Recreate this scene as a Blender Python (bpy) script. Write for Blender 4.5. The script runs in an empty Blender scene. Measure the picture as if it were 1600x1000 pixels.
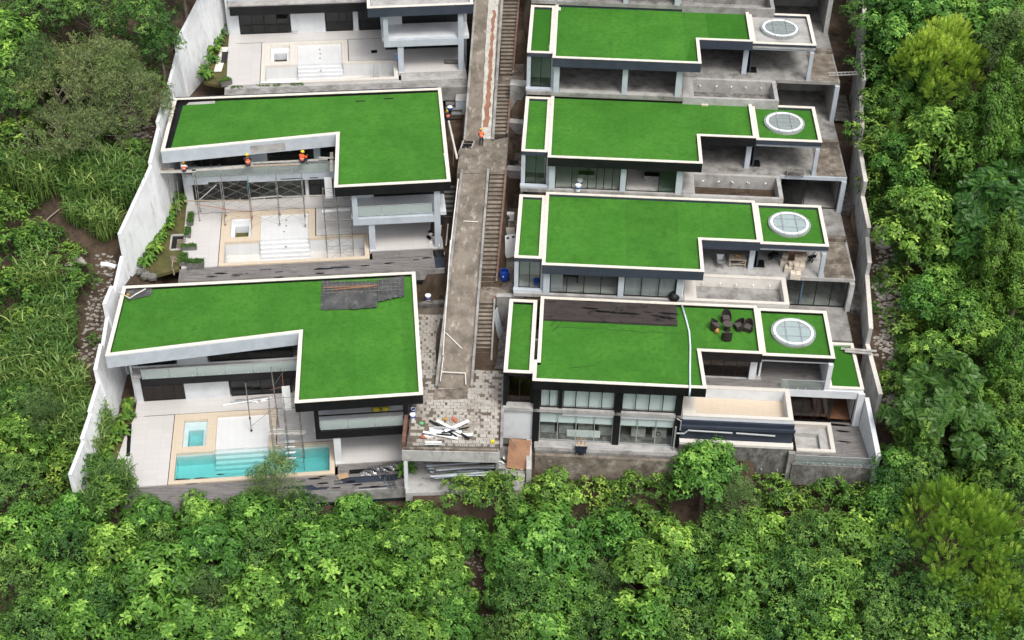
import bpy, math, random
from mathutils import Vector, Matrix
import numpy as np
R = math.radians
scn = bpy.context.scene
col = scn.collection
rnd = random.Random(7)

# ------------------------------------------------------------------ camera
FPX, PITCH, ROLL, CAMZ = 2274.75, 0.677904, 0.021335, 90.0
_f = Vector((0, math.cos(PITCH), -math.sin(PITCH)))
_u = Vector((0, math.sin(PITCH), math.cos(PITCH)))
_r = Vector((1, 0, 0))
CR = _r * math.cos(ROLL) + _u * math.sin(ROLL)
CU = -_r * math.sin(ROLL) + _u * math.cos(ROLL)
CF = _f
CAM = Vector((0, 0, CAMZ))
cam = bpy.data.cameras.new('camera')
cam.sensor_width = 36.0
cam.lens = FPX / 1600 * 36.0
cam.clip_start, cam.clip_end = 1.0, 2000.0
camo = bpy.data.objects.new('camera', cam)
col.objects.link(camo)
camo.matrix_world = Matrix(((CR.x, CU.x, -CF.x, CAM.x), (CR.y, CU.y, -CF.y, CAM.y), (CR.z, CU.z, -CF.z, CAM.z), (0, 0, 0, 1)))
scn.camera = camo

# ------------------------------------------------------------------ world, sun, exposure
SUN_EL, SUN_AZ = R(60), R(150)
w = bpy.data.worlds.new('World')
scn.world = w
w.use_nodes = True
nt = w.node_tree
bg = nt.nodes['Background']
sky = nt.nodes.new('ShaderNodeTexSky')
sky.sky_type = 'NISHITA'
sky.sun_disc = False
sky.sun_elevation = SUN_EL
sky.sun_rotation = SUN_AZ
sky.air_density = 1.0
sky.dust_density = 6.0
sky.ozone_density = 1.0
_hs = nt.nodes.new('ShaderNodeHueSaturation')        # overcast: cloud takes most of the blue out of the sky
_hs.inputs['Saturation'].default_value = 0.35
nt.links.new(sky.outputs[0], _hs.inputs['Color'])
nt.links.new(_hs.outputs[0], bg.inputs[0])
bg.inputs[1].default_value = 0.15
sl = bpy.data.lights.new('sun', 'SUN')
sl.energy = 1.3
sl.angle = R(18)
sl.color = (1.0, 0.95, 0.88)
so = bpy.data.objects.new('sun', sl)
col.objects.link(so)
# the sun stands at azimuth SUN_AZ (clockwise from +Y)
sd = Vector((math.sin(SUN_AZ) * math.cos(SUN_EL), math.cos(SUN_AZ) * math.cos(SUN_EL), math.sin(SUN_EL)))
so.rotation_euler = sd.to_track_quat('Z', 'Y').to_euler()
so.location = (0, 60, 120)
scn.view_settings.view_transform = 'Standard'
scn.view_settings.look = 'None'
scn.view_settings.exposure = 0.4
scn.view_settings.gamma = 1.0
scn.view_settings.use_curve_mapping = False
scn.cycles.max_bounces = 8
scn.cycles.transparent_max_bounces = 16

# ------------------------------------------------------------------ helpers
def ray(px, py):
    return CR * ((px - 800) / FPX) - CU * ((py - 500) / FPX) + CF
def P(px, py, z):                       # the place on the level z that the photograph shows there
    d = ray(px, py)
    return CAM + d * ((z - CAMZ) / d.z)

class Fr:                               # a building's own axes
    def __init__(s, o, yaw):
        s.o, s.yaw = Vector(o), yaw
        c, n = math.cos(yaw), math.sin(yaw)
        s.M = Matrix(((c, -n, 0, s.o.x), (n, c, 0, s.o.y), (0, 0, 1, s.o.z), (0, 0, 0, 1)))
        s.I = s.M.inverted()
    def W(s, x, y, z): return s.M @ Vector((x, y, z))
    def at(s, px, py, z):
        return s.I @ P(px, py, z + s.o.z)
    def on(s, px, py, y):
        o = s.I @ CAM
        d = s.I.to_3x3() @ ray(px, py)
        return o + d * ((y - o.y) / d.y)

class MB:
    def __init__(s): s.v, s.f, s.m = [], [], []
    def add(s, vs, fs, m=0):
        n = len(s.v)
        s.v += [tuple(p) for p in vs]
        s.f += [tuple(i + n for i in f) for f in fs]
        s.m += [m] * len(fs)
        return s
    def box(s, x0, x1, y0, y1, z0, z1, m=0):
        return s.add([(x0, y0, z0), (x1, y0, z0), (x1, y1, z0), (x0, y1, z0), (x0, y0, z1), (x1, y0, z1), (x1, y1, z1), (x0, y1, z1)],
                     [(0, 3, 2, 1), (4, 5, 6, 7), (0, 1, 5, 4), (1, 2, 6, 5), (2, 3, 7, 6), (3, 0, 4, 7)], m)
    def prism(s, poly, z0, z1, m=0):    # poly counter-clockwise
        n = len(poly)
        z0 = z0 if isinstance(z0, (list, tuple)) else [z0] * n
        z1 = z1 if isinstance(z1, (list, tuple)) else [z1] * n
        vs = [(p[0], p[1], z0[i]) for i, p in enumerate(poly)] + [(p[0], p[1], z1[i]) for i, p in enumerate(poly)]
        fs = [tuple(range(n))[::-1], tuple(range(n, 2 * n))] + [(i, (i + 1) % n, (i + 1) % n + n, i + n) for i in range(n)]
        return s.add(vs, fs, m)
    def ring(s, outer, inner, z0, z1, m=0):
        n = len(outer)
        vs = [(p[0], p[1], z) for z in (z0, z1) for q in (outer, inner) for p in q]
        fs = []
        for i in range(n):
            j = (i + 1) % n
            fs += [(i, j, 2 * n + j, 2 * n + i), (n + j, n + i, 3 * n + i, 3 * n + j), (2 * n + i, 2 * n + j, 3 * n + j, 3 * n + i), (j, i, n + i, n + j)]
        return s.add(vs, fs, m)
    def bar(s, a, b, w, h=None, up=(0, 0, 1), m=0):     # a beam of section w x h from a to b
        a, b = Vector(a), Vector(b)
        h = w if h is None else h
        d = (b - a).normalized()
        u = Vector(up)
        if abs(d.dot(u)) > 0.95: u = Vector((0, 1, 0))
        x = d.cross(u).normalized() * (w / 2)
        y = x.cross(d).normalized() * (h / 2)
        vs = [p + i * x + j * y for p in (a, b) for i, j in ((-1, -1), (1, -1), (1, 1), (-1, 1))]
        return s.add(vs, [(0, 1, 2, 3), (7, 6, 5, 4), (4, 5, 1, 0), (5, 6, 2, 1), (6, 7, 3, 2), (7, 4, 0, 3)], m)
    def tube(s, pts, r, n=8, m=0, caps=True):
        pts = [Vector(p) for p in pts]
        rs = r if isinstance(r, (list, tuple)) else [r] * len(pts)
        base = len(s.v)
        u = None
        for i, p in enumerate(pts):
            d = (pts[min(i + 1, len(pts) - 1)] - pts[max(i - 1, 0)]).normalized()
            if u is None:
                u = d.cross(Vector((0, 0, 1)))
                if u.length < 0.05: u = d.cross(Vector((0, 1, 0)))
            u = (u - d * u.dot(d)).normalized()
            v = d.cross(u)
            for k in range(n):
                a = 2 * math.pi * k / n
                s.v.append(tuple(p + (u * math.cos(a) + v * math.sin(a)) * rs[i]))
        for i in range(len(pts) - 1):
            for k in range(n):
                a, b = base + i * n + k, base + i * n + (k + 1) % n
                s.f.append((a, b, b + n, a + n)); s.m.append(m)
        if caps:
            s.f.append(tuple(base + k for k in range(n))[::-1]); s.m.append(m)
            e = base + (len(pts) - 1) * n
            s.f.append(tuple(e + k for k in range(n))); s.m.append(m)
        return s
    def lathe(s, prof, c=(0, 0, 0), n=16, m=0, sy=1.0):     # prof: (radius, z) upwards
        c = Vector(c); base = len(s.v)
        for r, z in prof:
            for k in range(n):
                a = 2 * math.pi * k / n
                s.v.append((c.x + r * math.cos(a), c.y + r * sy * math.sin(a), c.z + z))
        for i in range(len(prof) - 1):
            for k in range(n):
                a, b = base + i * n + k, base + i * n + (k + 1) % n
                s.f.append((a, b, b + n, a + n)); s.m.append(m)
        s.f.append(tuple(base + k for k in range(n))[::-1]); s.m.append(m)
        e = base + (len(prof) - 1) * n
        s.f.append(tuple(e + k for k in range(n))); s.m.append(m)
        return s
    def blob(s, c, rx, ry, rz, seed=0, n=8, k=5, j=0.18, m=0):   # a lumpy stone
        g = random.Random(seed); base = len(s.v)
        s.v.append((c[0], c[1], c[2] - rz))
        for i in range(1, k):
            t = math.pi * i / k
            for q in range(n):
                a = 2 * math.pi * q / n; f = 1 + g.uniform(-j, j)
                s.v.append((c[0] + rx * f * math.sin(t) * math.cos(a), c[1] + ry * f * math.sin(t) * math.sin(a), c[2] - rz * f * math.cos(t)))
        s.v.append((c[0], c[1], c[2] + rz))
        for q in range(n):
            s.f.append((base, base + 1 + (q + 1) % n, base + 1 + q)); s.m.append(m)
            e = base + 1 + (k - 2) * n
            s.f.append((e + q, e + (q + 1) % n, base + 1 + (k - 1) * n)); s.m.append(m)
        for i in range(k - 2):
            for q in range(n):
                a, b = base + 1 + i * n + q, base + 1 + i * n + (q + 1) % n
                s.f.append((a, b, b + n, a + n)); s.m.append(m)
        return s
    def mesh(s, name, mats):
        me = bpy.data.meshes.new(name)
        me.from_pydata(s.v, [], s.f)
        mats = mats if isinstance(mats, (list, tuple)) else [mats]
        for q in mats: me.materials.append(q)
        if len(mats) > 1: me.polygons.foreach_set('material_index', s.m)
        me.update()
        return me
    def build(s, name, mats, parent=None, smooth=False, **props):
        me = s.mesh(name, mats)
        if smooth: me.polygons.foreach_set('use_smooth', [True] * len(me.polygons))
        return put(name, me, parent, **props)

def put(name, me, parent=None, **props):
    o = bpy.data.objects.new(name, me)
    col.objects.link(o)
    if parent: o.parent = parent
    for k, v in props.items(): o[k] = v
    return o
def thing(name, label, cat, loc=(0, 0, 0), yaw=0.0, group=None):
    o = bpy.data.objects.new(name, None)
    o.empty_display_size = 0.3
    col.objects.link(o)
    o.location = loc
    o.rotation_euler = (0, 0, yaw)
    o['label'], o['category'] = label, cat
    if group: o['group'] = group
    return o
def tag(o, label, cat, group=None):
    o['label'], o['category'] = label, cat
    if group: o['group'] = group
    return o
def copy_tree(o, parent=None):
    c = o.copy(); col.objects.link(c); c.parent = parent
    for ch in list(o.children): copy_tree(ch, c)
    return c
def dup(root, loc, yaw=0.0, label=None, scale=None):
    c = copy_tree(root)
    c.location, c.rotation_euler = loc, (0, 0, yaw)
    if scale is not None: c.scale = (scale,) * 3 if not isinstance(scale, tuple) else scale
    if label: c['label'] = label
    return c
def inset(poly, d):                     # inner outline of a counter-clockwise polygon
    out = []
    n = len(poly)
    d = d if isinstance(d, (list, tuple)) else [d] * n     # d[i]: edge from point i to i+1
    for i in range(n):
        p0, p1, p2 = Vector(poly[i - 1]), Vector(poly[i]), Vector(poly[(i + 1) % n])
        e1, e2 = (p1 - p0).normalized(), (p2 - p1).normalized()
        n1, n2 = Vector((-e1.y, e1.x)), Vector((-e2.y, e2.x))
        a, b = p1 + n1 * d[i - 1], p1 + n2 * d[i]
        cr = e1.x * e2.y - e1.y * e2.x
        if abs(cr) < 1e-4: out.append(tuple(a)); continue
        t = ((b - a).x * e2.y - (b - a).y * e2.x) / cr
        out.append(tuple(a + e1 * t))
    return out
def clip_x(poly, x0, x1):               # the part of a polygon between two x
    def cut(pl, x, keep_hi):
        res = []
        for i in range(len(pl)):
            a, b = pl[i], pl[(i + 1) % len(pl)]
            ina, inb = ((a[0] >= x) == keep_hi or a[0] == x), ((b[0] >= x) == keep_hi or b[0] == x)
            if ina: res.append(a)
            if ina != inb:
                t = (x - a[0]) / (b[0] - a[0])
                res.append((x, a[1] + t * (b[1] - a[1])))
        return res
    q = cut(poly, x0, True)
    return cut(q, x1, False) if q else q

# ------------------------------------------------------------------ materials
def newmat(name):
    m = bpy.data.materials.new(name)
    m.use_nodes = True
    return m, m.node_tree, m.node_tree.nodes['Principled BSDF']
def _n(t, ty, **kw):
    n = t.nodes.new(ty)
    for k, v in kw.items(): setattr(n, k, v)
    return n
def mixc(t, fac, a, b):
    n = _n(t, 'ShaderNodeMix', data_type='RGBA')
    for s, v in ((n.inputs[0], fac), (n.inputs[6], a), (n.inputs[7], b)):
        if hasattr(v, 'links'): t.links.new(v, s)
        else: s.default_value = v if isinstance(v, float) else (*v[:3], 1)
    return n.outputs[2]
def ramp(t, src, p0, p1):
    n = _n(t, 'ShaderNodeMapRange')
    t.links.new(src, n.inputs[0])
    n.inputs[1].default_value, n.inputs[2].default_value = p0, p1
    return n.outputs[0]
def noise(t, scale, detail=5.0, rough=0.6, vec=None, stretch=None, co=None):
    n = _n(t, 'ShaderNodeTexNoise')
    n.inputs['Scale'].default_value, n.inputs['Detail'].default_value, n.inputs['Roughness'].default_value = scale, detail, rough
    if co is None:
        g = _n(t, 'ShaderNodeNewGeometry'); co = g.outputs['Position']
    if stretch:
        mp = _n(t, 'ShaderNodeMapping'); mp.inputs['Scale'].default_value = stretch
        t.links.new(co, mp.inputs[0]); co = mp.outputs[0]
    t.links.new(co, n.inputs['Vector'])
    return n.outputs[0]
def surf(name, c, c2=None, scale=1.5, lo=0.4, hi=0.65, dirt=None, dscale=0.5, dlo=0.5, dhi=0.75, damt=1.0, rough=0.8, bump=0.0, bscale=20, stretch=None, rand=0.0, spec=0.3, dstretch=None, metal=0.0):
    m, t, b = newmat(name)
    out = c
    if c2: out = mixc(t, ramp(t, noise(t, scale, stretch=stretch), lo, hi), c, c2)
    if dirt:
        f = ramp(t, noise(t, dscale, 8, 0.7, stretch=dstretch), dlo, dhi)
        if damt < 1:
            mu = _n(t, 'ShaderNodeMath', operation='MULTIPLY'); t.links.new(f, mu.inputs[0]); mu.inputs[1].default_value = damt; f = mu.outputs[0]
        out = mixc(t, f, out, dirt)
    if rand:
        oi = _n(t, 'ShaderNodeObjectInfo')
        hs = _n(t, 'ShaderNodeHueSaturation')
        r_ = _n(t, 'ShaderNodeMapRange'); t.links.new(oi.outputs['Random'], r_.inputs[0])
        r_.inputs[3].default_value, r_.inputs[4].default_value = 1 - rand, 1 + rand
        t.links.new(r_.outputs[0], hs.inputs['Value'])
        if hasattr(out, 'links'): t.links.new(out, hs.inputs['Color'])
        else: hs.inputs['Color'].default_value = (*out, 1)
        out = hs.outputs[0]
    if hasattr(out, 'links'): t.links.new(out, b.inputs['Base Color'])
    else: b.inputs['Base Color'].default_value = (*out, 1)
    b.inputs['Roughness'].default_value = rough
    b.inputs['Metallic'].default_value = metal
    b.inputs['Specular IOR Level'].default_value = spec
    if bump:
        bp = _n(t, 'ShaderNodeBump'); bp.inputs['Strength'].default_value = bump; bp.inputs['Distance'].default_value = 0.02
        t.links.new(noise(t, bscale, 4), bp.inputs['Height']); t.links.new(bp.outputs[0], b.inputs['Normal'])
    return m
def glass(name, tint, gloss=0.12, rough=0.02, haze=0.0, span=0.3):
    m = bpy.data.materials.new(name); m.use_nodes = True; t = m.node_tree
    t.nodes.clear()
    o = _n(t, 'ShaderNodeOutputMaterial'); tr = _n(t, 'ShaderNodeBsdfTransparent'); gl = _n(t, 'ShaderNodeBsdfGlossy')
    tr.inputs[0].default_value = (*tint, 1); gl.inputs['Roughness'].default_value = rough
    lw = _n(t, 'ShaderNodeLayerWeight'); lw.inputs[0].default_value = 0.35
    r_ = _n(t, 'ShaderNodeMapRange'); t.links.new(lw.outputs['Facing'], r_.inputs[0]); r_.inputs[3].default_value, r_.inputs[4].default_value = gloss, min(1, gloss + span)
    mx = _n(t, 'ShaderNodeMixShader'); t.links.new(r_.outputs[0], mx.inputs[0]); t.links.new(tr.outputs[0], mx.inputs[1]); t.links.new(gl.outputs[0], mx.inputs[2])
    out = mx.outputs[0]
    if haze:                                                # dust on the glass
        df = _n(t, 'ShaderNodeBsdfDiffuse'); df.inputs[0].default_value = (0.55, 0.62, 0.61, 1)
        m2 = _n(t, 'ShaderNodeMixShader'); m2.inputs[0].default_value = haze
        t.links.new(out, m2.inputs[1]); t.links.new(df.outputs[0], m2.inputs[2]); out = m2.outputs[0]
    t.links.new(out, o.inputs[0])
    return m
def turf_mat(name, base, lite, dark):
    m, t, b = newmat(name)
    c = mixc(t, ramp(t, noise(t, 0.28, 6, 0.7), 0.42, 0.60), base, lite)
    c = mixc(t, ramp(t, noise(t, 2.2, 10, 0.8), 0.47, 0.66), c, dark)
    c = mixc(t, ramp(t, noise(t, 14.0, 4, 0.8), 0.42, 0.66), c, lite)
    oi = _n(t, 'ShaderNodeObjectInfo'); hs = _n(t, 'ShaderNodeHueSaturation'); r_ = _n(t, 'ShaderNodeMapRange')
    t.links.new(oi.outputs['Random'], r_.inputs[0]); r_.inputs[3].default_value, r_.inputs[4].default_value = 0.935, 1.06
    t.links.new(r_.outputs[0], hs.inputs['Value']); t.links.new(c, hs.inputs['Color'])
    t.links.new(hs.outputs[0], b.inputs['Base Color'])
    b.inputs['Roughness'].default_value = 0.75; b.inputs['Specular IOR Level'].default_value = 0.15
    bp = _n(t, 'ShaderNodeBump'); bp.inputs['Strength'].default_value = 0.6; bp.inputs['Distance'].default_value = 0.05
    t.links.new(noise(t, 22, 5, 0.8), bp.inputs['Height']); t.links.new(bp.outputs[0], b.inputs['Normal'])
    return m
def tile_mat(name, c, joint, sx, sy, rough=0.35, dirt=(0.4, 0.36, 0.3), damt=0.5, dlo=0.55):
    m, t, b = newmat(name)
    tc = _n(t, 'ShaderNodeTexCoord')
    br = _n(t, 'ShaderNodeTexBrick'); br.offset = 0.0
    br.inputs['Color1'].default_value = (*c, 1); br.inputs['Color2'].default_value = (*[q * 0.95 for q in c], 1); br.inputs['Mortar'].default_value = (*joint, 1)
    br.inputs['Scale'].default_value = 1.0; br.inputs['Mortar Size'].default_value = 0.008; br.inputs['Brick Width'].default_value = sx; br.inputs['Row Height'].default_value = sy
    t.links.new(tc.outputs['Object'], br.inputs[0])
    f = ramp(t, noise(t, 0.45, 9, 0.72), dlo, dlo + 0.25)
    mu = _n(t, 'ShaderNodeMath', operation='MULTIPLY'); t.links.new(f, mu.inputs[0]); mu.inputs[1].default_value = damt
    t.links.new(mixc(t, mu.outputs[0], br.outputs[0], dirt), b.inputs['Base Color'])
    b.inputs['Roughness'].default_value = rough
    return m
def leaf_mat(name, c1, c2, c3=None, trans=0.26, rough=0.45):
    # tone runs from leaf to leaf: old leaves dark, young leaves pale, clump tops painted lighter as if lit (mesh attribute "age"), and from tree to tree
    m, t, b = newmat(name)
    at = _n(t, 'ShaderNodeAttribute', attribute_name='age_light')
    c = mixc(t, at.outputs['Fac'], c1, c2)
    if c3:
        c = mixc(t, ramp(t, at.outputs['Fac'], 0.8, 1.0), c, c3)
    oi = _n(t, 'ShaderNodeObjectInfo'); hs = _n(t, 'ShaderNodeHueSaturation'); r_ = _n(t, 'ShaderNodeMapRange'); r2 = _n(t, 'ShaderNodeMapRange')
    t.links.new(oi.outputs['Random'], r_.inputs[0]); r_.inputs[3].default_value, r_.inputs[4].default_value = 0.84, 1.18
    t.links.new(oi.outputs['Random'], r2.inputs[0]); r2.inputs[3].default_value, r2.inputs[4].default_value = 0.515, 0.485
    t.links.new(r_.outputs[0], hs.inputs['Value']); t.links.new(r2.outputs[0], hs.inputs['Hue']); t.links.new(c, hs.inputs['Color'])
    t.links.new(hs.outputs[0], b.inputs['Base Color'])
    b.inputs['Roughness'].default_value = rough; b.inputs['Specular IOR Level'].default_value = 0.3
    tr = _n(t, 'ShaderNodeBsdfTranslucent'); t.links.new(hs.outputs[0], tr.inputs[0])
    mx = _n(t, 'ShaderNodeMixShader'); mx.inputs[0].default_value = trans
    t.links.new(b.outputs[0], mx.inputs[1]); t.links.new(tr.outputs[0], mx.inputs[2])
    t.links.new(mx.outputs[0], t.nodes['Material Output'].inputs[0])
    return m

M = {}
M['turf'] = turf_mat('artificial turf', (0.033, 0.140, 0.014), (0.058, 0.196, 0.024), (0.019, 0.086, 0.008))
M['turf_dark'] = turf_mat('darker turf', (0.024, 0.115, 0.010), (0.036, 0.15, 0.014), (0.016, 0.078, 0.006))
M['cream'] = surf('cream coping paint', (0.70, 0.65, 0.58), (0.61, 0.56, 0.50), 2.5, dirt=(0.42, 0.37, 0.31), dscale=2.2, dlo=0.54, dhi=0.72, damt=0.55, rough=0.7)
M['white'] = surf('white plaster', (0.62, 0.645, 0.67), (0.54, 0.565, 0.59), 0.8, dirt=(0.44, 0.43, 0.40), dscale=0.5, dlo=0.58, dhi=0.85, damt=0.5, rough=0.8, dstretch=(2, 2, 0.5))
M['wallwhite'] = surf('white wall paint', (0.78, 0.80, 0.82), (0.70, 0.72, 0.74), 0.7, dirt=(0.30, 0.29, 0.25), dscale=0.8, dlo=0.52, dhi=0.72, damt=0.6, rough=0.8, dstretch=(2, 2, 0.5))
M['offwhite'] = surf('off white plaster', (0.66, 0.64, 0.60), (0.58, 0.56, 0.52), 0.9, dirt=(0.35, 0.33, 0.29), dscale=0.8, dlo=0.55, dhi=0.8, damt=0.6, rough=0.85)
M['pale'] = surf('pale blue grey paint', (0.44, 0.485, 0.53), (0.38, 0.425, 0.47), 1.0, dirt=(0.30, 0.30, 0.29), dscale=0.9, dlo=0.55, dhi=0.82, damt=0.6, rough=0.75)
M['slate'] = surf('slate blue paint', (0.034, 0.043, 0.062), (0.045, 0.055, 0.075), 0.8, dirt=(0.11, 0.11, 0.11), dscale=0.9, dlo=0.6, dhi=0.85, damt=0.35, rough=0.55)
M['black'] = surf('black paint', (0.0055, 0.0055, 0.007), (0.010, 0.010, 0.012), 1.0, rough=0.5)
M['conc'] = surf('grey concrete', (0.30, 0.295, 0.285), (0.20, 0.195, 0.185), 0.9, dirt=(0.075, 0.068, 0.056), dscale=0.8, dlo=0.48, dhi=0.68, damt=0.75, rough=0.9, bump=0.25)
M['conc_l'] = surf('light concrete', (0.40, 0.395, 0.385), (0.30, 0.295, 0.285), 0.9, dirt=(0.12, 0.11, 0.095), dscale=0.8, dlo=0.5, dhi=0.72, damt=0.65, rough=0.88, bump=0.2)
M['conc_d'] = surf('stained concrete', (0.22, 0.215, 0.205), (0.12, 0.115, 0.105), 1.6, dirt=(0.050, 0.047, 0.042), dscale=1.4, dlo=0.42, dhi=0.68, rough=0.92, bump=0.3, dstretch=(1.5, 1.5, 0.6))
M['conc_b'] = surf('brown weathered concrete', (0.20, 0.17, 0.14), (0.095, 0.078, 0.062), 0.9, lo=0.42, hi=0.6, dirt=(0.37, 0.345, 0.30), dscale=1.1, dlo=0.54, dhi=0.70, damt=0.8, rough=0.92, bump=0.25)
M['conc_w'] = surf('grey wall concrete', (0.46, 0.46, 0.45), (0.33, 0.33, 0.32), 0.8, dirt=(0.12, 0.11, 0.095), dscale=0.8, dlo=0.5, dhi=0.68, damt=0.75, rough=0.9, bump=0.2, dstretch=(1.5, 1.5, 0.45))
M['ramp'] = surf('ramp concrete', (0.205, 0.180, 0.148), (0.120, 0.103, 0.083), 0.8, lo=0.38, hi=0.62, dirt=(0.42, 0.39, 0.34), dscale=1.3, dlo=0.55, dhi=0.70, damt=0.85, rough=0.92, bump=0.2, dstretch=(1.6, 0.6, 1))
M['step'] = surf('stair concrete', (0.24, 0.21, 0.17), (0.15, 0.125, 0.10), 1.2, dirt=(0.075, 0.06, 0.045), dscale=1.6, dlo=0.5, dhi=0.7, damt=0.8, rough=0.92, rand=0.12)
M['greystep'] = surf('grey stair concrete', (0.19, 0.195, 0.20), (0.13, 0.13, 0.13), 1.2, rough=0.9, rand=0.15)
M['rust'] = surf('red brown painted rail', (0.13, 0.065, 0.05), (0.19, 0.12, 0.09), 2.0, rough=0.8)
M['mud'] = surf('red mud streak', (0.22, 0.105, 0.065), (0.27, 0.15, 0.10), 1.5, rough=0.95)
M['limewash'] = surf('lime stained concrete', (0.46, 0.45, 0.42), (0.33, 0.31, 0.27), 2.0, rough=0.9)
M['paver'] = surf('grey paving block', (0.40, 0.385, 0.35), (0.32, 0.30, 0.27), 1.5, dirt=(0.17, 0.13, 0.09), dscale=0.42, dlo=0.52, dhi=0.7, damt=0.7, rough=0.9, rand=0.07)
M['soil'] = surf('dark wet soil', (0.052, 0.036, 0.024), (0.085, 0.06, 0.042), 0.8, dirt=(0.022, 0.016, 0.011), dscale=1.3, dlo=0.48, dhi=0.66, rough=0.95, bump=0.6, bscale=6)
M['mossy'] = surf('mossy lawn', (0.075, 0.080, 0.025), (0.11, 0.095, 0.035), 0.9, dirt=(0.05, 0.036, 0.02), dscale=0.8, dlo=0.5, dhi=0.68, rough=0.95, bump=0.5, bscale=10)
M['tile'] = tile_mat('white terrace tile', (0.53, 0.515, 0.505), (0.40, 0.385, 0.37), 1.2, 0.6, damt=0.35)
M['tile_d'] = tile_mat('dusty terrace tile', (0.60, 0.58, 0.555), (0.45, 0.43, 0.41), 1.2, 0.6, damt=0.55, dlo=0.48)
M['poolwhite'] = tile_mat('white pool tile', (0.60, 0.615, 0.625), (0.50, 0.51, 0.52), 0.6, 0.6, damt=0.4)
M['cope'] = tile_mat('sand coping tile', (0.55, 0.465, 0.36), (0.42, 0.35, 0.27), 0.6, 0.3, rough=0.6, damt=0.3)
M['cope_w'] = tile_mat('pale coping tile', (0.60, 0.57, 0.52), (0.45, 0.42, 0.38), 0.6, 0.3, rough=0.6, damt=0.5)
M['deck'] = surf('weathered grey deck board', (0.20, 0.19, 0.185), (0.12, 0.112, 0.108), 2.0, dirt=(0.045, 0.042, 0.04), dscale=1.2, dlo=0.56, dhi=0.7, damt=0.7, rough=0.75, stretch=(0.35, 4, 1))
M['deck_d'] = surf('dark deck board', (0.055, 0.045, 0.043), (0.035, 0.029, 0.028), 2.0, dirt=(0.012, 0.011, 0.011), dscale=1.0, dlo=0.56, dhi=0.66, rough=0.6, stretch=(0.35, 4, 1))
M['wet'] = surf('wet black patch', (0.006, 0.006, 0.007), (0.012, 0.011, 0.011), 2, rough=0.25, spec=0.5)
M['frame'] = surf('black aluminium', (0.012, 0.012, 0.013), rough=0.4)
M['silver'] = surf('grey aluminium', (0.40, 0.42, 0.43), rough=0.4, metal=0.3)
M['pane'] = glass('clear pane', (0.90, 0.93, 0.92), 0.015, span=0.10)
M['pane_dark'] = glass('dark pane', (0.42, 0.45, 0.46), 0.03, span=0.15)
M['pane_brown'] = glass('bronze pane', (0.42, 0.31, 0.27), 0.03, span=0.12)
M['pane_green'] = glass('green tinted pane', (0.66, 0.72, 0.69), 0.02, span=0.10)
M['rail_glass'] = glass('railing glass', (0.86, 0.92, 0.90), 0.0, haze=0.42)
M['rail_clear'] = glass('clear railing glass', (0.90, 0.95, 0.94), 0.02, haze=0.10)
M['sky_glass'] = glass('skylight glass', (0.86, 0.92, 0.93), 0.08, haze=0.25)
M['ring'] = surf('white skylight ring', (0.78, 0.80, 0.80), rough=0.4)
M['steel'] = surf('galvanised tube', (0.26, 0.26, 0.25), (0.17, 0.15, 0.13), 3, dirt=(0.20, 0.10, 0.05), dscale=2.0, dlo=0.6, dhi=0.75, damt=0.6, rough=0.6, metal=0.2)
M['teal_tube'] = surf('teal painted tube', (0.05, 0.17, 0.17), rough=0.5)
M['red_tube'] = surf('red primer tube', (0.30, 0.12, 0.08), rough=0.6)
M['plank'] = surf('rough plank', (0.40, 0.35, 0.28), (0.30, 0.25, 0.19), 2, rough=0.9, rand=0.15, stretch=(3, 1, 1))
M['plank_g'] = surf('grey plank', (0.42, 0.41, 0.38), (0.30, 0.29, 0.27), 2, rough=0.9, rand=0.12)
M['plywood'] = surf('brown plywood', (0.30, 0.17, 0.10), (0.24, 0.13, 0.08), 1.5, rough=0.8)
M['whitepaint'] = surf('white paint', (0.78, 0.79, 0.79), rough=0.5)
M['wallin'] = surf('interior plaster', (0.50, 0.50, 0.49), (0.44, 0.44, 0.43), 0.8, rough=0.9)
M['wallin_w'] = surf('white interior plaster', (0.74, 0.75, 0.75), rough=0.9)
M['wallin_br'] = surf('brown interior floor', (0.17, 0.085, 0.05), (0.12, 0.06, 0.035), 1.5, rough=0.5)
M['blind'] = surf('pale roller blind', (0.80, 0.84, 0.86), rough=0.8)
M['curtain'] = surf('grey curtain', (0.36, 0.37, 0.39), rough=0.9)
M['blue'] = surf('blue plastic', (0.012, 0.05, 0.30), rough=0.4)
M['bluepaint'] = surf('pale blue plastic', (0.15, 0.28, 0.48), rough=0.4)
M['hose'] = surf('white blue hose', (0.62, 0.72, 0.78), rough=0.5)
M['wicker'] = surf('dark wicker', (0.020, 0.016, 0.014), (0.038, 0.031, 0.027), 25, rough=0.6)
M['cushion'] = surf('grey brown cushion', (0.075, 0.065, 0.06), rough=0.9)
M['orange'] = surf('orange cloth', (0.42, 0.22, 0.06), rough=0.8)
M['vest'] = surf('orange safety vest', (0.85, 0.13, 0.035), (0.78, 0.10, 0.03), 6, rough=0.7)
M['reflect'] = surf('silver reflective band', (0.65, 0.66, 0.60), rough=0.4)
M['helmet'] = surf('yellow helmet', (0.80, 0.52, 0.02), rough=0.35)
M['skin'] = surf('tanned skin', (0.20, 0.10, 0.06), rough=0.6)
M['shirt_d'] = surf('dark shirt', (0.025, 0.027, 0.035), rough=0.9)
M['shirt_w'] = surf('white shirt', (0.62, 0.62, 0.62), rough=0.9)
M['denim'] = surf('dark trousers', (0.03, 0.036, 0.055), rough=0.9)
M['hair'] = surf('black hair', (0.008, 0.007, 0.007), rough=0.5)
M['plastic_film'] = glass('crumpled clear film', (0.86, 0.88, 0.90), 0.22, 0.25)
M['card'] = surf('cardboard', (0.36, 0.24, 0.14), (0.42, 0.30, 0.19), 3, rough=0.9)
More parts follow.
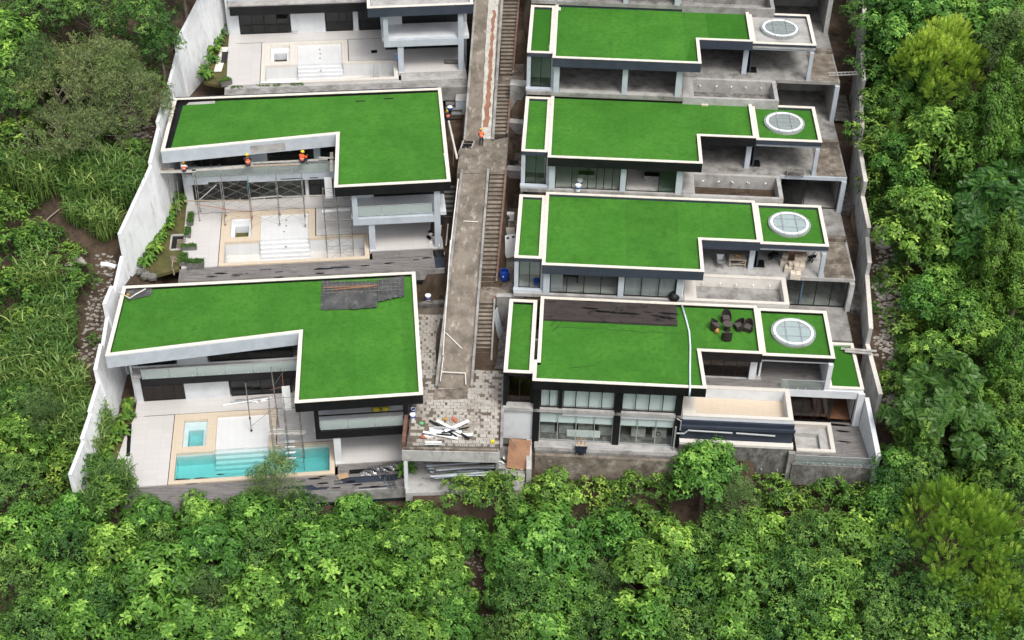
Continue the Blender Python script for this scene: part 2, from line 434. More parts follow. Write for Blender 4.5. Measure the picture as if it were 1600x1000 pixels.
M['boxwhite'] = surf('pale carton', (0.50, 0.44, 0.36), (0.57, 0.52, 0.45), 3, rough=0.85, rand=0.1)
M['bark'] = surf('grey brown bark', (0.13, 0.105, 0.08), (0.20, 0.175, 0.145), 4, rough=0.95, bump=0.4)
M['bark_pale'] = surf('pale dead wood', (0.30, 0.26, 0.215), (0.22, 0.185, 0.15), 4, rough=0.95)
M['rubble'] = surf('pale rubble', (0.36, 0.34, 0.31), (0.24, 0.215, 0.19), 4, rough=0.95, rand=0.2)
M['tarp'] = surf('dark grey sheet', (0.055, 0.058, 0.061), (0.10, 0.10, 0.10), 1.1, dirt=(0.20, 0.19, 0.18), dscale=1.2, dlo=0.56, dhi=0.7, rough=0.35)
M['stone'] = surf('planter stone', (0.16, 0.155, 0.145), (0.10, 0.095, 0.088), 3, rough=0.95)
M['yellow'] = surf('yellow plastic', (0.62, 0.52, 0.04), rough=0.5)
M['redplastic'] = surf('red plastic', (0.42, 0.13, 0.08), rough=0.5)
M['greenplastic'] = surf('green plastic', (0.10, 0.36, 0.16), rough=0.5)
M['navy'] = surf('navy wall', (0.022, 0.030, 0.048), (0.032, 0.04, 0.058), 0.7, rough=0.6)
# ------------------------------------------------------------------ frames of the buildings
RO = {1: (3.529, 126.781, 26.735), 2: (3.182, 116.928, 22.519), 3: (2.771, 106.607, 18.671), 4: (2.108, 95.97, 15.338)}
RYAW = -0.037212
FR = {k: Fr(v, RYAW) for k, v in RO.items()}
FR[0] = Fr(FR[1].W(-0.02, 9.86, 4.22), RYAW)
ZF = {0: -3.85, 1: -3.8, 2: -3.65, 3: -3.42, 4: -3.38}      # floor under each roof, in the villa's own height
LYAW = R(7.0)
FL = {1: Fr((-8.451, 100.387, 14.3), LYAW), 2: Fr((-7.17, 120.463, 20.9), LYAW), 3: Fr((-5.89, 140.543, 27.5), LYAW)}
ZT = -7.1                                                   # terrace floor of a left villa
LEVEL = {k: RO.get(k, tuple(FR[0].o))[2] + ZF[k] for k in range(5)}
GROUND4 = 8.42
LAND, SLAB = 11.5, 7.3
RAMP_A, RAMP_B = (89.2, LAND), (109.4, 18.9)
RAMP_C, RAMP_D = (114.2, 18.9), (140.0, 30.8)

def interp(t, pts):
    if t <= pts[0][0]: return pts[0][1]
    for (a, va), (b, vb) in zip(pts, pts[1:]):
        if t <= b: return va + (vb - va) * (t - a) / (b - a)
    return pts[-1][1]
WALL_L = [(79.0, -33.9), (88, -33.4), (95, -33.9), (99.7, -33.3), (107, -31.8), (114, -32.0), (123, -32.0), (129, -30.4), (145, -28.5)]
WALL_R = [(84.5, 29.7), (89, 30.0), (96, 29.7), (98, 30.6), (104, 30.7), (111.6, 30.9), (117.5, 31.7), (125, 32.6), (130, 33.3), (150, 34.5)]
ZNAT = [(-200, -60), (40, -16), (60, -8.5), (70, -3.6), (78, 1.2), (82, 3.9), (86, 6.6), (90, 9.0), (100, 13.4), (110, 18), (120, 22.5), (130, 27), (150, 36), (200, 52), (500, 90)]
def hump(x, y):
    return 0.5 * math.sin(x * 0.21 + 1.3) * math.sin(y * 0.17 + 0.4) + 0.28 * math.sin(x * 0.53 - y * 0.41) + 0.14 * math.sin(x * 1.3 + y * 1.1)
def znat(x, y):
    z = interp(y, ZNAT)
    if y < 86: z += 0.06 * abs(x) * min(1, (86 - y) / 10) - (1.0 if abs(x + 3) < 3 else 0)
    ox = max(0, -31 - x, x - 30)
    return z + 0.12 * min(ox, 40) + hump(x, y) * (1.0 if (x < -33 or x > 31 or y < 80) else 0.3)
def terr(x, y):
    n = znat(x, y)
    wl, wr = interp(y, WALL_L), interp(y, WALL_R)
    if x < wl - 0.1 or x > wr + 0.15 or y > 152: return n
    if x < -7.7:
        p = FL[1].I @ Vector((x, y, 0))
        if p.y < -18.9: return min(n, 6.2 + (p.y + 18.9) * 0.6)
        lev = 7.2 if p.y < 0.25 else (13.8 if p.y < 20.45 else 20.4 if p.y < 40.6 else 27.0)
        if p.x < -24.4: return lev - 0.12                   # the planted strip along the wall
        return lev - (1.9 if p.x > -22 else 0.45)
    if x < 0.6:
        if y < 80.5: return min(n, SLAB - 1.4 - (80.5 - y) * 0.5)
        if y < 86.6: return SLAB - 0.35
        if y < 89.4: return LAND - 0.5
        if x < interp(y, [(89, -6.5), (109, -5.0), (114, -5.1), (128, -4.2)]):     # the pit between the left villas and the ramp
            return interp(y, [(89.4, 11.0), (100.5, 11.0), (101.5, 13.2), (116, 15.0), (117.5, 17.4), (125, 18.6), (140, 19), (152, 33)])
        if x > -0.95 + (y - 99) * 0.035 and y > 91:          # service passage beside the right villas, in steps
            return 11.2 if y < 97.3 else 13.9 if y < 110.6 else 17.1 if y < 115.3 else 18.3 if y < 117.8 else 20.9 if y < 126 else 24
        return interp(y, [(89.4, LAND - 0.55), (109.4, 18.0), (114.5, 18.0), (140, 28.6), (152, 33)])
    p = FR[4].I @ Vector((x, y, 0))
    right = p.x > 18.0
    if p.y < -11.6 or (right and p.x > 11.5 and p.y < -11.2): return min(n, (6.4 if p.x < 10.5 else 5.6) + (p.y + 11.6) * 0.55)
    for k, lo in ((4, GROUND4), (3, LEVEL[4]), (2, LEVEL[3]), (1, LEVEL[2]), (0, LEVEL[1])):
        q = FR[k].I @ Vector((x, y, 0))
        if q.y < (-0.75 if right else -0.15):
            if k == 4: return GROUND4 - (1.7 if right else 0.5)
            sunk = 2.2 if 11.4 < q.x < 21.3 and -10.9 < q.y < -5.9 else 0.5     # room for the plunge pool
            return (lo if right else LEVEL[k]) - sunk
    return LEVEL[1] - 0.4 if right else LEVEL[0] - 0.5
def Pg(px, py, h=0.0):                  # where the photograph shows something h above the ground
    d = ray(px, py)
    d = d / d.length
    t = 80.0
    while t < 260:
        q = CAM + d * t
        if q.z < terr(q.x, q.y) + h: break
        t += 0.25
    return Vector((q.x, q.y, terr(q.x, q.y)))

def grid_axis(a, b, step, far):
    xs = [a + i * step for i in range(int((b - a) / step) + 1)]
    lo, hi, s = [], [], step
    q, d = a, step
    while q > -far:
        d *= 1.5; q -= d; lo.append(q)
    q, d = b, step
    while q < far + 100:
        d *= 1.5; q += d; hi.append(q)
    return lo[::-1] + xs + hi
gx, gy = grid_axis(-60, 60, 0.5, 300), grid_axis(58, 152, 0.5, 150)
mb = MB()
mb.v = [(x, y, terr(x, y)) for y in gy for x in gx]
nx = len(gx)
for j in range(len(gy) - 1):
    for i in range(nx - 1):
        mb.f.append((j * nx + i, j * nx + i + 1, (j + 1) * nx + i + 1, (j + 1) * nx + i)); mb.m.append(0)
mb.build('terrain', M['soil'], smooth=True, kind='structure')
# ------------------------------------------------------------------ shared building pieces
def window_x(par, x0, x1, z0, z1, y, n, pm, fm='frame', fw=0.07, dep=0.09, name='window', label=None, splits=None, bottom=None):
    """A glazed opening in a wall that faces -y; each pane is its own sub-part."""
    b = MB()
    b.box(x0, x1, y - dep / 2, y + dep / 2, z1 - fw, z1).box(x0, x1, y - dep / 2, y + dep / 2, z0, z0 + (bottom or fw))
    z0b = z0 + (bottom or fw)
    xs = splits or [x0 + (x1 - x0) * i / n for i in range(n + 1)]
    for i, x in enumerate(xs):
        a = x if i == 0 else (x - fw if i == len(xs) - 1 else x - fw / 2)
        b.box(a, a + fw, y - dep / 2 + 0.003, y + dep / 2 - 0.003, z0b, z1 - fw)
    f = b.build(name, M[fm], par)
    if label: f['label'] = label
    pms = pm if isinstance(pm, (list, tuple)) else [pm] * (len(xs) - 1)
    for i in range(len(xs) - 1):
        if pms[i] is None: continue
        g = MB().box(xs[i] + fw / 2, xs[i + 1] - fw / 2, y - 0.012, y + 0.012, z0b, z1 - fw)
        g.build('pane', M[pms[i]], f)
    return f
def roof_turf(par, poly, z, width, mat='turf', gap=0.006, dark=(), lift=0.0, off=0.0):
    xs = [p[0] for p in poly]
    x, hi, i = min(xs) - off, max(xs), 0
    while x < hi - 0.02:
        x2 = min(x + width, hi)
        q = clip_x(poly, max(x, min(xs)) + (gap / 2 if i else 0), x2 - gap / 2)
        if len(q) > 2:
            dz = (0, 0.006, 0.002, 0.008, 0.004)[i % 5]
            MB().prism(q, z, z + 0.03 + dz + lift).build('turf_strip', M['turf_dark' if i in dark else mat], par)
        x, i = x2, i + 1
def roof_block(par, poly, ztop, fh, fm, strip=2.2, mat='turf', rim=0.27, cope='cream', name='roof_slab', dark=(), recess=0.3, turf=True, off=0.0, slabmat=None):
    """Flat roof: slab with its fascia, parapet, pale coping and turf laid in strips."""
    zt = ztop - recess
    s = MB().prism(poly, ztop - fh, zt - 0.002).build(name, M[slabmat or fm], par)
    ins = inset(poly, rim - 0.03)
    MB().ring(poly, ins, zt, ztop - 0.055).build('parapet', M[fm], s)
    MB().ring(inset(poly, -0.025), inset(poly, rim), ztop - 0.055, ztop).build('coping', M[cope], s)
    if turf: roof_turf(s, inset(poly, rim + 0.01), zt, strip, mat, dark=dark, off=off)
    return s
def rail_x(par, x0, x1, y, z0, h, n, name='glass_railing', gm='rail_glass'):
    """Frameless glass balustrade along x: panels on round buttons with a top rail."""
    b = MB()
    b.box(x0, x1, y - 0.03, y + 0.03, z0 + h, z0 + h + 0.045)
    for i in range(n):
        a, c = x0 + (x1 - x0) * i / n, x0 + (x1 - x0) * (i + 1) / n
        for t in (0.18, 0.82):
            x = a + (c - a) * t
            b.tube([(x, y - 0.06, z0 + 0.12), (x, y + 0.05, z0 + 0.12)], 0.06, 8)
    r = b.build(name, M['silver'], par)
    for i in range(n):
        a, c = x0 + (x1 - x0) * i / n, x0 + (x1 - x0) * (i + 1) / n
        MB().box(a + 0.012, c - 0.012, y - 0.01, y + 0.01, z0, z0 + h).build('glass_panel', M[gm], r)
    return r
def basin(x0, x1, y0, y1, zt, depth, wall, par, name, mat, floor_mat=None, water=None, wz=0.0):
    b = MB()
    b.ring([(x0, y0), (x1, y0), (x1, y1), (x0, y1)], [(x0 + wall, y0 + wall), (x1 - wall, y0 + wall), (x1 - wall, y1 - wall), (x0 + wall, y1 - wall)], zt - depth - 0.2, zt)
    o = b.build(name, M[mat], par)
    MB().box(x0 + wall, x1 - wall, y0 + wall, y1 - wall, zt - depth - 0.18, zt - depth).build('basin_floor', M[floor_mat or mat], o)
    return o

# ------------------------------------------------------------------ the stepped villas on the right
MAIN = [(0, 0), (0, -10.66), (13.26, -10.66), (13.26, -6.15), (18.21, -6.15), (18.21, 0)]
R_LABEL = {0: 'uppermost villa of the right row, only its concrete floor edge and plunge pool in view',
           1: 'unfinished right villa with an open glassless storey and bare concrete skylight roof',
           2: 'right villa with black fascia and two paint buckets at its long glass front',
           3: 'villa on the right with slate fascia, curtained windows and cartons on its open terrace',
           4: 'lowest right villa, two glazed storeys, black columns, dark wicker chairs on its turf roof'}
def columns(par, fr_list, zf, mat, zt=-0.95):
    for x0, x1, y0, y1 in fr_list:
        MB().box(x0, x1, y0, y1, zf, zt).build('column', M[mat], par)

def skylight(par, z, dark=False, x=21.0, y=-2.95, r=1.78):
    s = MB().lathe([(r, z - 0.05), (r, z + 0.16), (r - 0.03, z + 0.19)], (x, y, 0), 40).build('skylight', M['conc_l'], par)
    b = MB()
    n = 48
    outer = [(x + (r - 0.13) * math.cos(2 * math.pi * i / n), y + (r - 0.13) * math.sin(2 * math.pi * i / n)) for i in range(n)]
    inner = [(x + (r - 0.34) * math.cos(2 * math.pi * i / n), y + (r - 0.34) * math.sin(2 * math.pi * i / n)) for i in range(n)]
    b.ring(outer, inner, z + 0.295, z + 0.34)
    b.build('ring', M['ring'], s)
    q = MB().lathe([(r - 0.36, z + 0.195), (r - 0.36, z + 0.2)], (x, y, 0), 40)
    q.build('floor_below', M['conc_d' if dark else 'wallin_w'], s)
    g = MB().lathe([(r + 0.05, z + 0.26), (r + 0.05, z + 0.29)], (x, y, 0), 40).build('dome_glass', M['sky_glass'], s)
    for dx in (-0.6, 0.6):
        h = math.sqrt((r + 0.05) ** 2 - dx * dx)
        MB().box(x + dx - 0.025, x + dx + 0.025, y - h, y + h, z + 0.342, z + 0.375).build('glazing_bar', M['silver'], s)
        MB().box(x - h, x + h, y + dx - 0.02, y + dx + 0.02, z + 0.342, z + 0.368).build('glazing_bar', M['silver'], s)
    return s

def villa(k):
    fr, zf = FR[k], ZF[k]
    fm = {0: 'black', 1: 'slate', 2: 'black', 3: 'slate', 4: 'black'}[k]
    cm = {0: 'pale', 1: 'pale', 2: 'pale', 3: 'pale', 4: 'black'}[k]
    flm = 'conc' if k < 3 else 'conc_l'
    t = thing('terraced_villa', R_LABEL[k], 'villa', fr.o, fr.yaw, 'turf roofed villas stepping up the right side')
    # roof
    roof_block(t, MAIN if k != 4 else [(0.28, 0), (0.28, -8.2), (0, -8.2), (0, -10.66), (13.5, -10.66), (13.26, -6.15), (18.21, -6.15), (18.21, 0)],
               0, 0.95, fm, 2.22 if k != 4 else 3.4, dark=(7, 8) if k == 1 else (), off=1.6 if k == 1 else 0.0)
    if k == 1:
        MB().prism([(12.0, -10.4), (13.0, -10.4), (13.0, -6.0), (12.5, -6.0)], -0.262, -0.225).build('turf_offcut', M['turf_dark'], t)
    ax0 = -2.31
    roof_block(t, [(ax0, -9.7), (-0.03, -9.7), (-0.03, -0.42), (ax0, -0.42)], -0.1, 0.42, fm if k in (1, 4) else 'slate', 2.4, rim=0.3, name='side_roof_slab', mat='turf_dark' if k == 1 else 'turf')
    sky_fm = fm if k != 2 else 'slate'
    roof_block(t, [(18.24, -6.09), (24, -6.09), (24, -0.03), (18.24, -0.03)], -0.2, 0.5, sky_fm, 3.0, name='skylight_roof_slab', turf=(k not in (0, 1)), slabmat='conc_l' if k == 1 else None, rim=0.29)
    skylight(t, -0.49, k < 3)
    MB().box(18.3, 23.95, -5.95, -5.6, -0.95, -0.71).build('beam', M[cm if k != 4 else 'white'], t)
    # floor of the storey
    zb = zf - 0.32
    b = MB()
    b.box(ax0, 12.0, -10.25, -0.2, zb, zf).box(12.003, 20.7, -6.5, -0.2, zb, zf - 0.001).box(20.703, 26.7, -6.3, -0.5, zb, zf - 0.002)
    b.build('floor_slab', M[flm], t)
    if k in (1, 2): MB().box(0.75, 11.2, -10.2, -9.6, zf + 0.002, zf + 0.05).build('sill_screed', M['conc_l'], t)
    MB().box(18, 26.7, 0.1, 9.2, zb, zf - 0.003).build('back_court', M['conc'], t)
    # walls
    wm = 'wallin' if k < 3 else 'wallin_w'
    b = MB()
    b.box(ax0 + 0.2, 11.8, -4.6, -4.4, zf, -0.96)
    b.box(11.65, 11.85, -9.75, -4.6, zf, -0.96)
    b.build('inner_wall', M[wm], t, kind='stuff')
    if k >= 2: MB().box(0.7, 11.6, -9.6, -4.7, zf + .003, zf + .016).build('room_floor', M['tile_d' if k == 2 else 'tile'], t)
    MB().box(11.9, 23.9, -0.45, -0.2, zf, -0.96).build('back_wall', M['conc' if k < 3 else 'wallin_w'], t)
    MB().box(ax0, ax0 + 0.22, -9.6, -0.5, zf - 4.8, -0.53).build('side_wall', M['conc_l'], t)
    MB().box(18.35, 18.5, -5.0, -0.5, zf + 0.002, -0.96).build('partition', M['slate' if k != 4 else 'wallin_w'], t)
    if k < 4:
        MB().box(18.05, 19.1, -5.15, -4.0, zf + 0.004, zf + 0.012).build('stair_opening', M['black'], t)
    # columns
    cols = [(0.15, 0.68, -10.2, -9.75), (6.38, 6.86, -10.2, -9.75), (11.22, 11.72, -10.2, -9.75)]
    if k < 4:
        columns(t, cols, zf, cm)
        columns(t, [(17.6, 18.05, -5.5, -5.1), (23.55, 23.9, -6.25, -5.9)], zf, cm)
    # annex window
    zw0 = zf - 0.02 if k != 4 else -3.7
    awp = {0: 'pane_dark', 1: 'pane_green', 2: 'pane_green', 3: 'pane', 4: 'pane_brown'}[k]
    window_x(t, -1.95, -0.12, zf + 0.05, -0.55, -9.5, 2, awp)
    b = MB()
    MB().box(ax0, -1.96, -9.62, -9.4, zf, -0.53).build('window_pier', M['pale' if k < 4 else 'black'], t)
    MB().box(-0.1, 0.14, -9.62, -9.4, zf, -0.53).build('window_pier', M['pale' if k < 4 else 'black'], t)
    if k != 4: MB().box(ax0 + .25, -0.05, -7.6, -7.5, zf + .003, -0.54).build('room_wall', M['wallin_w'], t)  # white wall added close behind the annex window to brighten the view inside
    if k < 4: MB().box(ax0 - 0.05, 0.6, -10.05, -9.63, zf - 0.02, zf + 0.16).build('sill', M['pale'], t)
    # main glazing
    if k == 2:
        window_x(t, 0.7, 6.36, zf + 0.02, -0.95, -9.95, 6, ['pane', 'pane', 'pane', 'pane', 'pane', 'pane'], splits=[0.7, 2.15, 3.55, 4.3, 4.95, 5.7, 6.36])
        window_x(t, 6.88, 11.2, zf + 0.02, -0.95, -9.95, 2, [None, 'pane_green'], splits=[6.88, 9.75, 11.2])
    if k == 3:
        window_x(t, 0.7, 6.36, zf + 0.02, -0.95, -9.95, 4, 'pane')
        window_x(t, 6.88, 11.2, zf + 0.02, -0.95, -9.95, 3, 'pane')
        for a, c in ((0.75, 1.75), (6.95, 11.1)):
            b = MB(); n = int((c - a) / 0.13)
            for i in range(n):
                x = a + (c - a) * i / n
                b.box(x, x + (c - a) / n * 0.98, -9.72 + (0.05 if i % 2 else 0), -9.66 + (0.05 if i % 2 else 0), zf + 0.03, -0.97)
            b.build('curtain', M['curtain'], t)
    # plunge pool sunk in the terrace
    pm, pf = {0: ('conc', 'conc'), 1: ('conc_l', 'conc_d'), 2: ('conc_l', 'soil'), 3: ('offwhite', 'conc'), 4: ('white', 'cope')}[k]
    pb = MB()
    pb.ring([(12.0, -10.25), (20.7, -10.25), (20.7, -6.503), (12.0, -6.503)], [(13.0, -9.95), (20.35, -9.95), (20.35, -6.85), (13.0, -6.85)], zf - 1.6, zf + 0.02)
    pool = pb.build('plunge_pool', M[pm], t)
    MB().box(13.0, 20.35, -9.95, -6.85, zf - 1.55, zf - (1.3 if k < 3 else 1.0)).build('pool_floor', M[pf], pool)
    if k in (1, 2, 3):
        MB().box(12.05, 20.65, -9.6, -9.3, zf - 1.0, zf - 0.55).build('overflow_kerb', M['conc'], pool)
        g = random.Random(k)
        nz = MB()
        for i in range(5): nz.tube([(13.8 + i * 1.4 + g.uniform(-.2, .2), -6.9, zf - 0.55), (13.8 + i * 1.4, -7.15, zf - 0.5)], 0.05, 6)
        nz.build('pool_nozzle', M['whitepaint'], pool)
    if k in (3, 4):
        MB().ring([(11.98, -10.28), (20.73, -10.28), (20.73, -6.48), (11.98, -6.48)], [(13.02, -9.93), (20.33, -9.93), (20.33, -6.87), (13.02, -6.87)], zf + 0.022, zf + 0.06).build('pool_coping', M['cope_w'], pool)
    # room under the right hand slab
    zl = zf - 3.6 if k < 4 else GROUND4 - fr.o.z + 0.1
    zfl = {0: LEVEL[1], 1: LEVEL[2], 2: LEVEL[3], 3: LEVEL[4]}.get(k, fr.o.z - 6.9) - fr.o.z
    b = MB()
    b.box(26.3, 26.68, -6.25, -0.6, zfl, zb - 0.002).box(20.72, 20.95, -6.25, -0.6, zfl, zb - 0.002).box(20.95, 26.3, -0.9, -0.62, zfl, zb - 0.002)
    b.build('lower_room_wall', M['conc_l' if k < 4 else 'wallin_w'], t)
    if k < 4: MB().box(26.28, 26.7, -6.6, -6.26, zfl, zb - 0.01).build('pier', M['pale' if k in (1, 2) else 'conc_w'], t)
    if k == 2:
        MB().box(20.7, 26.7, -6.42, -6.302, zf - 0.34, zf + 0.01).build('slab_edge', M['pale'], t)
        window_x(t, 20.97, 23.2, zfl + 0.02, zb - 0.02, -5.9, 2, ['pane_dark', 'pane_dark'])
        window_x(t, 23.25, 26.28, zfl + 0.02, zb - 0.02, -6.0, 1, [None])
    if k == 3:
        window_x(t, 20.97, 26.28, zfl + 0.02, zb - 0.02, -5.95, 4, 'pane')
        MB().box(22.4, 22.5, -5.75, -5.65, zfl, zb).build('blue_post', M['bluepaint'], t)
    if k < 4:
        MB().box(24.3, 26.6, -0.9, -0.5, zf + 0.003, zf + 0.35).build('upstand', M['conc_b'], t)
        b = MB(); b.prism([(24.1, -6.2), (26.6, -6.2), (26.5, -0.95), (24.1, -0.95)], zf + 0.0015, zf + 0.012)
        b.build('stained_screed', M['conc_b'], t)
    return t
V = {}
for k in range(5):
    V[k] = villa(k)
    if k: MB().box(26.9, 28.5, -6.2, -0.7, ZF[k] - 4.2, (LEVEL[k + 1] if k < 4 else GROUND4) - FR[k].o.z - .1).build('drain_channel', M['conc_d'], V[k])

# ------------------------------------------------------------------ what only the lowest villa has
def villa4():
    t, fr, zf = V[4], FR[4], ZF[4]
    zg = GROUND4 - fr.o.z                                   # -6.92
    y = -9.95
    # black frame of the front
    for x0, x1 in ((6.56, 7.08), (11.42, 11.85)): MB().box(x0, x1, y - 0.3, y + 0.15, zg - 0.1, -0.951).build('column', M['black'], t)
    MB().box(0.1, 0.62, y - 0.3, y + 0.15, zg - 0.1, -0.951).build('column', M['black'], t)
    MB().box(2.1, 2.4, y - 0.12, y + 0.1, zf, -0.951).build('column', M['black'], t)
    MB().box(ax := -2.31, 2.42, y - 0.25, y + 0.2, zf - 0.36, zf - 0.003).build('black_band', M['black'], t)
    MB().box(-2.32, -2.05, y - 0.05, y + 0.3, zf, -0.53).build('column', M['black'], t)
    window_x(t, 0.64, 2.08, zf + 0.02, -1.0, y, 2, 'pane')
    window_x(t, 2.42, 6.54, zf + 0.02, -1.0, y, 4, 'pane')
    window_x(t, 7.1, 11.4, zf + 0.02, -1.0, y, 4, 'pane')
    b = MB()
    b.box(0.64, 11.4, y + 0.25, y + 0.3, zf + 0.03, -1.0)
    b.build('window_blind', M['blind'], t)
    b = MB()
    b.box(2.44, 6.54, y - 0.14, y + 0.2, zf - 0.72, zf - 0.004).box(7.1, 11.4, y - 0.14, y + 0.2, zf - 0.72, zf - 0.004)
    b.build('spandrel', M['white'], t)
    MB().box(-2.3, 0.08, y - 0.05, y + 0.2, zg - 0.15, zf - 0.37).build('white_wall', M['white'], t)
    # ground storey: silver framed glass with hanging blinds, plant room behind
    zt = zf - 0.74
    MB().box(0.6, 11.9, -8.0, -7.8, zg, zb4).build('plant_room_wall', M['conc_d'], t)
    MB().box(0.3, 11.9, -10.9, -10.05, zg - 0.6, zg).build('ground_slab', M['conc_l'], t)
    MB().box(-2.3, 11.9, -10.045, -7.8, zg - 0.6, zg - .002).build('plant_room_floor', M['conc_d'], t)
    for x0, x1, n, door in ((0.64, 6.54, 4, 0), (7.1, 11.4, 3, 1)):
        f = window_x(t, x0, x1, zg + 0.01, zt - (0.0 if x0 > 2 else -0.36), y - 0.02, n, 'pane', 'silver', 0.06, splits=None if not door else [7.1, 8.5, 10.0, 11.4])
        MB().box(x0 + 0.05, x1 - 0.05, y + 0.09, y + 0.12, zt - 0.95, zt - 0.01).build('hanging_blind', M['blind'], t)
    MB().box(2.9, 5.6, -9.5, -9.42, zg + 0.02, zg + 0.72).build('low_panel', M['whitepaint'], t)
    # terrace behind the notch: bronze glazing, grey boards, glass rail
    window_x(t, 13.3, 17.5, zf + 0.02, -0.97, -5.2, 4, 'pane_brown')
    MB().box(17.5, 18.05, -5.5, -5.1, zf, -0.96).build('column', M['white'], t)
    MB().box(13.3, 17.5, -2.0, -1.9, zf + 0.003, -0.97).build('inner_wall', M['wallin_br'], t)
    MB().box(13.3, 17.5, -5.0, -2.0, zf + 0.004, zf + 0.012).build('brown_floor', M['wallin_br'], t)
    MB().box(23.55, 23.93, -6.4, -0.55, zf, -0.71).build('white_wall', M['white'], t)
    b = MB(); g = random.Random(3)
    for i in range(24):
        yy = -0.6 - i * 0.245
        x0, x1 = (18.55, 23.5) if yy > -5.3 else (12.1, 23.5)
        b.box(x0, x1, yy - 0.232, yy, zf + 0.002, zf + 0.03 + g.uniform(0, 0.006))
    b.build('decking', M['deck'], t, kind='stuff')
    rail_x(t, 20.0, 23.5, -6.42, zf - 0.05, 1.0, 2, gm='rail_clear')
    # turf roof of the room below, to the right
    roof_block(t, [(23.96, -6.35), (26.75, -6.35), (26.62, -0.52), (23.96, -0.52)], zf + 0.26, 0.24, 'white', 3.2, rim=0.26, name='lower_roof_slab', mat='turf_dark', recess=0.18)
    MB().box(20.75, 26.75, -6.5, -6.355, zf - 0.72, zf + 0.02).build('spandrel', M['white'], t)
    MB().box(26.32, 26.85, -6.7, -6.5, -6.9, zf - 0.02).build('pier', M['white'], t)
    zd = -6.9
    window_x(t, 20.97, 24.4, zd + 0.02, zf - 0.72, -6.2, 3, 'pane_brown')
    window_x(t, 24.45, 26.3, zd + 0.02, zf - 0.72, -6.25, 1, [None])
    MB().box(20.98, 26.29, -5.9, -0.92, zd + 0.003, zd + 0.02).build('brown_floor', M['wallin_br'], t)
    MB().prism([(23.0, -6.0), (23.5, -6.0), (23.7, -5.8), (22.9, -5.8)], zd + 0.03, zf - 0.9).build('curtain', M['offwhite'], t)
    # lower deck and its white side wall
    b = MB()
    for i in range(20):
        yy = -6.32 - i * 0.25
        if yy - 0.24 < -11.3: break
        b.box(24.62 if yy > -10.05 else 21.2, 27.15 + (-(yy) - 6.3) * 0.08, yy - 0.24, yy, zd - 0.02, zd + 0.02 + g.uniform(0, 0.008))
    b.build('decking', M['deck'], t, kind='stuff')
    for px, py, s in ((1309, 664, .8), (1317, 674, .55), (1319, 690, .5), (1290, 713, .5)):
        q = fr.at(px, py, zd + 0.03)
        MB().prism([(q.x + s * a * 1.3, q.y + s * c * .3) for a, c in ((-1, .3), (-.4, -.5), (.5, -.6), (1, -.1), (.4, .5), (-.5, .7))], zd + 0.031, zd + 0.034).build('wet_patch', M['wet'], t)
    MB().box(24.62, 27.4, -11.35, -6.3, zd - 0.5, zd - 0.03).build('deck_base', M['conc'], t)
    MB().box(21.1, 24.6, -11.35, -10.06, zd - 0.5, zd - 0.03).build('deck_base', M['conc'], t)
    MB().box(20.95, 27.5, -11.6, -11.36, zd - 2.2, zd + 0.03).build('deck_front_wall', M['conc_d'], t)
    rail_x(t, 21.15, 27.35, -11.45, zd + 0.035, 0.9, 5, gm='rail_clear')
    MB().prism([(26.9, -6.51), (27.35, -11.7), (27.75, -11.7), (27.25, -6.51)], [zd - .3, zd - 2.0, zd - 2.0, zd - .3], [zf - 0.45, -5.35, -5.35, zf - 0.45]).build('side_wall', M['white'], t)
    # jacuzzi
    j = MB().ring([(21.45, -10.05), (24.6, -10.05), (24.6, -6.55), (21.45, -6.55)], [(21.47, -9.75), (24.25, -9.75), (24.25, -6.9), (21.47, -6.9)], zd - 1.1, zd + 0.16).build('jacuzzi', M['cope_w'], t)
    MB().box(21.47, 24.25, -9.75, -6.9, zd - 1.0, zd - 0.62).build('jacuzzi_floor', M['conc_l'], j)
    MB().box(23.5, 24.25, -9.75, -6.9, zd - 0.62, zd - 0.2).box(21.47, 23.5, -7.6, -6.9, zd - 0.62, zd - 0.2).build('jacuzzi_bench', M['conc_l'], j)
    # front wall below the plunge pool
    MB().box(11.95, 20.85, -10.45, -10.26, zf - 2.25, zf - 0.35).build('pool_front_wall', M['navy'], t)
    MB().box(11.9, 20.95, -10.62, -10.45, zf - 1.0, zf - 0.75).build('ledge', M['slate'], t)
    MB().box(11.9, 20.95, -10.9, -10.3, zf - 2.5, zf - 2.26).build('ledge', M['offwhite'], t)
    MB().box(11.9, 20.95, -10.85, -10.3, -9.9, zf - 2.51).build('retaining_wall', M['conc_d'], t)
    MB().box(20.6, 21.1, -11.4, -11.0, -9.0, zf - 2.52).build('pier', M['conc'], t)
    def dp(pts, r):
        MB().tube(pts, r, 8).build('drain_pipe', M['silver'], t)
    for x in (14.6, 15.9, 17.3, 18.7, 20.0): MB().tube([(x, -10.8, -8.15), (x, -11.05, -8.2)], 0.05, 6).build('weep_pipe', M['silver'], t)
    dp([(11.6, -10.6, zf - 1.6), (12.2, -10.62, zf - 1.55), (12.5, -10.62, zf - 1.2), (16.0, -10.64, zf - 1.25)], 0.07)
    dp([(16.3, -10.64, zf - 1.25), (19.4, -10.64, zf - 1.35)], 0.07)
    dp([(11.5, -10.55, zf - 0.95), (11.5, -10.55, -6.9)], 0.07)
    dp([(11.5, -10.6, -1.9 - 1.5), (11.85, -10.62, -3.6), (11.85, -10.62, -4.6)], 0.05)
    # dark boards laid over the back of the roof, in front of the villa above
    b = MB()
    for i in range(13):
        yy = -0.32 - i * 0.20
        b.box(0.32 + g.uniform(0, .05), 11.55 + g.uniform(-.08, .04), yy - 0.19, yy, -0.10, -0.055 + g.uniform(0, 0.008))
    b.build('roof_decking', M['deck_d'], t, kind='stuff')
    MB().box(0.32, 11.5, -2.9, -0.33, -0.262, -0.11).build('deck_base', M['deck_d'], t)
    g = random.Random(5)
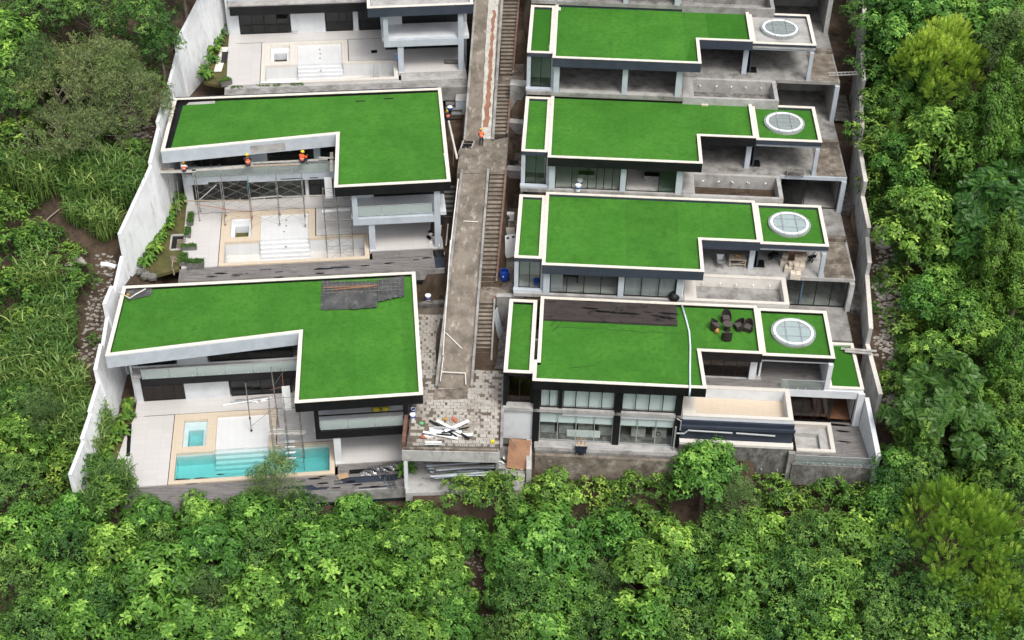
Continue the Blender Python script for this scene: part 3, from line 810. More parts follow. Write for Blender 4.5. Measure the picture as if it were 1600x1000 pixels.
    for px, py in ((925, 471), (945, 471), (922, 482), (942, 487), (965, 489), (985, 490), (1012, 488), (1028, 494), (1045, 490), (1043, 497)):
        q = fr.at(px, py, -0.05); s = g.uniform(.35, .8)
        MB().prism([(q.x + s * a * 1.2, q.y + s * c * .28) for a, c in ((-1, .3), (-.4, -.5), (.5, -.6), (1, -.1), (.4, .5), (-.5, .7))], -0.046, -0.043).build('wet_patch', M['wet'], t)
zb4 = ZF[4] - 0.33
villa4()
# long low wall and gutter in front of the lowest villa
fr = FR[4]
q = thing('retaining_wall', 'low brown stained retaining wall with a planted gutter in front of the lowest right villa', 'wall', fr.o, fr.yaw)
zg = GROUND4 - fr.o.z
MB().box(0.4, 11.85, -11.75, -11.45, zg - 2.8, zg - 0.1).build('wall_face', M['conc_b'], q)
MB().box(0.4, 11.85, -11.45, -11.2, zg - 0.7, zg - 0.35).build('gutter', M['soil'], q)
MB().box(0.4, 11.85, -11.2, -10.92, zg - 0.7, zg - 0.03).build('kerb', M['conc'], q)
# ------------------------------------------------------------------ the L shaped villas on the left
LPOLY = [(-24.75, 0.1), (-25.25, -9.0), (-9.9, -7.4), (-10.2, -16.0), (-0.3, -15.9), (0, 0)]
L_LABEL = {1: 'lowest left villa, L shaped turf roof over a black framed balcony',
           2: 'middle villa on the left with pale grey balcony frame and scaffolding along its facade',
           3: 'uppermost villa on the left with a bare unturfed slab roof and white empty terrace'}
def villa_l(k):
    fr = FL[k]
    t = thing('hillside_villa', L_LABEL[k], 'villa', fr.o, fr.yaw, 'L shaped villas stepping up the left side')
    fm = 'black' if k < 3 else 'slate'
    bal = {1: 'black', 2: 'pale', 3: 'pale'}[k]
    zu = -3.6                                               # upper floor
    if k == 1:
        roof_block(t, LPOLY, 0, 1.0, fm, 3.9, rim=0.3)
    elif k == 2:
        roof_block(t, LPOLY, 0, 1.0, fm, 2.6, rim=0.3, turf=False)
        s = t.children[0]
        band = [(-23.9, -0.9), (-24.5, -8.65), (-9.6, -7.1), (-9.9, -15.7), (-0.6, -15.6), (-0.31, -0.33), (-12, -0.35), (-20.5, -0.3)]
        roof_turf(s, band, -0.3, 3.7)
        MB().prism([(-23.4, -0.35), (-21.0, -0.3), (-21.0, -0.75), (-23.6, -0.8)], -0.295, -0.26).build('bare_screed', M['conc_l'], s)
        MB().box(-24.6, -0.3, 0.08, 0.16, -0.5, 0.045).build('gutter', M['slate'], s)
    else:
        roof_block(t, [(-10.2, -16.0), (-0.3, -15.9), (0, 0), (-10, 0)], 0, 1.0, fm, 3, rim=0.3, turf=False, slabmat=None)
        MB().prism([(-9.85, -15.65), (-0.65, -15.55), (-0.35, -0.4), (-9.65, -0.4)], -0.3, -0.2).build('roof_screed', M['conc_l'], t)
        MB().prism([(-24.75, 0.0), (-25.0, -6.6), (-10.05, -6.6), (-10.05, 0.0)], -1.0, -0.25).build('rear_roof_slab', M['conc_l'], t)
    # slanted rear wing: pale fascia board
    if k < 3:
        a, c = Vector((-25.25, -9.0, 0)), Vector((-9.9, -7.4, 0))
        n = Vector((c.y - a.y, -(c.x - a.x), 0)).normalized()
        p = [a + n * 0.03, c + n * 0.03, c + n * 0.003, a + n * 0.003]
        MB().prism([(v.x, v.y) for v in (a + n * .09, c + n * .09, c + n * .003, a + n * .003)], -1.25, -0.06).build('fascia_board', M['pale'], t)
        if k == 2:
            m_ = [a + (c - a) * 0.5, a + (c - a) * 0.7]
            MB().prism([(v.x, v.y) for v in (m_[0] + n * .1, m_[1] + n * .1, m_[1] + n * .095, m_[0] + n * .095)], -1.15, -0.35).build('unpainted_patch', M['conc_l'], t)
    # rear wing: upper facade
    yu, yg = -6.45, -6.8
    fx0, fx1 = -23.6, -9.0
    b = MB()
    b.box(fx0 - .4, fx1, yu - 0.0, yu + 0.2, zu, zu + 0.12).box(fx0 - .4, fx1, yu, yu + 0.2, -1.3, -1.0)
    ups = {1: [(-20.2, -17.7, 'w'), (-17.6, -10.6, 4), (-23.5, -20.3, 0)],
           2: [(-23.0, -21.5, 2), (-21.4, -18.2, 4), (-18.1, -16.3, 'w'), (-16.2, -12.2, 4), (-12.1, -11.5, 'w'), (-11.4, -9.2, 2)],
           3: [(-23.2, -16, 4), (-15.9, -13, 'w'), (-12.9, -9.2, 3)]}[k]
    for x0, x1, n in ups:
        if n == 'w': b.box(x0, x1, yu, yu + 0.2, zu + 0.12, -1.3)
    b.build('upper_wall', M['white' if k == 1 else 'pale'], t)
    for x0, x1, n in ups:
        if n != 'w': window_x(t, x0 + .03, x1 - .03, zu + 0.13, -1.31, yu + 0.1, max(n, 1), 'pane_dark')
    MB().box(fx0, fx1, -0.5, -0.3, zu, -1.0).build('rear_wall', M['wallin'], t)
    MB().box(fx0 - .5, fx0 - .3, -6.6, -0.5, ZT, -1.01).build('end_wall', M['white'], t)
    MB().box(fx0, fx1, -0.5, -0.3, ZT, zu - .4).build('rear_wall', M['wallin'], t)
    MB().box(fx0, fx1, -3.3, -3.1, zu + .002, -1.0).build('room_wall', M['wallin'], t)
    # balcony
    yb = -7.75
    MB().box(fx0 - .2, fx1, yb + 0.3, -0.55, zu - 0.36, zu).build('upper_slab', M['conc_l'], t)
    MB().box(fx0 + (0.5 if k == 1 else 0), -9.2, yb - 0.05, yb + 0.28, zu - 0.9, zu - 0.1).build('balcony_beam', M['black' if k != 2 else 'pale'], t)
    if k < 3: rail_x(t, fx0 + 0.6, -9.4, yb - 0.1, zu - 0.1, 1.0, 6)
    if k == 2:
        g = random.Random(1)
        bb = MB()
        for x0, x1 in ((-21.7, -18.2), (-15.2, -13.2), (-12.6, -11.8)): bb.box(x0, x1, yb - 0.08, yb - 0.052, zu - 0.9 + g.uniform(0, .2), zu - 0.68)
        bb.build('unpainted_patch', M['frame'], t)
    # ground facade
    gw = {1: [(-23.4, -19.9, 4, 'pane_brown'), (-19.9, -16.2, 'w', 0), (-16.1, -11.0, 4, 'pane_dark')],
          2: [(-23.3, -19.2, 4, 'pane_dark'), (-19.1, -17.0, 2, 'pane_dark'), (-16.9, -13.2, 1, 'pane_green'), (-13.1, -12.8, 'w', 0), (-12.75, -10.6, 2, 'pane_dark'), (-10.5, -9.9, 'w', 0), (-9.8, -9.0, 1, 'pane_dark')],
          3: [(-22.9, -17.9, 4, 'pane_dark'), (-17.8, -14.4, 'w', 0), (-14.35, -11.7, 2, 'pane_dark'), (-11.6, -11.1, 'w', 0), (-11.0, -7.3, 3, 'pane_dark')]}[k]
    zc = zu - 0.4
    MB().box(-23.95, gw[0][0], yg, yg + .2, ZT, zc).build('ground_wall', M['white'], t)
    for x0, x1, n, pm in gw:
        if n == 'w': MB().box(x0, x1, yg - 0.02, yg + 0.2, ZT, zc).build('ground_wall', M['white'], t)
    for x0, x1, n, pm in gw:
        if n != 'w': window_x(t, x0 + .02, x1 - .02, ZT + 0.02, zc, yg + 0.08, n, pm)
    MB().box(fx0, fx1, -4.6, -4.4, ZT, zc).build('room_wall', M['wallin' if k != 1 else 'wallin_br'], t)
    # front wing
    wx0, wx1 = -8.95, -0.9
    MB().box(wx0, wx0 + 0.22, -12.6, -6.85, zu, -1.0).build('wing_side_wall', M['white' if k == 1 else 'pale'], t)
    MB().box(wx1, wx1 + 0.25, -12.5, -0.5, ZT - 1.5, -1.0).build('wing_outer_wall', M['navy' if k < 3 else 'pale'], t)
    yf = -15.45
    MB().box(wx0, wx1 + .25, yf + 0.22, -6.82, zu - 0.36, zu - 0.002).build('wing_slab', M['white'], t)
    fw = 0.36
    b = MB()
    if k == 1:
        b.box(-8.85, -1.5, yf - 0.2, yf + 0.2, zu - 0.75, zu + 0.05).box(-8.85, -8.5, yf - 0.2, yf + 0.2, zu + 0.05, -1.002).box(-1.88, -1.5, yf - 0.2, yf + 0.2, zu + 0.05, -1.002)
        b.box(-8.5, -1.88, yf + .15, yf + 0.2, zu + 1.35, zu + 1.47)
    else:
        b.box(-8.8, -1.2, yf - 0.2, yf + 0.2, zu - 0.75, zu - 0.08).box(-8.8, -8.35, yf - 0.2, yf + 0.2, zu - 0.08, -1.002).box(-1.72, -1.2, yf - 0.22, yf + 0.22, ZT - .6, -1.002)
    b.build('balcony_frame', M[bal], t)
    if k < 3: rail_x(t, -8.45, -1.9, yf - (0.02 if k == 1 else -0.05), zu + 0.06, 0.98, 3)
    window_x(t, -6.9 if k > 1 else -8.4, -1.3, zu + 0.02, -1.0, -12.4, 4, 'pane_dark')
    if k > 1: MB().box(-8.72, -6.92, -12.5, -12.3, zu, -1.0).build('wing_front_wall', M['white'], t)
    MB().box(-8.4, -1.0, -10.2, -10.0, zu, -1.0).build('room_wall', M['wallin'], t)
    window_x(t, -8.6, -1.0, ZT + 0.02, zu - 0.37, -11.0, 5, 'pane_dark')
    MB().box(-8.6, -1.0, -8.4, -8.2, ZT, zu - 0.37).build('room_wall', M['wallin'], t)
    MB().box(-7.5, -6.95, yf - 0.1, yf + 0.5, ZT, zu - 0.77).build('column', M['white' if k == 1 else 'pale'], t)
    if k == 1: MB().box(-1.95, -1.55, yf - 0.1, yf + 0.3, ZT, zu - 0.77).build('column', M['white'], t)
    # terrace paving and deck
    tm = 'tile'
    b = MB()
    b.prism([(-23.85, -16.85), (-20.72, -16.85), (-20.72, -8.62), (-24.0, -8.62)] if k != 1 else [(-23.8, -16.85), (-20.72, -16.85), (-20.72, -8.62), (-24.0, -8.62), (-24.6, -11), (-25.05, -14.3)], ZT - .3, ZT)
    b.box(-24.0, -7.53, -8.6, -6.6, ZT - .3, ZT + .002).box(-12.2, -7.53, -13.0, -8.62, ZT - .3, ZT + .001)
    b.box(-7.5, -1.0, -15.75, -6.6, ZT - .3, ZT + .003)
    b.build('terrace_paving', M['tile' if k != 3 else 'tile'], t)
    MB().box(-24.0, -1.0, -18.6, -16.95, ZT - 1.6, ZT - 0.16).build('deck_base', M['navy' if k < 3 else 'conc'], t)
    MB().box(-24.3, -1.0, -6.6, -0.2, ZT - .3, ZT - .003).build('ground_slab', M['conc_l'], t)
    b = MB(); g = random.Random(20 + k)
    holes = {1: [(-7.2, -2.2, 2, 7), (-11.5, -9.6, 6, 8), (-10.2, -8.0, 8, 10), (-12.6, -11.2, 9, 10), (-6, -3, 10, 12)], 2: [(-11.2, -9.6, 5, 7), (-19.6, -18.2, 7, 8), (-17, -16, 4, 5)], 3: []}[k]
    if k < 3:
        for i in range(12):
            y1 = -16.93 - i * 0.152
            xs, x = [], -24.0
            while x < -1.95:
                x2 = min(x + g.uniform(2.2, 4.6), -1.9)
                segs = [(x, x2)]
                for hx0, hx1, i0, i1 in holes:
                    if i0 <= i < i1:
                        h0, h1 = hx0 + g.uniform(-.5, .5), hx1 + g.uniform(-.5, .5)
                        segs = [s for a_, c_ in segs for s in ((a_, min(c_, h0)), (max(a_, h1), c_)) if s[1] - s[0] > 0.15]
                for a_, c_ in segs:
                    if k == 1 or True: b.box(a_ + .01, c_, y1 - 0.14, y1, ZT - 0.12, ZT - 0.06 + g.uniform(0, .02))
                x = x2
        if k == 1 or k == 2:
            for i in range(7):
                y1 = -15.8 - i * 0.152
                x0, x1 = -7.3, -1.95
                hole = k == 1 and i > 3
                for a_, c_ in (((x0, x0 + .9), (x1 - .5, x1)) if hole else ((x0, x0 + 2.4), (x0 + 2.42, x1))):
                    b.box(a_, c_, y1 - 0.14, y1, ZT - 0.12, ZT - 0.055 + g.uniform(0, .02))
        b.build('decking', M['deck'], t, kind='stuff')
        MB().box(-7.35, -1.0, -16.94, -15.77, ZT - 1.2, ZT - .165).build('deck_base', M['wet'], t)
    else:
        MB().box(-24.0, -6.9, -17.4, -16.95, ZT - .6, ZT - .1).build('front_kerb', M['conc_l'], t)
        MB().box(-7.3, -1.0, -17.3, -15.8, ZT - 1.6, ZT - .02).build('front_ledge', M['conc_l'], t)
    if k < 3:
        MB().box(-24.0, -1.1, -18.78, -18.62, ZT - 1.2, ZT - 0.1).build('deck_edge', M['conc'], t)
    return t
VL = {k: villa_l(k) for k in (1, 2, 3)}
# dark slot, drain hatches and joints in the paving
fr = FL[1]
MB().prism([(fr.at(x, y, ZT).x, fr.at(x, y, ZT).y) for x, y in ((197, 713), (203, 713), (206, 663), (200, 663))], ZT + .003, ZT + .012).build('planting_slot', M['wet'], VL[1])
MB().box(-10.0, -9.4, -11.6, -11.0, ZT + .003, ZT + .012).build('hatch', M['wet'], VL[3])
for k in (1, 2, 3):
    b = MB()
    b.box(-20.74, -20.69, -16.9, -8.66, ZT + .0045, ZT + .012).box(-23.2, -7.6, -8.66, -8.61, ZT + .005, ZT + .014).box(-12.27, -12.2, -13.0, -8.66, ZT + .0045, ZT + .012).box(-12.2, -7.6, -13.05, -12.99, ZT + .005, ZT + .014)
    b.build('drain_slot', M['frame'], VL[k])

# ------------------------------------------------------------------ the pools on the left terraces
P_LABEL = {1: 'swimming pool filled with turquoise water on the lowest left terrace',
           2: 'empty white swimming pool with sand coloured coping, scaffold tower standing in it',
           3: 'empty white swimming pool with pale unfinished coping on the uppermost left terrace'}
def pool(k):
    fr = FL[k]
    t = thing('swimming_pool', P_LABEL[k], 'pool', fr.W(0, 0, ZT), fr.yaw, 'pools on the left terraces')
    cm = 'cope' if k < 3 else 'cope_w'
    # water edge outlines (ccw): long pool with a shallow shelf behind it, square spa beside the shelf
    x0, x1, yf, yb = -20.25, -7.95, -16.45, -13.35
    sx0, sx1, sy = -17.2, -12.85, -9.1
    jx0, jx1, jy0, jy1 = -19.85, -17.95, -12.65, -9.45
    D, zs = -1.45, -0.12
    zw = -0.36
    b = MB()                                                # coping: strips that butt together
    b.box(-20.68, x0, -16.85, -8.67, -.25, .03).box(x0, -7.55, -16.85, yf, -.25, .03).box(x1, -7.55, yf, -13.06, -.25, .03)
    b.box(x0, sx0, yb, jy0, -.25, .031).box(x0, sx0, jy1, -8.67, -.25, .031).box(x0, jx0, jy0, jy1, -.25, .031).box(jx1, sx0, jy0, jy1, -.25, .031)
    b.box(sx0, -12.28, sy, -8.67, -.25, .03).box(sx1, -12.28, -13.06, sy, -.25, .03).box(sx1, x1, yb, -13.06, -.25, .03)
    b.build('coping', M[cm], t)
    bm = 'poolwhite'
    b = MB()
    w_ = 0.0
    b.box(x0 - .2, x0, yf, yb, D, -.25).box(x1, x1 + .2, yf, yb, D, -.25).box(x0 - .2, x1 + .2, yf - .2, yf, D, -.25).box(x0, sx0, yb, yb + .2, D, -.25).box(sx1, x1, yb, yb + .2, D, -.25)
    b.build('basin_wall', M[bm], t)
    MB().box(x0 - .2, x1 + .2, yf - .2, -14.55, D - .15, D).box(x0 - .2, sx0, -14.55, yb + .2, D - .15, D).box(sx1, x1 + .2, -14.55, yb + .2, D - .15, D).build('basin_floor', M[bm if k == 1 else 'tile_d'], t)
    MB().box(sx0, sx1, -12.9, sy, -.6, zs - .12).build('shallow_shelf', M[bm], t)
    MB().box(sx0 - .1, sx0, yb, sy, -1.2, -.252).box(sx1, sx1 + .1, yb, sy, -1.2, -.252).box(sx0, sx1, sy, sy + .1, -1.2, -.252).build('shelf_wall', M[bm], t)
    for i in range(5):
        MB().box(sx0, sx1, -13.22 - i * .33, -12.9 - i * .33, D, max(D + .02, -.22 - (i + 1) * 0.25)).build('step', M[bm], t)
    # spa
    MB().ring([(jx0 - .15, jy0 - .15), (jx1 + .15, jy0 - .15), (jx1 + .15, jy1 + .15), (jx0 - .15, jy1 + .15)], [(jx0, jy0), (jx1, jy0), (jx1, jy1), (jx0, jy1)], -1.1, -.252).build('spa_wall', M[bm], t)
    MB().box(jx0, jx1, jy0, jy1, -1.2, -1.0).build('spa_floor', M[bm if k == 1 else 'soil' if k == 3 else 'mossy'], t)
    b = MB()
    b.box(jx0, jx0 + .38, jy0, jy1, -1.0, -.3).box(jx0 + .38, jx1, jy1 - 1.1 if k == 2 else jy1 - .95, jy1, -1.0, -.3).box(jx1 - .3, jx1, jy0, jy1 - (1.1 if k == 2 else .95), -1.0, -.3)
    b.build('spa_bench', M['white'], t)
    if k == 1:
        MB().prism([(x0 + .003, yf + .003), (x1 - .003, yf + .003), (x1 - .003, yb - .003), (sx1 - .003, yb - .003), (sx1 - .003, -12.905), (sx0 + .003, -12.905), (sx0 + .003, yb - .003), (x0 + .003, yb - .003)], D + .004, zw).build('water', M['water'], t)
        MB().box(jx0 + .003, jx1 - .003, jy0 + .003, jy1 - .003, -.996, -.17).build('spa_water', M['water'], t)
    else:
        g = random.Random(k)
        b = MB()
        for i in range(5): b.lathe([(.09, 0), (.09, .02)], (-15 + g.uniform(-.1, .1), -10 - i * .9, -.238 if i < 3 else -.6), 10)
        b.build('floor_drain', M['conc_d'], t)
    return t
def water(name, col_, dens):            # clear water: the deeper, the more turquoise
    m = bpy.data.materials.new(name); m.use_nodes = True; t = m.node_tree; t.nodes.clear()
    o = _n(t, 'ShaderNodeOutputMaterial'); tr = _n(t, 'ShaderNodeBsdfTransparent'); gl = _n(t, 'ShaderNodeBsdfGlossy'); va = _n(t, 'ShaderNodeVolumeAbsorption')
    gl.inputs['Roughness'].default_value = 0.03
    va.inputs['Color'].default_value = (*col_, 1); va.inputs['Density'].default_value = dens
    bp = _n(t, 'ShaderNodeBump'); bp.inputs['Strength'].default_value = 0.2; bp.inputs['Distance'].default_value = 0.03
    t.links.new(noise(t, 2.2, 3), bp.inputs['Height']); t.links.new(bp.outputs[0], gl.inputs['Normal'])
    fz = _n(t, 'ShaderNodeFresnel'); fz.inputs[0].default_value = 1.33; t.links.new(bp.outputs[0], fz.inputs['Normal'])
    m2 = _n(t, 'ShaderNodeMixShader'); t.links.new(fz.outputs[0], m2.inputs[0]); t.links.new(tr.outputs[0], m2.inputs[1]); t.links.new(gl.outputs[0], m2.inputs[2])
    t.links.new(m2.outputs[0], o.inputs['Surface']); t.links.new(va.outputs[0], o.inputs['Volume'])
    return m
M['water'] = water('turquoise pool water', (0.0, 0.86, 0.85), 0.55)
PL = {k: pool(k) for k in (1, 2, 3)}

# black wet patches on the grey decks
def patches(f, par, pts, z, seed):
    g = random.Random(seed)
    for px, py, s in pts:
        q = f.at(px, py, z); n = 9
        MB().prism([(q.x + s * math.cos(6.283 * i / n) * g.uniform(.6, 1.2), q.y + s * .2 * math.sin(6.283 * i / n) * g.uniform(.6, 1.2)) for i in range(n)], z, z + .003).build('wet_patch', M['wet'], par)
patches(FL[1], VL[1], [(284, 750, .9), (312, 748, .8), (300, 755, .5), (345, 741, .4), (480, 741, .5), (490, 748, .6), (505, 744, .4), (470, 752, .4), (548, 752, .5), (560, 757, .5), (585, 760, .4), (505, 755, .5), (525, 762, .4)], ZT - .036, 1)
patches(FL[2], VL[2], [(330, 432, .5), (345, 427, .7), (368, 431, .4), (436, 425, .4), (506, 420, .9), (500, 427, .6), (437, 433, .5), (570, 415, .4), (606, 411, .5), (650, 406, .4), (667, 403, .5)], ZT - .036, 2)
# ------------------------------------------------------------------ boundary walls in stepped panels
def panel_wall(name, label, panels, line, mat, th=0.28, drop=1.2, side=1, batter=0.0):
    t = thing(name, label, 'wall', (interp(panels[0][0], line), panels[0][0], 0))
    o = t.location.copy()
    for (y0, z0, y1, z1) in panels:
        x0, x1 = interp(y0, line), interp(y1, line)
        d = Vector((x1 - x0, y1 - y0)).normalized(); n = Vector((d.y, -d.x)) * (th / 2)
        pl = [(x0 + n.x, y0 + n.y), (x1 + n.x, y1 + n.y - 0.01), (x1 - n.x, y1 - n.y - 0.01), (x0 - n.x, y0 - n.y)]
        zb = [min(terr(interp(y, line) - side * 0.9, y), terr(interp(y, line) + side * 0.9, y)) - drop for y in (y0, y1)]
        bt = [(z0 - zb[0]) * batter, (z1 - zb[1]) * batter]        # the foot is thicker than the top
        lo = [(pl[0][0] + bt[0], pl[0][1]), (pl[1][0] + bt[1], pl[1][1]), pl[2], pl[3]]
        vs = [(p[0] - o.x, p[1] - o.y, z) for p, z in zip(lo, (zb[0], zb[1], zb[1], zb[0]))] + [(p[0] - o.x, p[1] - o.y, z) for p, z in zip(pl, (z0, z1, z1, z0))]
        MB().add(vs, [(3, 2, 1, 0), (4, 5, 6, 7), (0, 1, 5, 4), (1, 2, 6, 5), (2, 3, 7, 6), (3, 0, 4, 7)]).build('wall_panel', M[mat], t)
        MB().prism([(p[0] - o.x, p[1] - o.y) for p in inset(pl, -0.02)], [z0, z1, z1, z0], [z0 + .05, z1 + .05, z1 + .05, z0 + .05]).build('wall_cap', M['cope_w' if mat == 'conc_w' else 'white'], t)
    return t
panel_wall('boundary_wall', 'white stepped boundary wall beside the lowest left villa and its pool',
           [(79.6, 9.6, 83.0, 9.8), (83.0, 10.2, 85.4, 10.6), (85.4, 10.9, 88.2, 11.5), (88.2, 12.9, 91.2, 13.1), (91.2, 12.5, 94.4, 13.2), (94.4, 14.7, 96.6, 14.9), (96.6, 14.0, 99.5, 15.9)], WALL_L, 'wallwhite', batter=.11)
panel_wall('boundary_wall', 'white stepped boundary wall beside the middle and uppermost left villas',
           [(99.75, 18.0, 106.9, 20.2), (106.9, 20.6, 111.5, 21.3), (111.5, 21.9, 117, 22.4), (117, 22.3, 121.8, 23.2), (121.8, 24.2, 129, 26.2), (129, 27.4, 140, 31.0)], WALL_L, 'wallwhite', batter=.07)
panel_wall('boundary_wall', 'grey concrete boundary wall in stepped panels along the right row of villas',
           [(88.4, 11.9, 94.0, 12.5), (94.0, 14.2, 101, 14.5), (101, 15.8, 103.4, 16.8), (103.4, 17.8, 107.6, 18.2), (107.6, 19.8, 113, 20.2), (113, 21.9, 118, 22.4), (118, 24.0, 123.5, 24.6), (123.5, 26.3, 130, 27.2), (130, 29, 142, 33)], WALL_R, 'conc_w', 0.32, side=-1)

# ------------------------------------------------------------------ ramps between the rows
_ra, _rb, _rc, _rd = P(708, 606, LAND + .02), P(743, 267, 18.9), P(747, 220, 18.92), P(763, 0, 25.6)
def zr(y):
    a, b = (_ra, _rb) if y < 111.5 else (_rc, _rd)
    return a.z + (b.z - a.z) * (y - a.y) / (b.y - a.y)
def on_ramp(px, py):
    z = 14.0
    z = 15.0 if py > 245 else 22.0
    for _ in range(60): z = .6 * z + .4 * zr(P(px, py, z).y)
    return P(px, py, z)
def sheet(name, a, b, c, d, th, mat, **kw):            # a b front, c d back (left, right)
    mb = MB(); v = [Vector(q) for q in (a, b, d, c)]
    mb.add([*v, *[q - Vector((0, 0, th)) for q in v]], [(0, 1, 2, 3), (7, 6, 5, 4), (0, 4, 5, 1), (1, 5, 6, 2), (2, 6, 7, 3), (3, 7, 4, 0)])
    return mb.build(name, M[mat], None, **kw)
def Vz(v, z): return Vector((v.x, v.y, z))
LA, LB, LC, LD = P(682, 606, LAND + .02), P(737, 606, LAND + .02), P(722, 267, 18.9), P(763, 267, 18.9)
sheet('ramp', LA, LB, LC, LD, 3.5, 'ramp', kind='structure')
UA, UB, UC, UD = P(726, 220, 18.92), P(768, 220, 18.92), P(743, 0, 25.6), P(784, 0, 25.6)
def ext(a, c, s): return a + (c - a) * s
sheet('ramp', UA, UB, ext(UA, UC, 1.6), ext(UB, UD, 1.6), 3.5, 'ramp', kind='structure')
def kerb(label, a, b, w, h, mat='conc'):
    o = MB().bar(a + Vector((0, 0, h / 2 - .1)), b + Vector((0, 0, h / 2 - .1)), w, h + .2).build('kerb', M[mat], None)
    o['kind'] = 'structure'
kerb('', LA, LC, 0.22, 0.28); kerb('', LB, LD, 0.2, 0.3)
kerb('', UA, ext(UA, UC, 1.6), 0.2, 0.2); kerb('', UB + Vector((.12, 0, 0)), ext(UB, UD, 1.6), 0.25, 0.25)
# lime stained strip with its red mud streak down the upper ramp
up = lambda v, h: v + Vector((0, 0, h))
def strip_on(a0, a1, b0, b1, h, mat, name, n=26, jit=0.0, seed=1):
    g = random.Random(seed); mb = MB(); va = []
    for i in range(n + 1):
        t = i / n
        l, r = a0 + (b0 - a0) * t, a1 + (b1 - a1) * t
        va += [up(l + Vector((g.uniform(-jit, jit), 0, 0)), h), up(r + Vector((g.uniform(-jit, jit), 0, 0)), h)]
    mb.add(va, [(2 * i, 2 * i + 1, 2 * i + 3, 2 * i + 2) for i in range(n)])
    return mb.build(name, M[mat], None, kind='structure')
s0, s1 = on_ramp(751, 218), on_ramp(767, 218)
e0, e1 = on_ramp(763, 0), on_ramp(779, 0)
strip_on(s0, s1, ext(s0, e0, 1.3), ext(s1, e1, 1.3), 0.07, 'limewash', 'ramp_lining', jit=0.04)
s0, s1 = on_ramp(755, 200), on_ramp(764, 200)
e0, e1 = on_ramp(770, 17), on_ramp(774, 17)
strip_on(s0, s1, e0, e1, 0.078, 'mud', 'mud_streak', 40, 0.10, 4)
# middle landing
def slab_px(name, pts, z, th, mat):
    v = [P(x, y, z) for x, y in pts]
    return MB().prism([(p.x, p.y) for p in v], z - th, z).build(name, M[mat], None, kind='structure')
slab_px('landing', [(714, 271), (790, 269), (795, 214), (770, 219), (722, 219), (718, 236)], 18.88, 1.2, 'ramp')

# ------------------------------------------------------------------ stairs
M['riser'] = surf('riser with painted shade', (0.10, 0.082, 0.064), (0.06, 0.048, 0.038), 1.5, rough=0.95)  # risers darkened in colour to stand for the shade on upright faces
def stairs(label, l0, r0, l1, r1, n, mat, wall=True, group=None):
    t = thing('stairs', label, 'stairs', l0, 0, group)
    o = Vector(l0)
    for i in range(n):
        a, b = i / n, (i + 1) / n
        p = [l0 + (l1 - l0) * a, r0 + (r1 - r0) * a, r0 + (r1 - r0) * b, l0 + (l1 - l0) * b]
        z = l0.z + (l1.z - l0.z) * b
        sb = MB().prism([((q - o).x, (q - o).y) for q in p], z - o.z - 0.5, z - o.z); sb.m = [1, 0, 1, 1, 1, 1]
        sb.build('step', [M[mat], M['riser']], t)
    if wall:
        for s, mm in ((1, 'rust'),):
            a, b = r0 - o, r1 - o
            MB().bar(a + Vector((.1, 0, .0)), b + Vector((.1, 0, .0)), .14, 1.0).build('side_wall', M['conc'], t)
            MB().bar(a + Vector((.1, 0, .53)), b + Vector((.1, 0, .53)), .16, .06).build('rail_cap', M['rust'], t)
    return t
ZM, ZM2 = 14.2, 21.4
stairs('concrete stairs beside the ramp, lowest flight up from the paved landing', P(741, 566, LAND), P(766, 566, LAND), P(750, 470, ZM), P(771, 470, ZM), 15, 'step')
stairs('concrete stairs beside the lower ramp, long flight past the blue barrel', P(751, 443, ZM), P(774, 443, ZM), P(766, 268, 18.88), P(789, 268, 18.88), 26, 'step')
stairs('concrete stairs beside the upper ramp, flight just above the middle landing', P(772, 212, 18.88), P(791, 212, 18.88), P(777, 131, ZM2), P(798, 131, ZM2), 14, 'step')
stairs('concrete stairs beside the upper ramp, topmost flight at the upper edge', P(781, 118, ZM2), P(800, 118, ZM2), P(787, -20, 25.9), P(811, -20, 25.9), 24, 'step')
slab_px('landing', [(750, 470), (800, 470), (812, 308), (793, 308), (777, 443), (751, 443)], ZM - .01, .4, 'conc_b')
slab_px('passage', [(770, 586), (790, 586), (800, 472), (776, 472)], 11.45, .3, 'conc_d')
slab_px('landing', [(777, 131), (822, 133), (826, 100), (803, 100), (801, 118), (780, 118)], ZM2 - .01, .4, 'conc_b')
slab_px('passage', [(793, 262), (818, 262), (822, 195), (799, 195)], 17.3, .4, 'conc_b')
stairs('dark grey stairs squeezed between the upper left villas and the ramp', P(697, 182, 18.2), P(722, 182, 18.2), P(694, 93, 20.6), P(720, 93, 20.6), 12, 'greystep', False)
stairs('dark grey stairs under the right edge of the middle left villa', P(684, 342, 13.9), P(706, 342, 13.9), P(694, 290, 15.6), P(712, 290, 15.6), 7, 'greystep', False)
# retaining walls and planter boxes of the service passage beside the right row
def wall_box(label, pts, z0, z1, mat, name='retaining_wall'):
    v = [P(x, y, z1) for x, y in pts]
    o = v[0]
    t = thing(name, label, 'wall', Vz(o, z0))
    MB().prism([(p.x - o.x, p.y - o.y) for p in v], 0, z1 - z0).build('wall_face', M[mat], t)
    MB().prism(inset([(p.x - o.x, p.y - o.y) for p in v], -0.03), z1 - z0, z1 - z0 + .06).build('wall_cap', M['conc_l'], t)
    return t
wall_box('low grey wall between the stairs and the top right villa', [(797, 133), (823, 135), (824, 127), (799, 125)], 19.5, 22.4, 'conc')
wall_box('pale blue grey wall beside the stairs, left of the second right turf roof', [(797, 158), (821, 160), (822, 154), (799, 152)], 18.0, 20.6, 'pale')
wall_box('grey wall above a brown recess left of the second right turf roof', [(795, 192), (817, 194), (818, 188), (797, 186)], 17.4, 19.4, 'conc')
wall_box('tall dark grey wall left of the third right villa, scrap lying on it', [(790, 266), (817, 268), (818, 261), (791, 259)], 14.0, 17.9, 'conc')
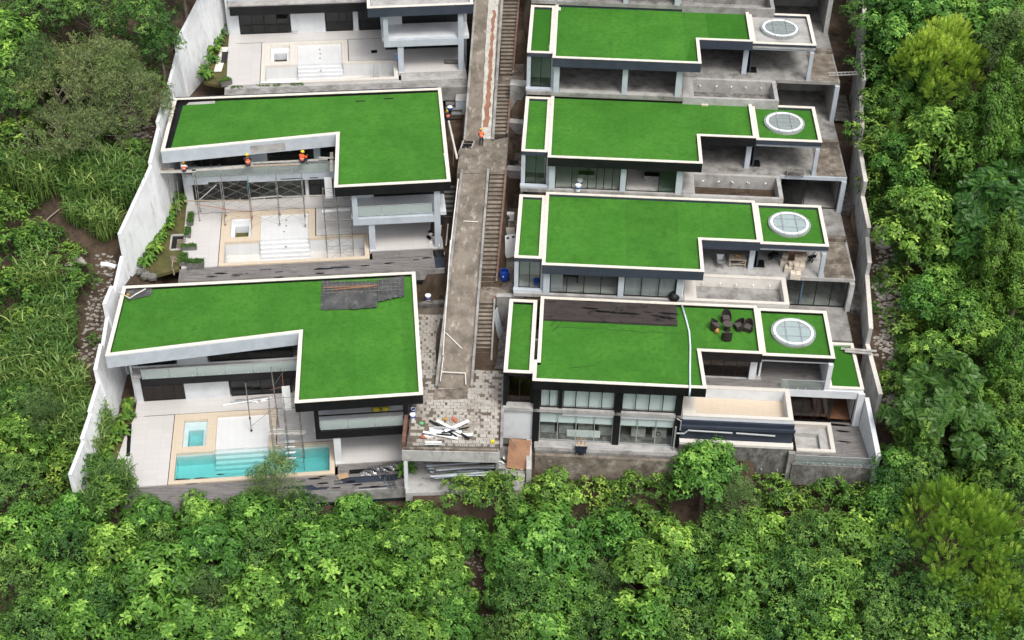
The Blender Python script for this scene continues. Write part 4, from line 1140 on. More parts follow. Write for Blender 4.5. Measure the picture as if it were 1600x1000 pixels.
wall_box('dark navy wall closing the gap below the middle left deck', [(655, 402), (694, 399), (695, 395), (656, 398)], 10.8, 13.5, 'navy')
wall_box('low grey wall in front of the blue barrel beside the lowest right turf roof', [(776, 464), (848, 466), (848, 461), (777, 459)], 11.5, 14.6, 'conc')
wall_box('pale blue grey wall of the stair well beside the uppermost left villa', [(712, 158), (729, 158), (731, 128), (715, 128)], 16.5, 19.4, 'pale', 'planter_wall')

# ------------------------------------------------------------------ paved landing over the store
M['joint'] = surf('sandy joint', (0.15, 0.125, 0.10), (0.10, 0.08, 0.062), 0.8, rough=0.95)
def L3(px, py, z=LAND): return P(px, py, z)
pl = [L3(637, 697), L3(784, 702), L3(789, 585), L3(757, 566), L3(738, 566), L3(738, 600), L3(690, 604), L3(700, 480), L3(654, 478)]
MB().prism([(p.x, p.y) for p in pl], LAND - .4, LAND - .035).build('paved_landing', M['joint'], None, kind='structure')
base = bpy.data.objects['paved_landing']
g = random.Random(11)
def inside(x, y, poly):
    c = False
    for i in range(len(poly)):
        a, b = poly[i - 1], poly[i]
        if (a.y > y) != (b.y > y) and x < (b.x - a.x) * (y - a.y) / (b.y - a.y) + a.x: c = not c
    return c
spots = []
row, yy = 0, 81.75
while yy < 98:
    xx = -8.6 + (0.28 if row % 2 else 0)
    while xx < 0.3:
        if inside(xx, yy, pl) and inside(xx + .5, yy + .3, pl):
            if g.random() > (0.38 if (xx < -5.4 and 86.5 < yy < 90) or (xx < -6.2 and yy < 85.5) else 0.06 if math.sin(xx * 1.7 + yy) + math.sin(yy * 2.1 - xx) > 1.2 else 0.015): spots.append((xx, yy))
        xx += 0.545
    yy += 0.362; row += 1
pm = [MB().prism([(0.0, 0), (.52, 0.0), (.53, .34), (.01, .35)], -.06, .0).mesh('paver', M['paver']),
      MB().prism([(0.02, 0.01), (.50, 0.0), (.52, .33), (.0, .34)], -.06, .0).mesh('paver', M['paver']),
      MB().prism([(0.0, 0.02), (.36, 0.0), (.37, .33), (.01, .34)], -.06, .0).mesh('paver', M['paver'])]
rest = MB()
for i, (x, y) in enumerate(spots):
    me = pm[g.choice((0, 0, 1, 1, 2))]
    z = LAND - .02 + g.uniform(-.015, .02)
    if i < 290:
        o = put('paver', me, base); o.location = (x + g.uniform(-.015, .015), y + g.uniform(-.01, .01), z); o.rotation_euler = (g.uniform(-.02, .02), g.uniform(-.02, .02), g.uniform(-.03, .03))
    else: rest.add([(v.co.x + x, v.co.y + y, v.co.z + z) for v in me.vertices], [tuple(p.vertices) for p in me.polygons])
rest.build('paver', M['paver'], base, kind='stuff')
slab_px('threshold_slab', [(677, 624), (730, 622), (731, 606), (679, 608)], LAND + .05, .12, 'conc_b')
# store below the landing
yF = min(p.y for p in pl) - 0.02
t = thing('storage_shelter', 'concrete store under the paved landing with long steel pipes inside', 'shelter', (-4.4, 82.2, SLAB))
o = t.location.copy()
MB().box(-8.3 - o.x, -0.75 - o.x, yF - .3 - o.y, yF - o.y, 3.05, 4.12).build('front_beam', M['conc_w'], t)
MB().box(-8.25 - o.x, -0.8 - o.x, yF - .22 - o.y, yF - .03 - o.y, 4.125, 4.3).build('front_kerb', M['conc_b'], t)
MB().box(-8.2 - o.x, -7.9 - o.x, yF - .27 - o.y, yF - o.y, -.3, 3.04).build('column', M['white'], t)
MB().box(-6.6 - o.x, -6.3 - o.x, 84.4 - o.y, 84.7 - o.y, -.3, 3.8).build('column', M['conc_w'], t)
MB().box(-1.05 - o.x, -0.8 - o.x, 82.5 - o.y, 86.4 - o.y, -.3, 3.8).build('side_wall', M['conc'], t)
MB().box(-8.3 - o.x, -0.9 - o.x, 85.6 - o.y, 85.8 - o.y, -.3, 3.75).build('back_wall', M['conc_d'], t)
b = MB()
for i in range(46): b.tube([(-7.9 + i * .155 - o.x, yF + .1 - o.y, 4.0), (-7.9 + i * .155 - o.x, yF + .1 - o.y, 4.62)], .018, 5)
b.tube([(-8 - o.x, yF + .1 - o.y, 4.6), (-.9 - o.x, yF + .1 - o.y, 4.6)], .02, 5)
b.build('rebar_fence', M['steel'], t, kind='stuff')
MB().box(-.72 - o.x, -.5 - o.x, yF - o.y, 90 - o.y, 3.3, 4.5).build('side_kerb', M['conc'], t)
MB().box(-8.32 - o.x, -8.05 - o.x, yF - o.y, 84.6 - o.y, 3.3, 4.75).build('side_kerb', M['rust'], t)
v = [(-8.1, 80.7), (1.1, 81.3), (1.75, 86.6), (-8.3, 86.5)]
MB().prism(v, SLAB - .9, SLAB - .02).build('floor_slab', M['conc_l'], None, kind='structure')
# ------------------------------------------------------------------ plants
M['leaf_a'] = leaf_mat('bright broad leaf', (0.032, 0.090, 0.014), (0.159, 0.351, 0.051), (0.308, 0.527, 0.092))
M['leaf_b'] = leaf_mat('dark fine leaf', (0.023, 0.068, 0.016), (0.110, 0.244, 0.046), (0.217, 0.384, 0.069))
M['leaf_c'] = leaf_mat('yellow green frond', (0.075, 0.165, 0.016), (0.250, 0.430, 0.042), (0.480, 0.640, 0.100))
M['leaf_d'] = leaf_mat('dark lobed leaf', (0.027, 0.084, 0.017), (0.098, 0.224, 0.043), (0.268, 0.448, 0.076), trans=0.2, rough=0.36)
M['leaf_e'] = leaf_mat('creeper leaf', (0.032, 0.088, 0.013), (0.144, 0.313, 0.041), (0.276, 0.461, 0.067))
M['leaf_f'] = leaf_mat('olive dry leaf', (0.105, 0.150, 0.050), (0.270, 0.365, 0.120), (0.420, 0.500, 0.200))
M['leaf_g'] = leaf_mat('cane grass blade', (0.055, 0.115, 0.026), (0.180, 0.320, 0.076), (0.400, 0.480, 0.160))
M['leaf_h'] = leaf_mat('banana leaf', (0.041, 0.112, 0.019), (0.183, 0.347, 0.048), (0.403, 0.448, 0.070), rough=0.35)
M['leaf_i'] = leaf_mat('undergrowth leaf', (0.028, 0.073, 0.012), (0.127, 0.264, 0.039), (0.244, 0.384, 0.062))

M['leaf_s'] = leaf_mat('soft grey green leaf', (0.060, 0.110, 0.036), (0.160, 0.270, 0.080), (0.260, 0.380, 0.120))
class Leaves:
    def __init__(s): s.v, s.f, s.a = [], [], []
    def leaf(s, p, d, n, l, w, age_light, fold=0.25, droop=0.3):
        """One folded leaf: four corners and two faces meeting at the midrib."""
        p, d = Vector(p), Vector(d)
        side = d.cross(n)
        if side.length < 1e-3: side = d.cross(Vector((0.3, 0.5, 0.8)))
        side.normalize()
        nn = side.cross(d).normalized()
        i = len(s.v)
        mid = p + d * (l * 0.5) + nn * (l * 0.06)
        tip = p + d * l - nn * (l * droop)
        s.v += [p, mid + side * (w / 2) - nn * (w * fold), tip, mid - side * (w / 2) - nn * (w * fold)]
        s.f += [(i, i + 1, i + 2), (i, i + 2, i + 3)]
        s.a += [age_light] * 2
    def blade(s, pts, w, age_light):          # a long arching blade
        for k in range(len(pts) - 1):
            a, b = Vector(pts[k]), Vector(pts[k + 1])
            d = (b - a).normalized(); sd = d.cross(Vector((0, 0, 1)))
            sd = sd.normalized() if sd.length > 1e-3 else Vector((1, 0, 0))
            i = len(s.v); w0, w1 = w * (1 - k / (len(pts) - 1)) + .01, w * (1 - (k + 1) / (len(pts) - 1)) + .01
            if k == 0: w0 = w * .6
            s.v += [a - sd * w0 / 2, a + sd * w0 / 2, b + sd * w1 / 2, b - sd * w1 / 2]
            s.f.append((i, i + 1, i + 2, i + 3)); s.a.append(age_light)
    def mesh(s, name, mat):
        me = bpy.data.meshes.new(name)
        me.from_pydata([tuple(v) for v in s.v], [], s.f)
        me.materials.append(M[mat])
        at = me.attributes.new('age_light', 'FLOAT', 'FACE')
        at.data.foreach_set('value', s.a)
        me.update()
        return me
def rdir(g, up=0.0):
    while True:
        v = Vector((g.uniform(-1, 1), g.uniform(-1, 1), g.uniform(-1, 1)))
        if 0.05 < v.length < 1: break
    v.normalize(); v.z += up
    return v.normalized()
def lobes(g, n, rx, rz, h, r0, r1):
    """Clumps that make up a crown: (centre, radius)."""
    out = []
    for i in range(n):
        a = 2.399 * i + g.uniform(-.4, .4); q = math.sqrt((i + .5) / n)
        z = h + rz * (1 - q * q) * g.uniform(.5, 1.05) - rz * .35 * q
        out.append((Vector((rx * q * math.cos(a), rx * q * math.sin(a), z)), g.uniform(r0, r1) * (1.1 - .3 * q)))
    return out
def rosette(L, g, p, axis, n, l, w, age_light, spread=1.0, droop=.35, loose=.5):
    t = axis.cross(Vector((.2, .9, .3))).normalized(); b = axis.cross(t)
    a0 = g.uniform(0, 6.28)
    for k in range(n):
        a = a0 + 2 * math.pi * k / n + g.uniform(-.25, .25)
        d = (t * math.cos(a) + b * math.sin(a)) * spread + axis * g.uniform(.15, .6)
        L.leaf(p + Vector((g.uniform(-l, l), g.uniform(-l, l), g.uniform(-l, l))) * loose, d.normalized(), axis, l * g.uniform(.7, 1.2), w, min(1, max(0, age_light + g.uniform(-.18, .18))), droop=droop)
def limbs(g, L, h, lob, r=.16):
    """Trunk with limbs that reach into the clumps."""
    m = MB()
    top = h * .55
    m.tube([(0, 0, -1.2), (.05, .03, top * .5), (-.04, .06, top)], [r * 1.25, r, r * .75], 8)
    for c, rr in lob[::2]:
        q = Vector((-.04, .06, top * g.uniform(.75, 1.0)))
        mid = q.lerp(c, .5) + Vector((g.uniform(-.3, .3), g.uniform(-.3, .3), g.uniform(-.2, .3)))
        m.tube([q, mid, c], [r * .5, r * .32, r * .12], 5, caps=False)
    return m
def crown_rosettes(seed, n, rx, rz, h, r0, r1, per, leaves, l, w, trunk=.16, inner=.25, mat='leaf_a', young=.25, droop=.35, loose=.32):
    g = random.Random(seed); L = Leaves(); lob = lobes(g, n, rx, rz, h, r0, r1)
    for c, r in lob:
        tone = g.uniform(-.26, .24)
        for i in range(int(per * r * r)):
            d = rdir(g, .35)
            rr = r * (1 if g.random() > inner else g.uniform(.45, .9)) * g.uniform(.86, 1.1)
            p = c + Vector((d.x * rr, d.y * rr, d.z * rr * .8))
            hgt = (d.z + .35) / 1.35
            age_light = .24 + tone + .42 * hgt + (g.uniform(.2, .5) if g.random() < young * max(0, hgt) else 0) + g.uniform(-.12, .12)  # upper leaves of each clump coloured lighter, lower ones darker, imitating light
            rosette(L, g, p, (d + Vector((0, 0, .5))).normalized(), leaves, l, w, age_light, droop=droop, loose=loose)
    return L.mesh('crown', mat), limbs(g, L, h, lob, trunk).mesh('trunk', M['bark'])
def crown_fronds(seed):
    """Feathery crown: upright pinnate fronds."""
    g = random.Random(seed); L = Leaves(); lob = lobes(g, 22, 3.2, 2.6, 4.6, .95, 1.4)
    for c, r in lob:
        tone = g.uniform(-.2, .2)
        for i in range(int(100 * r * r)):
            d = rdir(g, .35)
            p = c + d * r * g.uniform(.7, 1.0)
            ax = (d * .9 + Vector((g.uniform(-.35, .35), g.uniform(-.35, .35), .75))).normalized()
            n = 6; ln = g.uniform(.32, .6); age_light = .32 + .35 * max(0, d.z) + tone + g.uniform(-.25, .3)  # fronds on upper sides coloured paler to mimic light from above
            sd = ax.cross(Vector((g.uniform(-1, 1), g.uniform(-1, 1), .1))).normalized(); nn = sd.cross(ax)
            for k in range(n):
                q = p + ax * (ln * k / n) - nn * (.25 * ln * (k / n) ** 2)
                for s in (1, -1):
                    L.leaf(q, (sd * s + ax * .55).normalized(), nn, .125 * (1.05 - .6 * abs(k / n - .4)), .06, min(1, max(0, age_light + .35 * k / n)), droop=.15)
    return L.mesh('crown', 'leaf_c'), limbs(g, L, 3.4, lob[18:], .09).mesh('trunk', M['bark'])
def crown_lobed(seed):
    """Big dark deeply lobed leaves in rosettes at the branch ends."""
    g = random.Random(seed); L = Leaves(); lob = lobes(g, 13, 2.9, 3.2, 4.6, 1.0, 1.45)
    for c, r in lob:
        for i in range(int(15 * r * r)):
            d = rdir(g, .45); p = c + d * r * g.uniform(.75, 1.05)
            ax0 = (d + Vector((0, 0, .55))).normalized()
            t = ax0.cross(Vector((.2, .9, .3))).normalized(); b = ax0.cross(t); a0 = g.uniform(0, 6.28)
            young = g.random() < .22
            for m_ in range(5):
                a = a0 + 1.2566 * m_
                ax = ((t * math.cos(a) + b * math.sin(a)) + ax0 * .45).normalized()
                ln = g.uniform(.6, .9); sd = ax.cross(ax0).normalized(); nn = sd.cross(ax)
                age_light = (.75 if young else .3) + g.uniform(-.15, .2)
                for k in range(5):
                    q = p + ax * (ln * (.12 + k * .17)) - nn * (.3 * ln * (k / 5) ** 2)
                    for s in (1, -1): L.leaf(q, (sd * s + ax * .8).normalized(), nn, ln * (.42, .5, .46, .36, .24)[k], .15, min(1, max(0, age_light)), droop=.2)
    return L.mesh('crown', 'leaf_d'), limbs(g, L, 4.6, lob, .17).mesh('trunk', M['bark'])
def creeper_column(seed, rx, h, taper=.55):
    """A tree smothered in creeper: hanging leafy pillows stacked into a column."""
    g = random.Random(seed); L = Leaves()
    n = int(rx * h * 2.1)
    for i in range(n):
        z = h * (i + .5) / n * .93; t = z / h; a = i * 2.399 + g.uniform(-.5, .5)
        r = rx * (1 - taper * t ** 1.4) * g.uniform(.6, 1.0) * (1 if t < .8 else .55)
        c = Vector((math.cos(a) * r, math.sin(a) * r, z)); q = g.uniform(.5, 1.0) * (1.1 - .3 * t); tone = g.uniform(-.2, .2)
        for _ in range(int(85 * q * q) + 12):
            d = rdir(g, .25); d = (d + Vector((math.cos(a), math.sin(a), 0)) * .5).normalized()
            p = c + Vector((d.x * q, d.y * q, d.z * q * 1.25 - .1)) * g.uniform(.75, 1.1)
            rosette(L, g, p, (d + Vector((0, 0, .35))).normalized(), 4, .23, .15, .28 + .3 * max(0, d.z) + tone + g.uniform(-.2, .25), droop=.5)  # upward creeper leaves painted paler, as if lit from above
    m = MB().tube([(0, 0, -1), (.1, 0, h * .5), (0, .1, h * .93)], [rx * .12, rx * .09, .06], 8)
    return L.mesh('crown', 'leaf_e'), m.mesh('trunk', M['bark'])
def dry_bush(seed):
    """Half bare wispy tree: pale twigs and thin olive sprays."""
    g = random.Random(seed); L = Leaves(); m = MB()
    def grow(p, d, l, r, depth):
        q = p + d * l
        m.tube([p, p.lerp(q, .5) + rdir(g) * l * .08, q], [r, r * .8, r * .6], 5 if depth < 2 else 4, caps=False)
        if depth > 1:
            for _ in range(5 if depth > 2 else 2):
                o = p.lerp(q, g.random()) + rdir(g) * .25
                for _k in range(3): L.leaf(o, rdir(g, .3), Vector((0, 0, 1)), g.uniform(.14, .3), .055, g.random(), droop=.3)
        if depth < 4:
            for _ in range(3 if depth else 5):
                grow(q, (d + rdir(g, .12) * (.75 if depth else .55)).normalized(), l * g.uniform(.62, .85), r * .55, depth + 1)
    for k in range(4):
        a = k * 1.57 + g.uniform(-.5, .5)
        grow(Vector((0, 0, -.3)), Vector((math.cos(a) * .7, math.sin(a) * .7, 1)).normalized(), g.uniform(1.4, 2.0), .11, 0)
    return L.mesh('crown', 'leaf_f'), m.mesh('trunk', M['bark_pale'])
def cane_clump(seed, n=90, h=3.0, spread=1.1, mat='leaf_g'):
    g = random.Random(seed); L = Leaves()
    for i in range(n):
        a, r = g.uniform(0, 6.28), spread * math.sqrt(g.random()) * .6
        b = Vector((math.cos(a) * r, math.sin(a) * r, -.2)); hh = h * g.uniform(.55, 1.0)
        lean = Vector((math.cos(a), math.sin(a), 0)) * g.uniform(.1, .5)
        tp = b + Vector((lean.x * hh * .6, lean.y * hh * .6, hh))
        L.blade([b, b.lerp(tp, .5), tp], .06, g.uniform(.1, .4))
        for k in range(7):
            t = .3 + .1 * k; p = b.lerp(tp, t); aa = g.uniform(0, 6.28)
            d = Vector((math.cos(aa), math.sin(aa), .9)).normalized(); ln = g.uniform(.7, 1.3)
            pts = [p, p + d * ln * .4, p + d * ln * .7 + Vector((d.x, d.y, -.6)) * ln * .2, p + Vector((d.x, d.y, 0)) * ln * .95 + Vector((0, 0, ln * .1 - .35 * ln))]
            L.blade(pts, .12, min(1, max(0, g.gauss(.5, .24))))
    return L.mesh('blades', mat)
def banana(seed, n=7, h=1.5, mat='leaf_h', w=.34):
    g = random.Random(seed); L = Leaves()
    for s_ in range(3):
        o = Vector((g.uniform(-.35, .35), g.uniform(-.35, .35), -.1))
        for i in range(n):
            a = 2.4 * i + g.uniform(-.4, .4); k = g.uniform(.55, 1.0)
            out = Vector((math.cos(a), math.sin(a), 0)); hh = h * k
            pts = [o, o + Vector((0, 0, hh * .45)) + out * .12, o + Vector((0, 0, hh * .9)) + out * .4 * h * .5, o + Vector((0, 0, hh * .85)) + out * .85 * h * .5, o + Vector((0, 0, hh * .55)) + out * 1.15 * h * .5]
            ws = (.05, .08, w, w * .8, .04); age_light = min(1, max(0, g.gauss(.45, .25)))
            for j in range(4):
                p0, p1 = pts[j], pts[j + 1]; sd = Vector((-out.y, out.x, 0)); i0 = len(L.v); dn = Vector((0, 0, -.25))
                L.v += [p0, p0 + sd * ws[j] / 2 + dn * ws[j], p1 + sd * ws[j + 1] / 2 + dn * ws[j + 1], p1, p0 - sd * ws[j] / 2 + dn * ws[j], p1 - sd * ws[j + 1] / 2 + dn * ws[j + 1]]
                L.f += [(i0, i0 + 1, i0 + 2, i0 + 3), (i0, i0 + 3, i0 + 5, i0 + 4)]; L.a += [age_light, age_light]
    return L.mesh('leaves', mat)

TREE = {
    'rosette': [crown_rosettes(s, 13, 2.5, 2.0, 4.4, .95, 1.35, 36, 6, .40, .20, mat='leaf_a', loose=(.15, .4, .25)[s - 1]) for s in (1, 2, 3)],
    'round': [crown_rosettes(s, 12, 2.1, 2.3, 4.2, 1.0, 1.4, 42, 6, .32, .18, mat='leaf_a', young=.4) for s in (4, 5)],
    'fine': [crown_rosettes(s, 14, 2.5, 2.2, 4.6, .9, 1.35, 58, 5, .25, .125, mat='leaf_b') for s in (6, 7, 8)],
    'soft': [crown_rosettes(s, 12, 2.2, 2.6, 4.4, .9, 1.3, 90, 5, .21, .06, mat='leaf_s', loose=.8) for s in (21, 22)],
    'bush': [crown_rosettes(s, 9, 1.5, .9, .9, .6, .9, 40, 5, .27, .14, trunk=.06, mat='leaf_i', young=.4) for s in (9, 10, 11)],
    'frond': [crown_fronds(12), crown_fronds(13)],
    'lobed': [crown_lobed(14), crown_lobed(15)],
    'creeper': [creeper_column(16, 2.6, 9.5), creeper_column(17, 2.2, 7.0, .45), creeper_column(18, 3.0, 5.0, .5)],
    'dry': [dry_bush(19), dry_bush(20)],
}
KIND = {'rosette': ('broadleaf_tree', 'tree'), 'round': ('round_tree', 'tree'), 'fine': ('fine_leaved_tree', 'tree'), 'bush': ('bush', 'bush'), 'soft': ('soft_leaved_tree', 'tree'), 'frond': ('feathery_tree', 'tree'),
        'lobed': ('lobed_leaf_tree', 'tree'), 'creeper': ('creeper_covered_tree', 'tree'), 'dry': ('half_bare_tree', 'tree')}
GRP = {'rosette': 'bright broad leaved trees', 'round': 'bright round crowned trees', 'fine': 'dark fine leaved trees', 'bush': 'bushes on the slopes', 'soft': 'soft feathery trees', 'frond': 'yellow green feathery trees',
       'lobed': 'dark lobed leaf trees', 'creeper': 'trees smothered in creeper', 'dry': 'half bare wispy trees'}
tg = random.Random(99)
def tree(kind, px, py, h, label, s=1.0, v=None, sz=None):
    """Crown centre seen at px, py when it is h above the ground."""
    q = Pg(px, py, h)
    var = TREE[kind]
    cr, tk = var[tg.randrange(len(var)) if v is None else v % len(var)]
    t = thing(KIND[kind][0], label, KIND[kind][1], q, tg.uniform(0, 6.28), GRP[kind])
    k = s * tg.uniform(.93, 1.07)
    t.scale = (k, k, (sz or s) * tg.uniform(.95, 1.05))
    put('trunk', tk, t); put('crown', cr, t)
    return t
# ------------------------------------------------------------------ the wood in front
LOOK = {'rosette': 'bright broad leaved tree', 'round': 'bright round crowned tree', 'fine': 'dark fine leaved tree', 'bush': 'low leafy bush', 'soft': 'soft feathery tree', 'frond': 'yellow green feathery tree',
        'lobed': 'dark glossy lobed leaf tree', 'creeper': 'creeper smothered tree', 'dry': 'half bare wispy tree'}
COLS = ['the left edge cane grass', 'the end of the white wall', 'the lowest planted strip', 'the left corner of the grey deck', 'the left half of the turquoise pool', 'the right half of the turquoise pool',
        'the lower scaffold tower', 'the crumpled film on the deck', 'the store of steel pipes', 'the bare earth gully', 'the plywood sheet', 'the basket seat', 'the black columned glass front',
        'the lowest plunge pool', 'the stained retaining wall', 'the jacuzzi deck', 'the two white drain pipes', 'the white side wall', 'the big lobed leaf tree']
ROWS = ['first row', 'second row', 'third row', 'fourth row', 'fifth row']
def row_of(py): return min(4, max(0, int((py - 760) / 62)))
FRONT = [  # kind, px, py, height, scale, variant
    # first row, right below the decks
    ('fine', 25, 760, 3.6, .9, 0), ('rosette', 118, 812, 3.4, .8, 1), ('bush', 182, 800, 1.4, 1.3, 2), ('rosette', 232, 815, 3.8, .85, 0), ('round', 318, 806, 3.8, .85, 0), ('rosette', 398, 812, 4, .9, 2), ('soft', 430, 754, 5.2, .85, 1), ('round', 405, 775, 4.4, .6, 0),
    ('fine', 468, 806, 4, .85, 1), ('round', 552, 806, 3.2, .8, 0), ('bush', 600, 812, 1.4, 1.2, 1), ('rosette', 656, 812, 4, .74, 2), ('rosette', 712, 822, 4.0, .6, 0), ('round', 866, 764, 4.6, .85, 1), ('rosette', 812, 822, 3.4, .72, 1),
    ('bush', 930, 768, 1.4, 1.2, 0), ('bush', 985, 762, 1.4, 1.25, 2), ('bush', 1035, 752, 1.4, 1.0, 1), ('round', 1105, 732, 5.0, 1.08, 0), ('soft', 1150, 770, 4.6, .85, 0), ('bush', 1205, 765, 1.3, 1.2, 0), ('bush', 1240, 790, 1.4, 1.3, 1), ('bush', 1300, 768, 1.2, 1.1, 2),
    ('bush', 1352, 775, 1.3, 1.2, 0), ('fine', 1395, 772, 3.2, .85, 1), ('rosette', 1380, 800, 3, .8, 1), ('fine', 1585, 790, 4, 1.1, 0), ('fine', 1432, 735, 3.4, .9, 2),
    # second row
    ('rosette', 40, 838, 4, 1.0, 2), ('fine', 105, 862, 4, .95, 1), ('rosette', 180, 868, 4.2, 1.0, 1), ('fine', 258, 862, 4.4, .95, 2), ('rosette', 330, 868, 4.4, 1.05, 0), ('fine', 410, 862, 4.2, .95, 0), ('rosette', 490, 862, 5.2, 1.15, 1),
    ('round', 560, 868, 4.2, .95, 1), ('rosette', 634, 852, 4.4, .95, 0), ('rosette', 690, 872, 4.2, .8, 2), ('round', 862, 850, 5.0, 1.15, 0), ('round', 800, 886, 4.2, .85, 1), ('rosette', 955, 838, 4.4, .9, 1), ('bush', 1020, 828, 1.4, 1.5, 1), ('round', 1062, 845, 4.4, .95, 0),
    ('fine', 1130, 852, 4.4, 1.0, 2), ('rosette', 1192, 845, 4.4, 1.0, 2), ('fine', 1265, 852, 4.2, 1.0, 0), ('round', 1325, 852, 4.4, 1.05, 1), ('frond', 1492, 858, 5.4, 1.42, 0), ('fine', 1400, 865, 4.0, .95, 1), ('fine', 1592, 880, 4.2, 1.0, 2),
    # third row
    ('fine', 25, 912, 4.2, 1.05, 2), ('rosette', 100, 925, 4.4, 1.0, 0), ('fine', 170, 930, 4.4, 1.0, 1), ('rosette', 245, 925, 5.2, 1.3, 2), ('soft', 325, 932, 4.4, 1.0, 0), ('rosette', 405, 928, 4.6, 1.05, 1), ('fine', 470, 925, 4.4, .95, 2),
    ('rosette', 545, 930, 5.2, 1.3, 2), ('rosette', 620, 922, 4.6, 1.0, 1), ('round', 672, 938, 4.0, .8, 1), ('fine', 820, 932, 4.2, .95, 0), ('rosette', 885, 920, 4.6, 1.0, 2), ('soft', 945, 905, 4.6, .95, 1), ('rosette', 1010, 905, 4.6, 1.05, 0), ('fine', 1075, 915, 4.4, 1.0, 2),
    ('round', 1150, 915, 5.2, 1.3, 1), ('fine', 1225, 918, 5.0, 1.2, 0), ('rosette', 1290, 922, 4.4, 1.0, 2), ('fine', 1362, 932, 4.2, 1.0, 1), ('fine', 1440, 945, 4.0, 1.0, 0), ('frond', 1560, 945, 4.8, .95, 1), ('fine', 1500, 940, 4, .9, 2),
    # fourth row
    ('fine', 60, 985, 4.4, 1.05, 0), ('rosette', 140, 990, 4.6, 1.1, 1), ('fine', 215, 985, 4.4, 1.05, 2), ('rosette', 290, 992, 4.6, 1.1, 0), ('rosette', 372, 990, 4.6, 1.05, 2), ('fine', 445, 988, 4.4, 1.05, 1), ('rosette', 520, 992, 4.6, 1.1, 1),
    ('fine', 592, 985, 4.4, 1.0, 0), ('rosette', 655, 998, 3.8, .85, 0), ('round', 862, 985, 4.6, 1.0, 0), ('fine', 805, 995, 4.2, .95, 1), ('fine', 930, 975, 4.4, 1.0, 2), ('rosette', 1000, 985, 4.6, 1.05, 1), ('fine', 1070, 985, 4.4, 1.05, 1), ('rosette', 1145, 990, 4.6, 1.1, 0),
    ('fine', 1220, 988, 4.4, 1.05, 2), ('rosette', 1295, 992, 4.6, 1.05, 1), ('fine', 1370, 998, 4.4, 1.05, 0), ('round', 1445, 1005, 4.4, 1.05, 1), ('fine', 1520, 1005, 4.2, 1.05, 1), ('fine', 1592, 1000, 4.2, 1.05, 2),
    ('rosette', 706, 905, 4.2, .72, 0), ('round', 786, 842, 4.0, .7, 0), ('rosette', 716, 960, 3.6, .7, 1), ('bush', 788, 925, 1.3, 1.1, 0), ('round', 738, 842, 2.8, .65, 1), ('round', 688, 818, 3.0, .62, 0), ('bush', 722, 806, 1.2, 1.1, 0), ('bush', 768, 806, 1.2, 1.1, 2), ('bush', 790, 815, 1.2, 1.2, 1), ('rosette', 768, 1000, 3.4, .6, 2), ('bush', 725, 1000, 1.2, 1.0, 2),
    # fifth row, mostly below the frame
    ('rosette', 20, 1052, 4.4, 1.1, 0), ('fine', 120, 1055, 4.4, 1.1, 1), ('rosette', 215, 1058, 4.4, 1.1, 2), ('fine', 310, 1055, 4.4, 1.1, 0), ('rosette', 405, 1058, 4.4, 1.1, 1), ('fine', 500, 1055, 4.4, 1.1, 2), ('rosette', 595, 1060, 4.2, 1.0, 2),
    ('rosette', 880, 1055, 4.4, 1.1, 0), ('fine', 975, 1055, 4.4, 1.1, 1), ('rosette', 1070, 1058, 4.4, 1.1, 2), ('fine', 1165, 1055, 4.4, 1.1, 0), ('rosette', 1260, 1058, 4.4, 1.1, 1), ('fine', 1355, 1060, 4.4, 1.1, 2), ('rosette', 1450, 1065, 4.4, 1.1, 0), ('fine', 1550, 1065, 4.4, 1.1, 1),
]
used = {}
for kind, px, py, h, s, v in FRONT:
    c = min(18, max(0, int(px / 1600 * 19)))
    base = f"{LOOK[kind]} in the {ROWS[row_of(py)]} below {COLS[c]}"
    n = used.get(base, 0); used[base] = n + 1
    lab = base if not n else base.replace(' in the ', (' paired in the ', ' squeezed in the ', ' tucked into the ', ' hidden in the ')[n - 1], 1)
    tree(kind, px, py, h, lab, s, v)

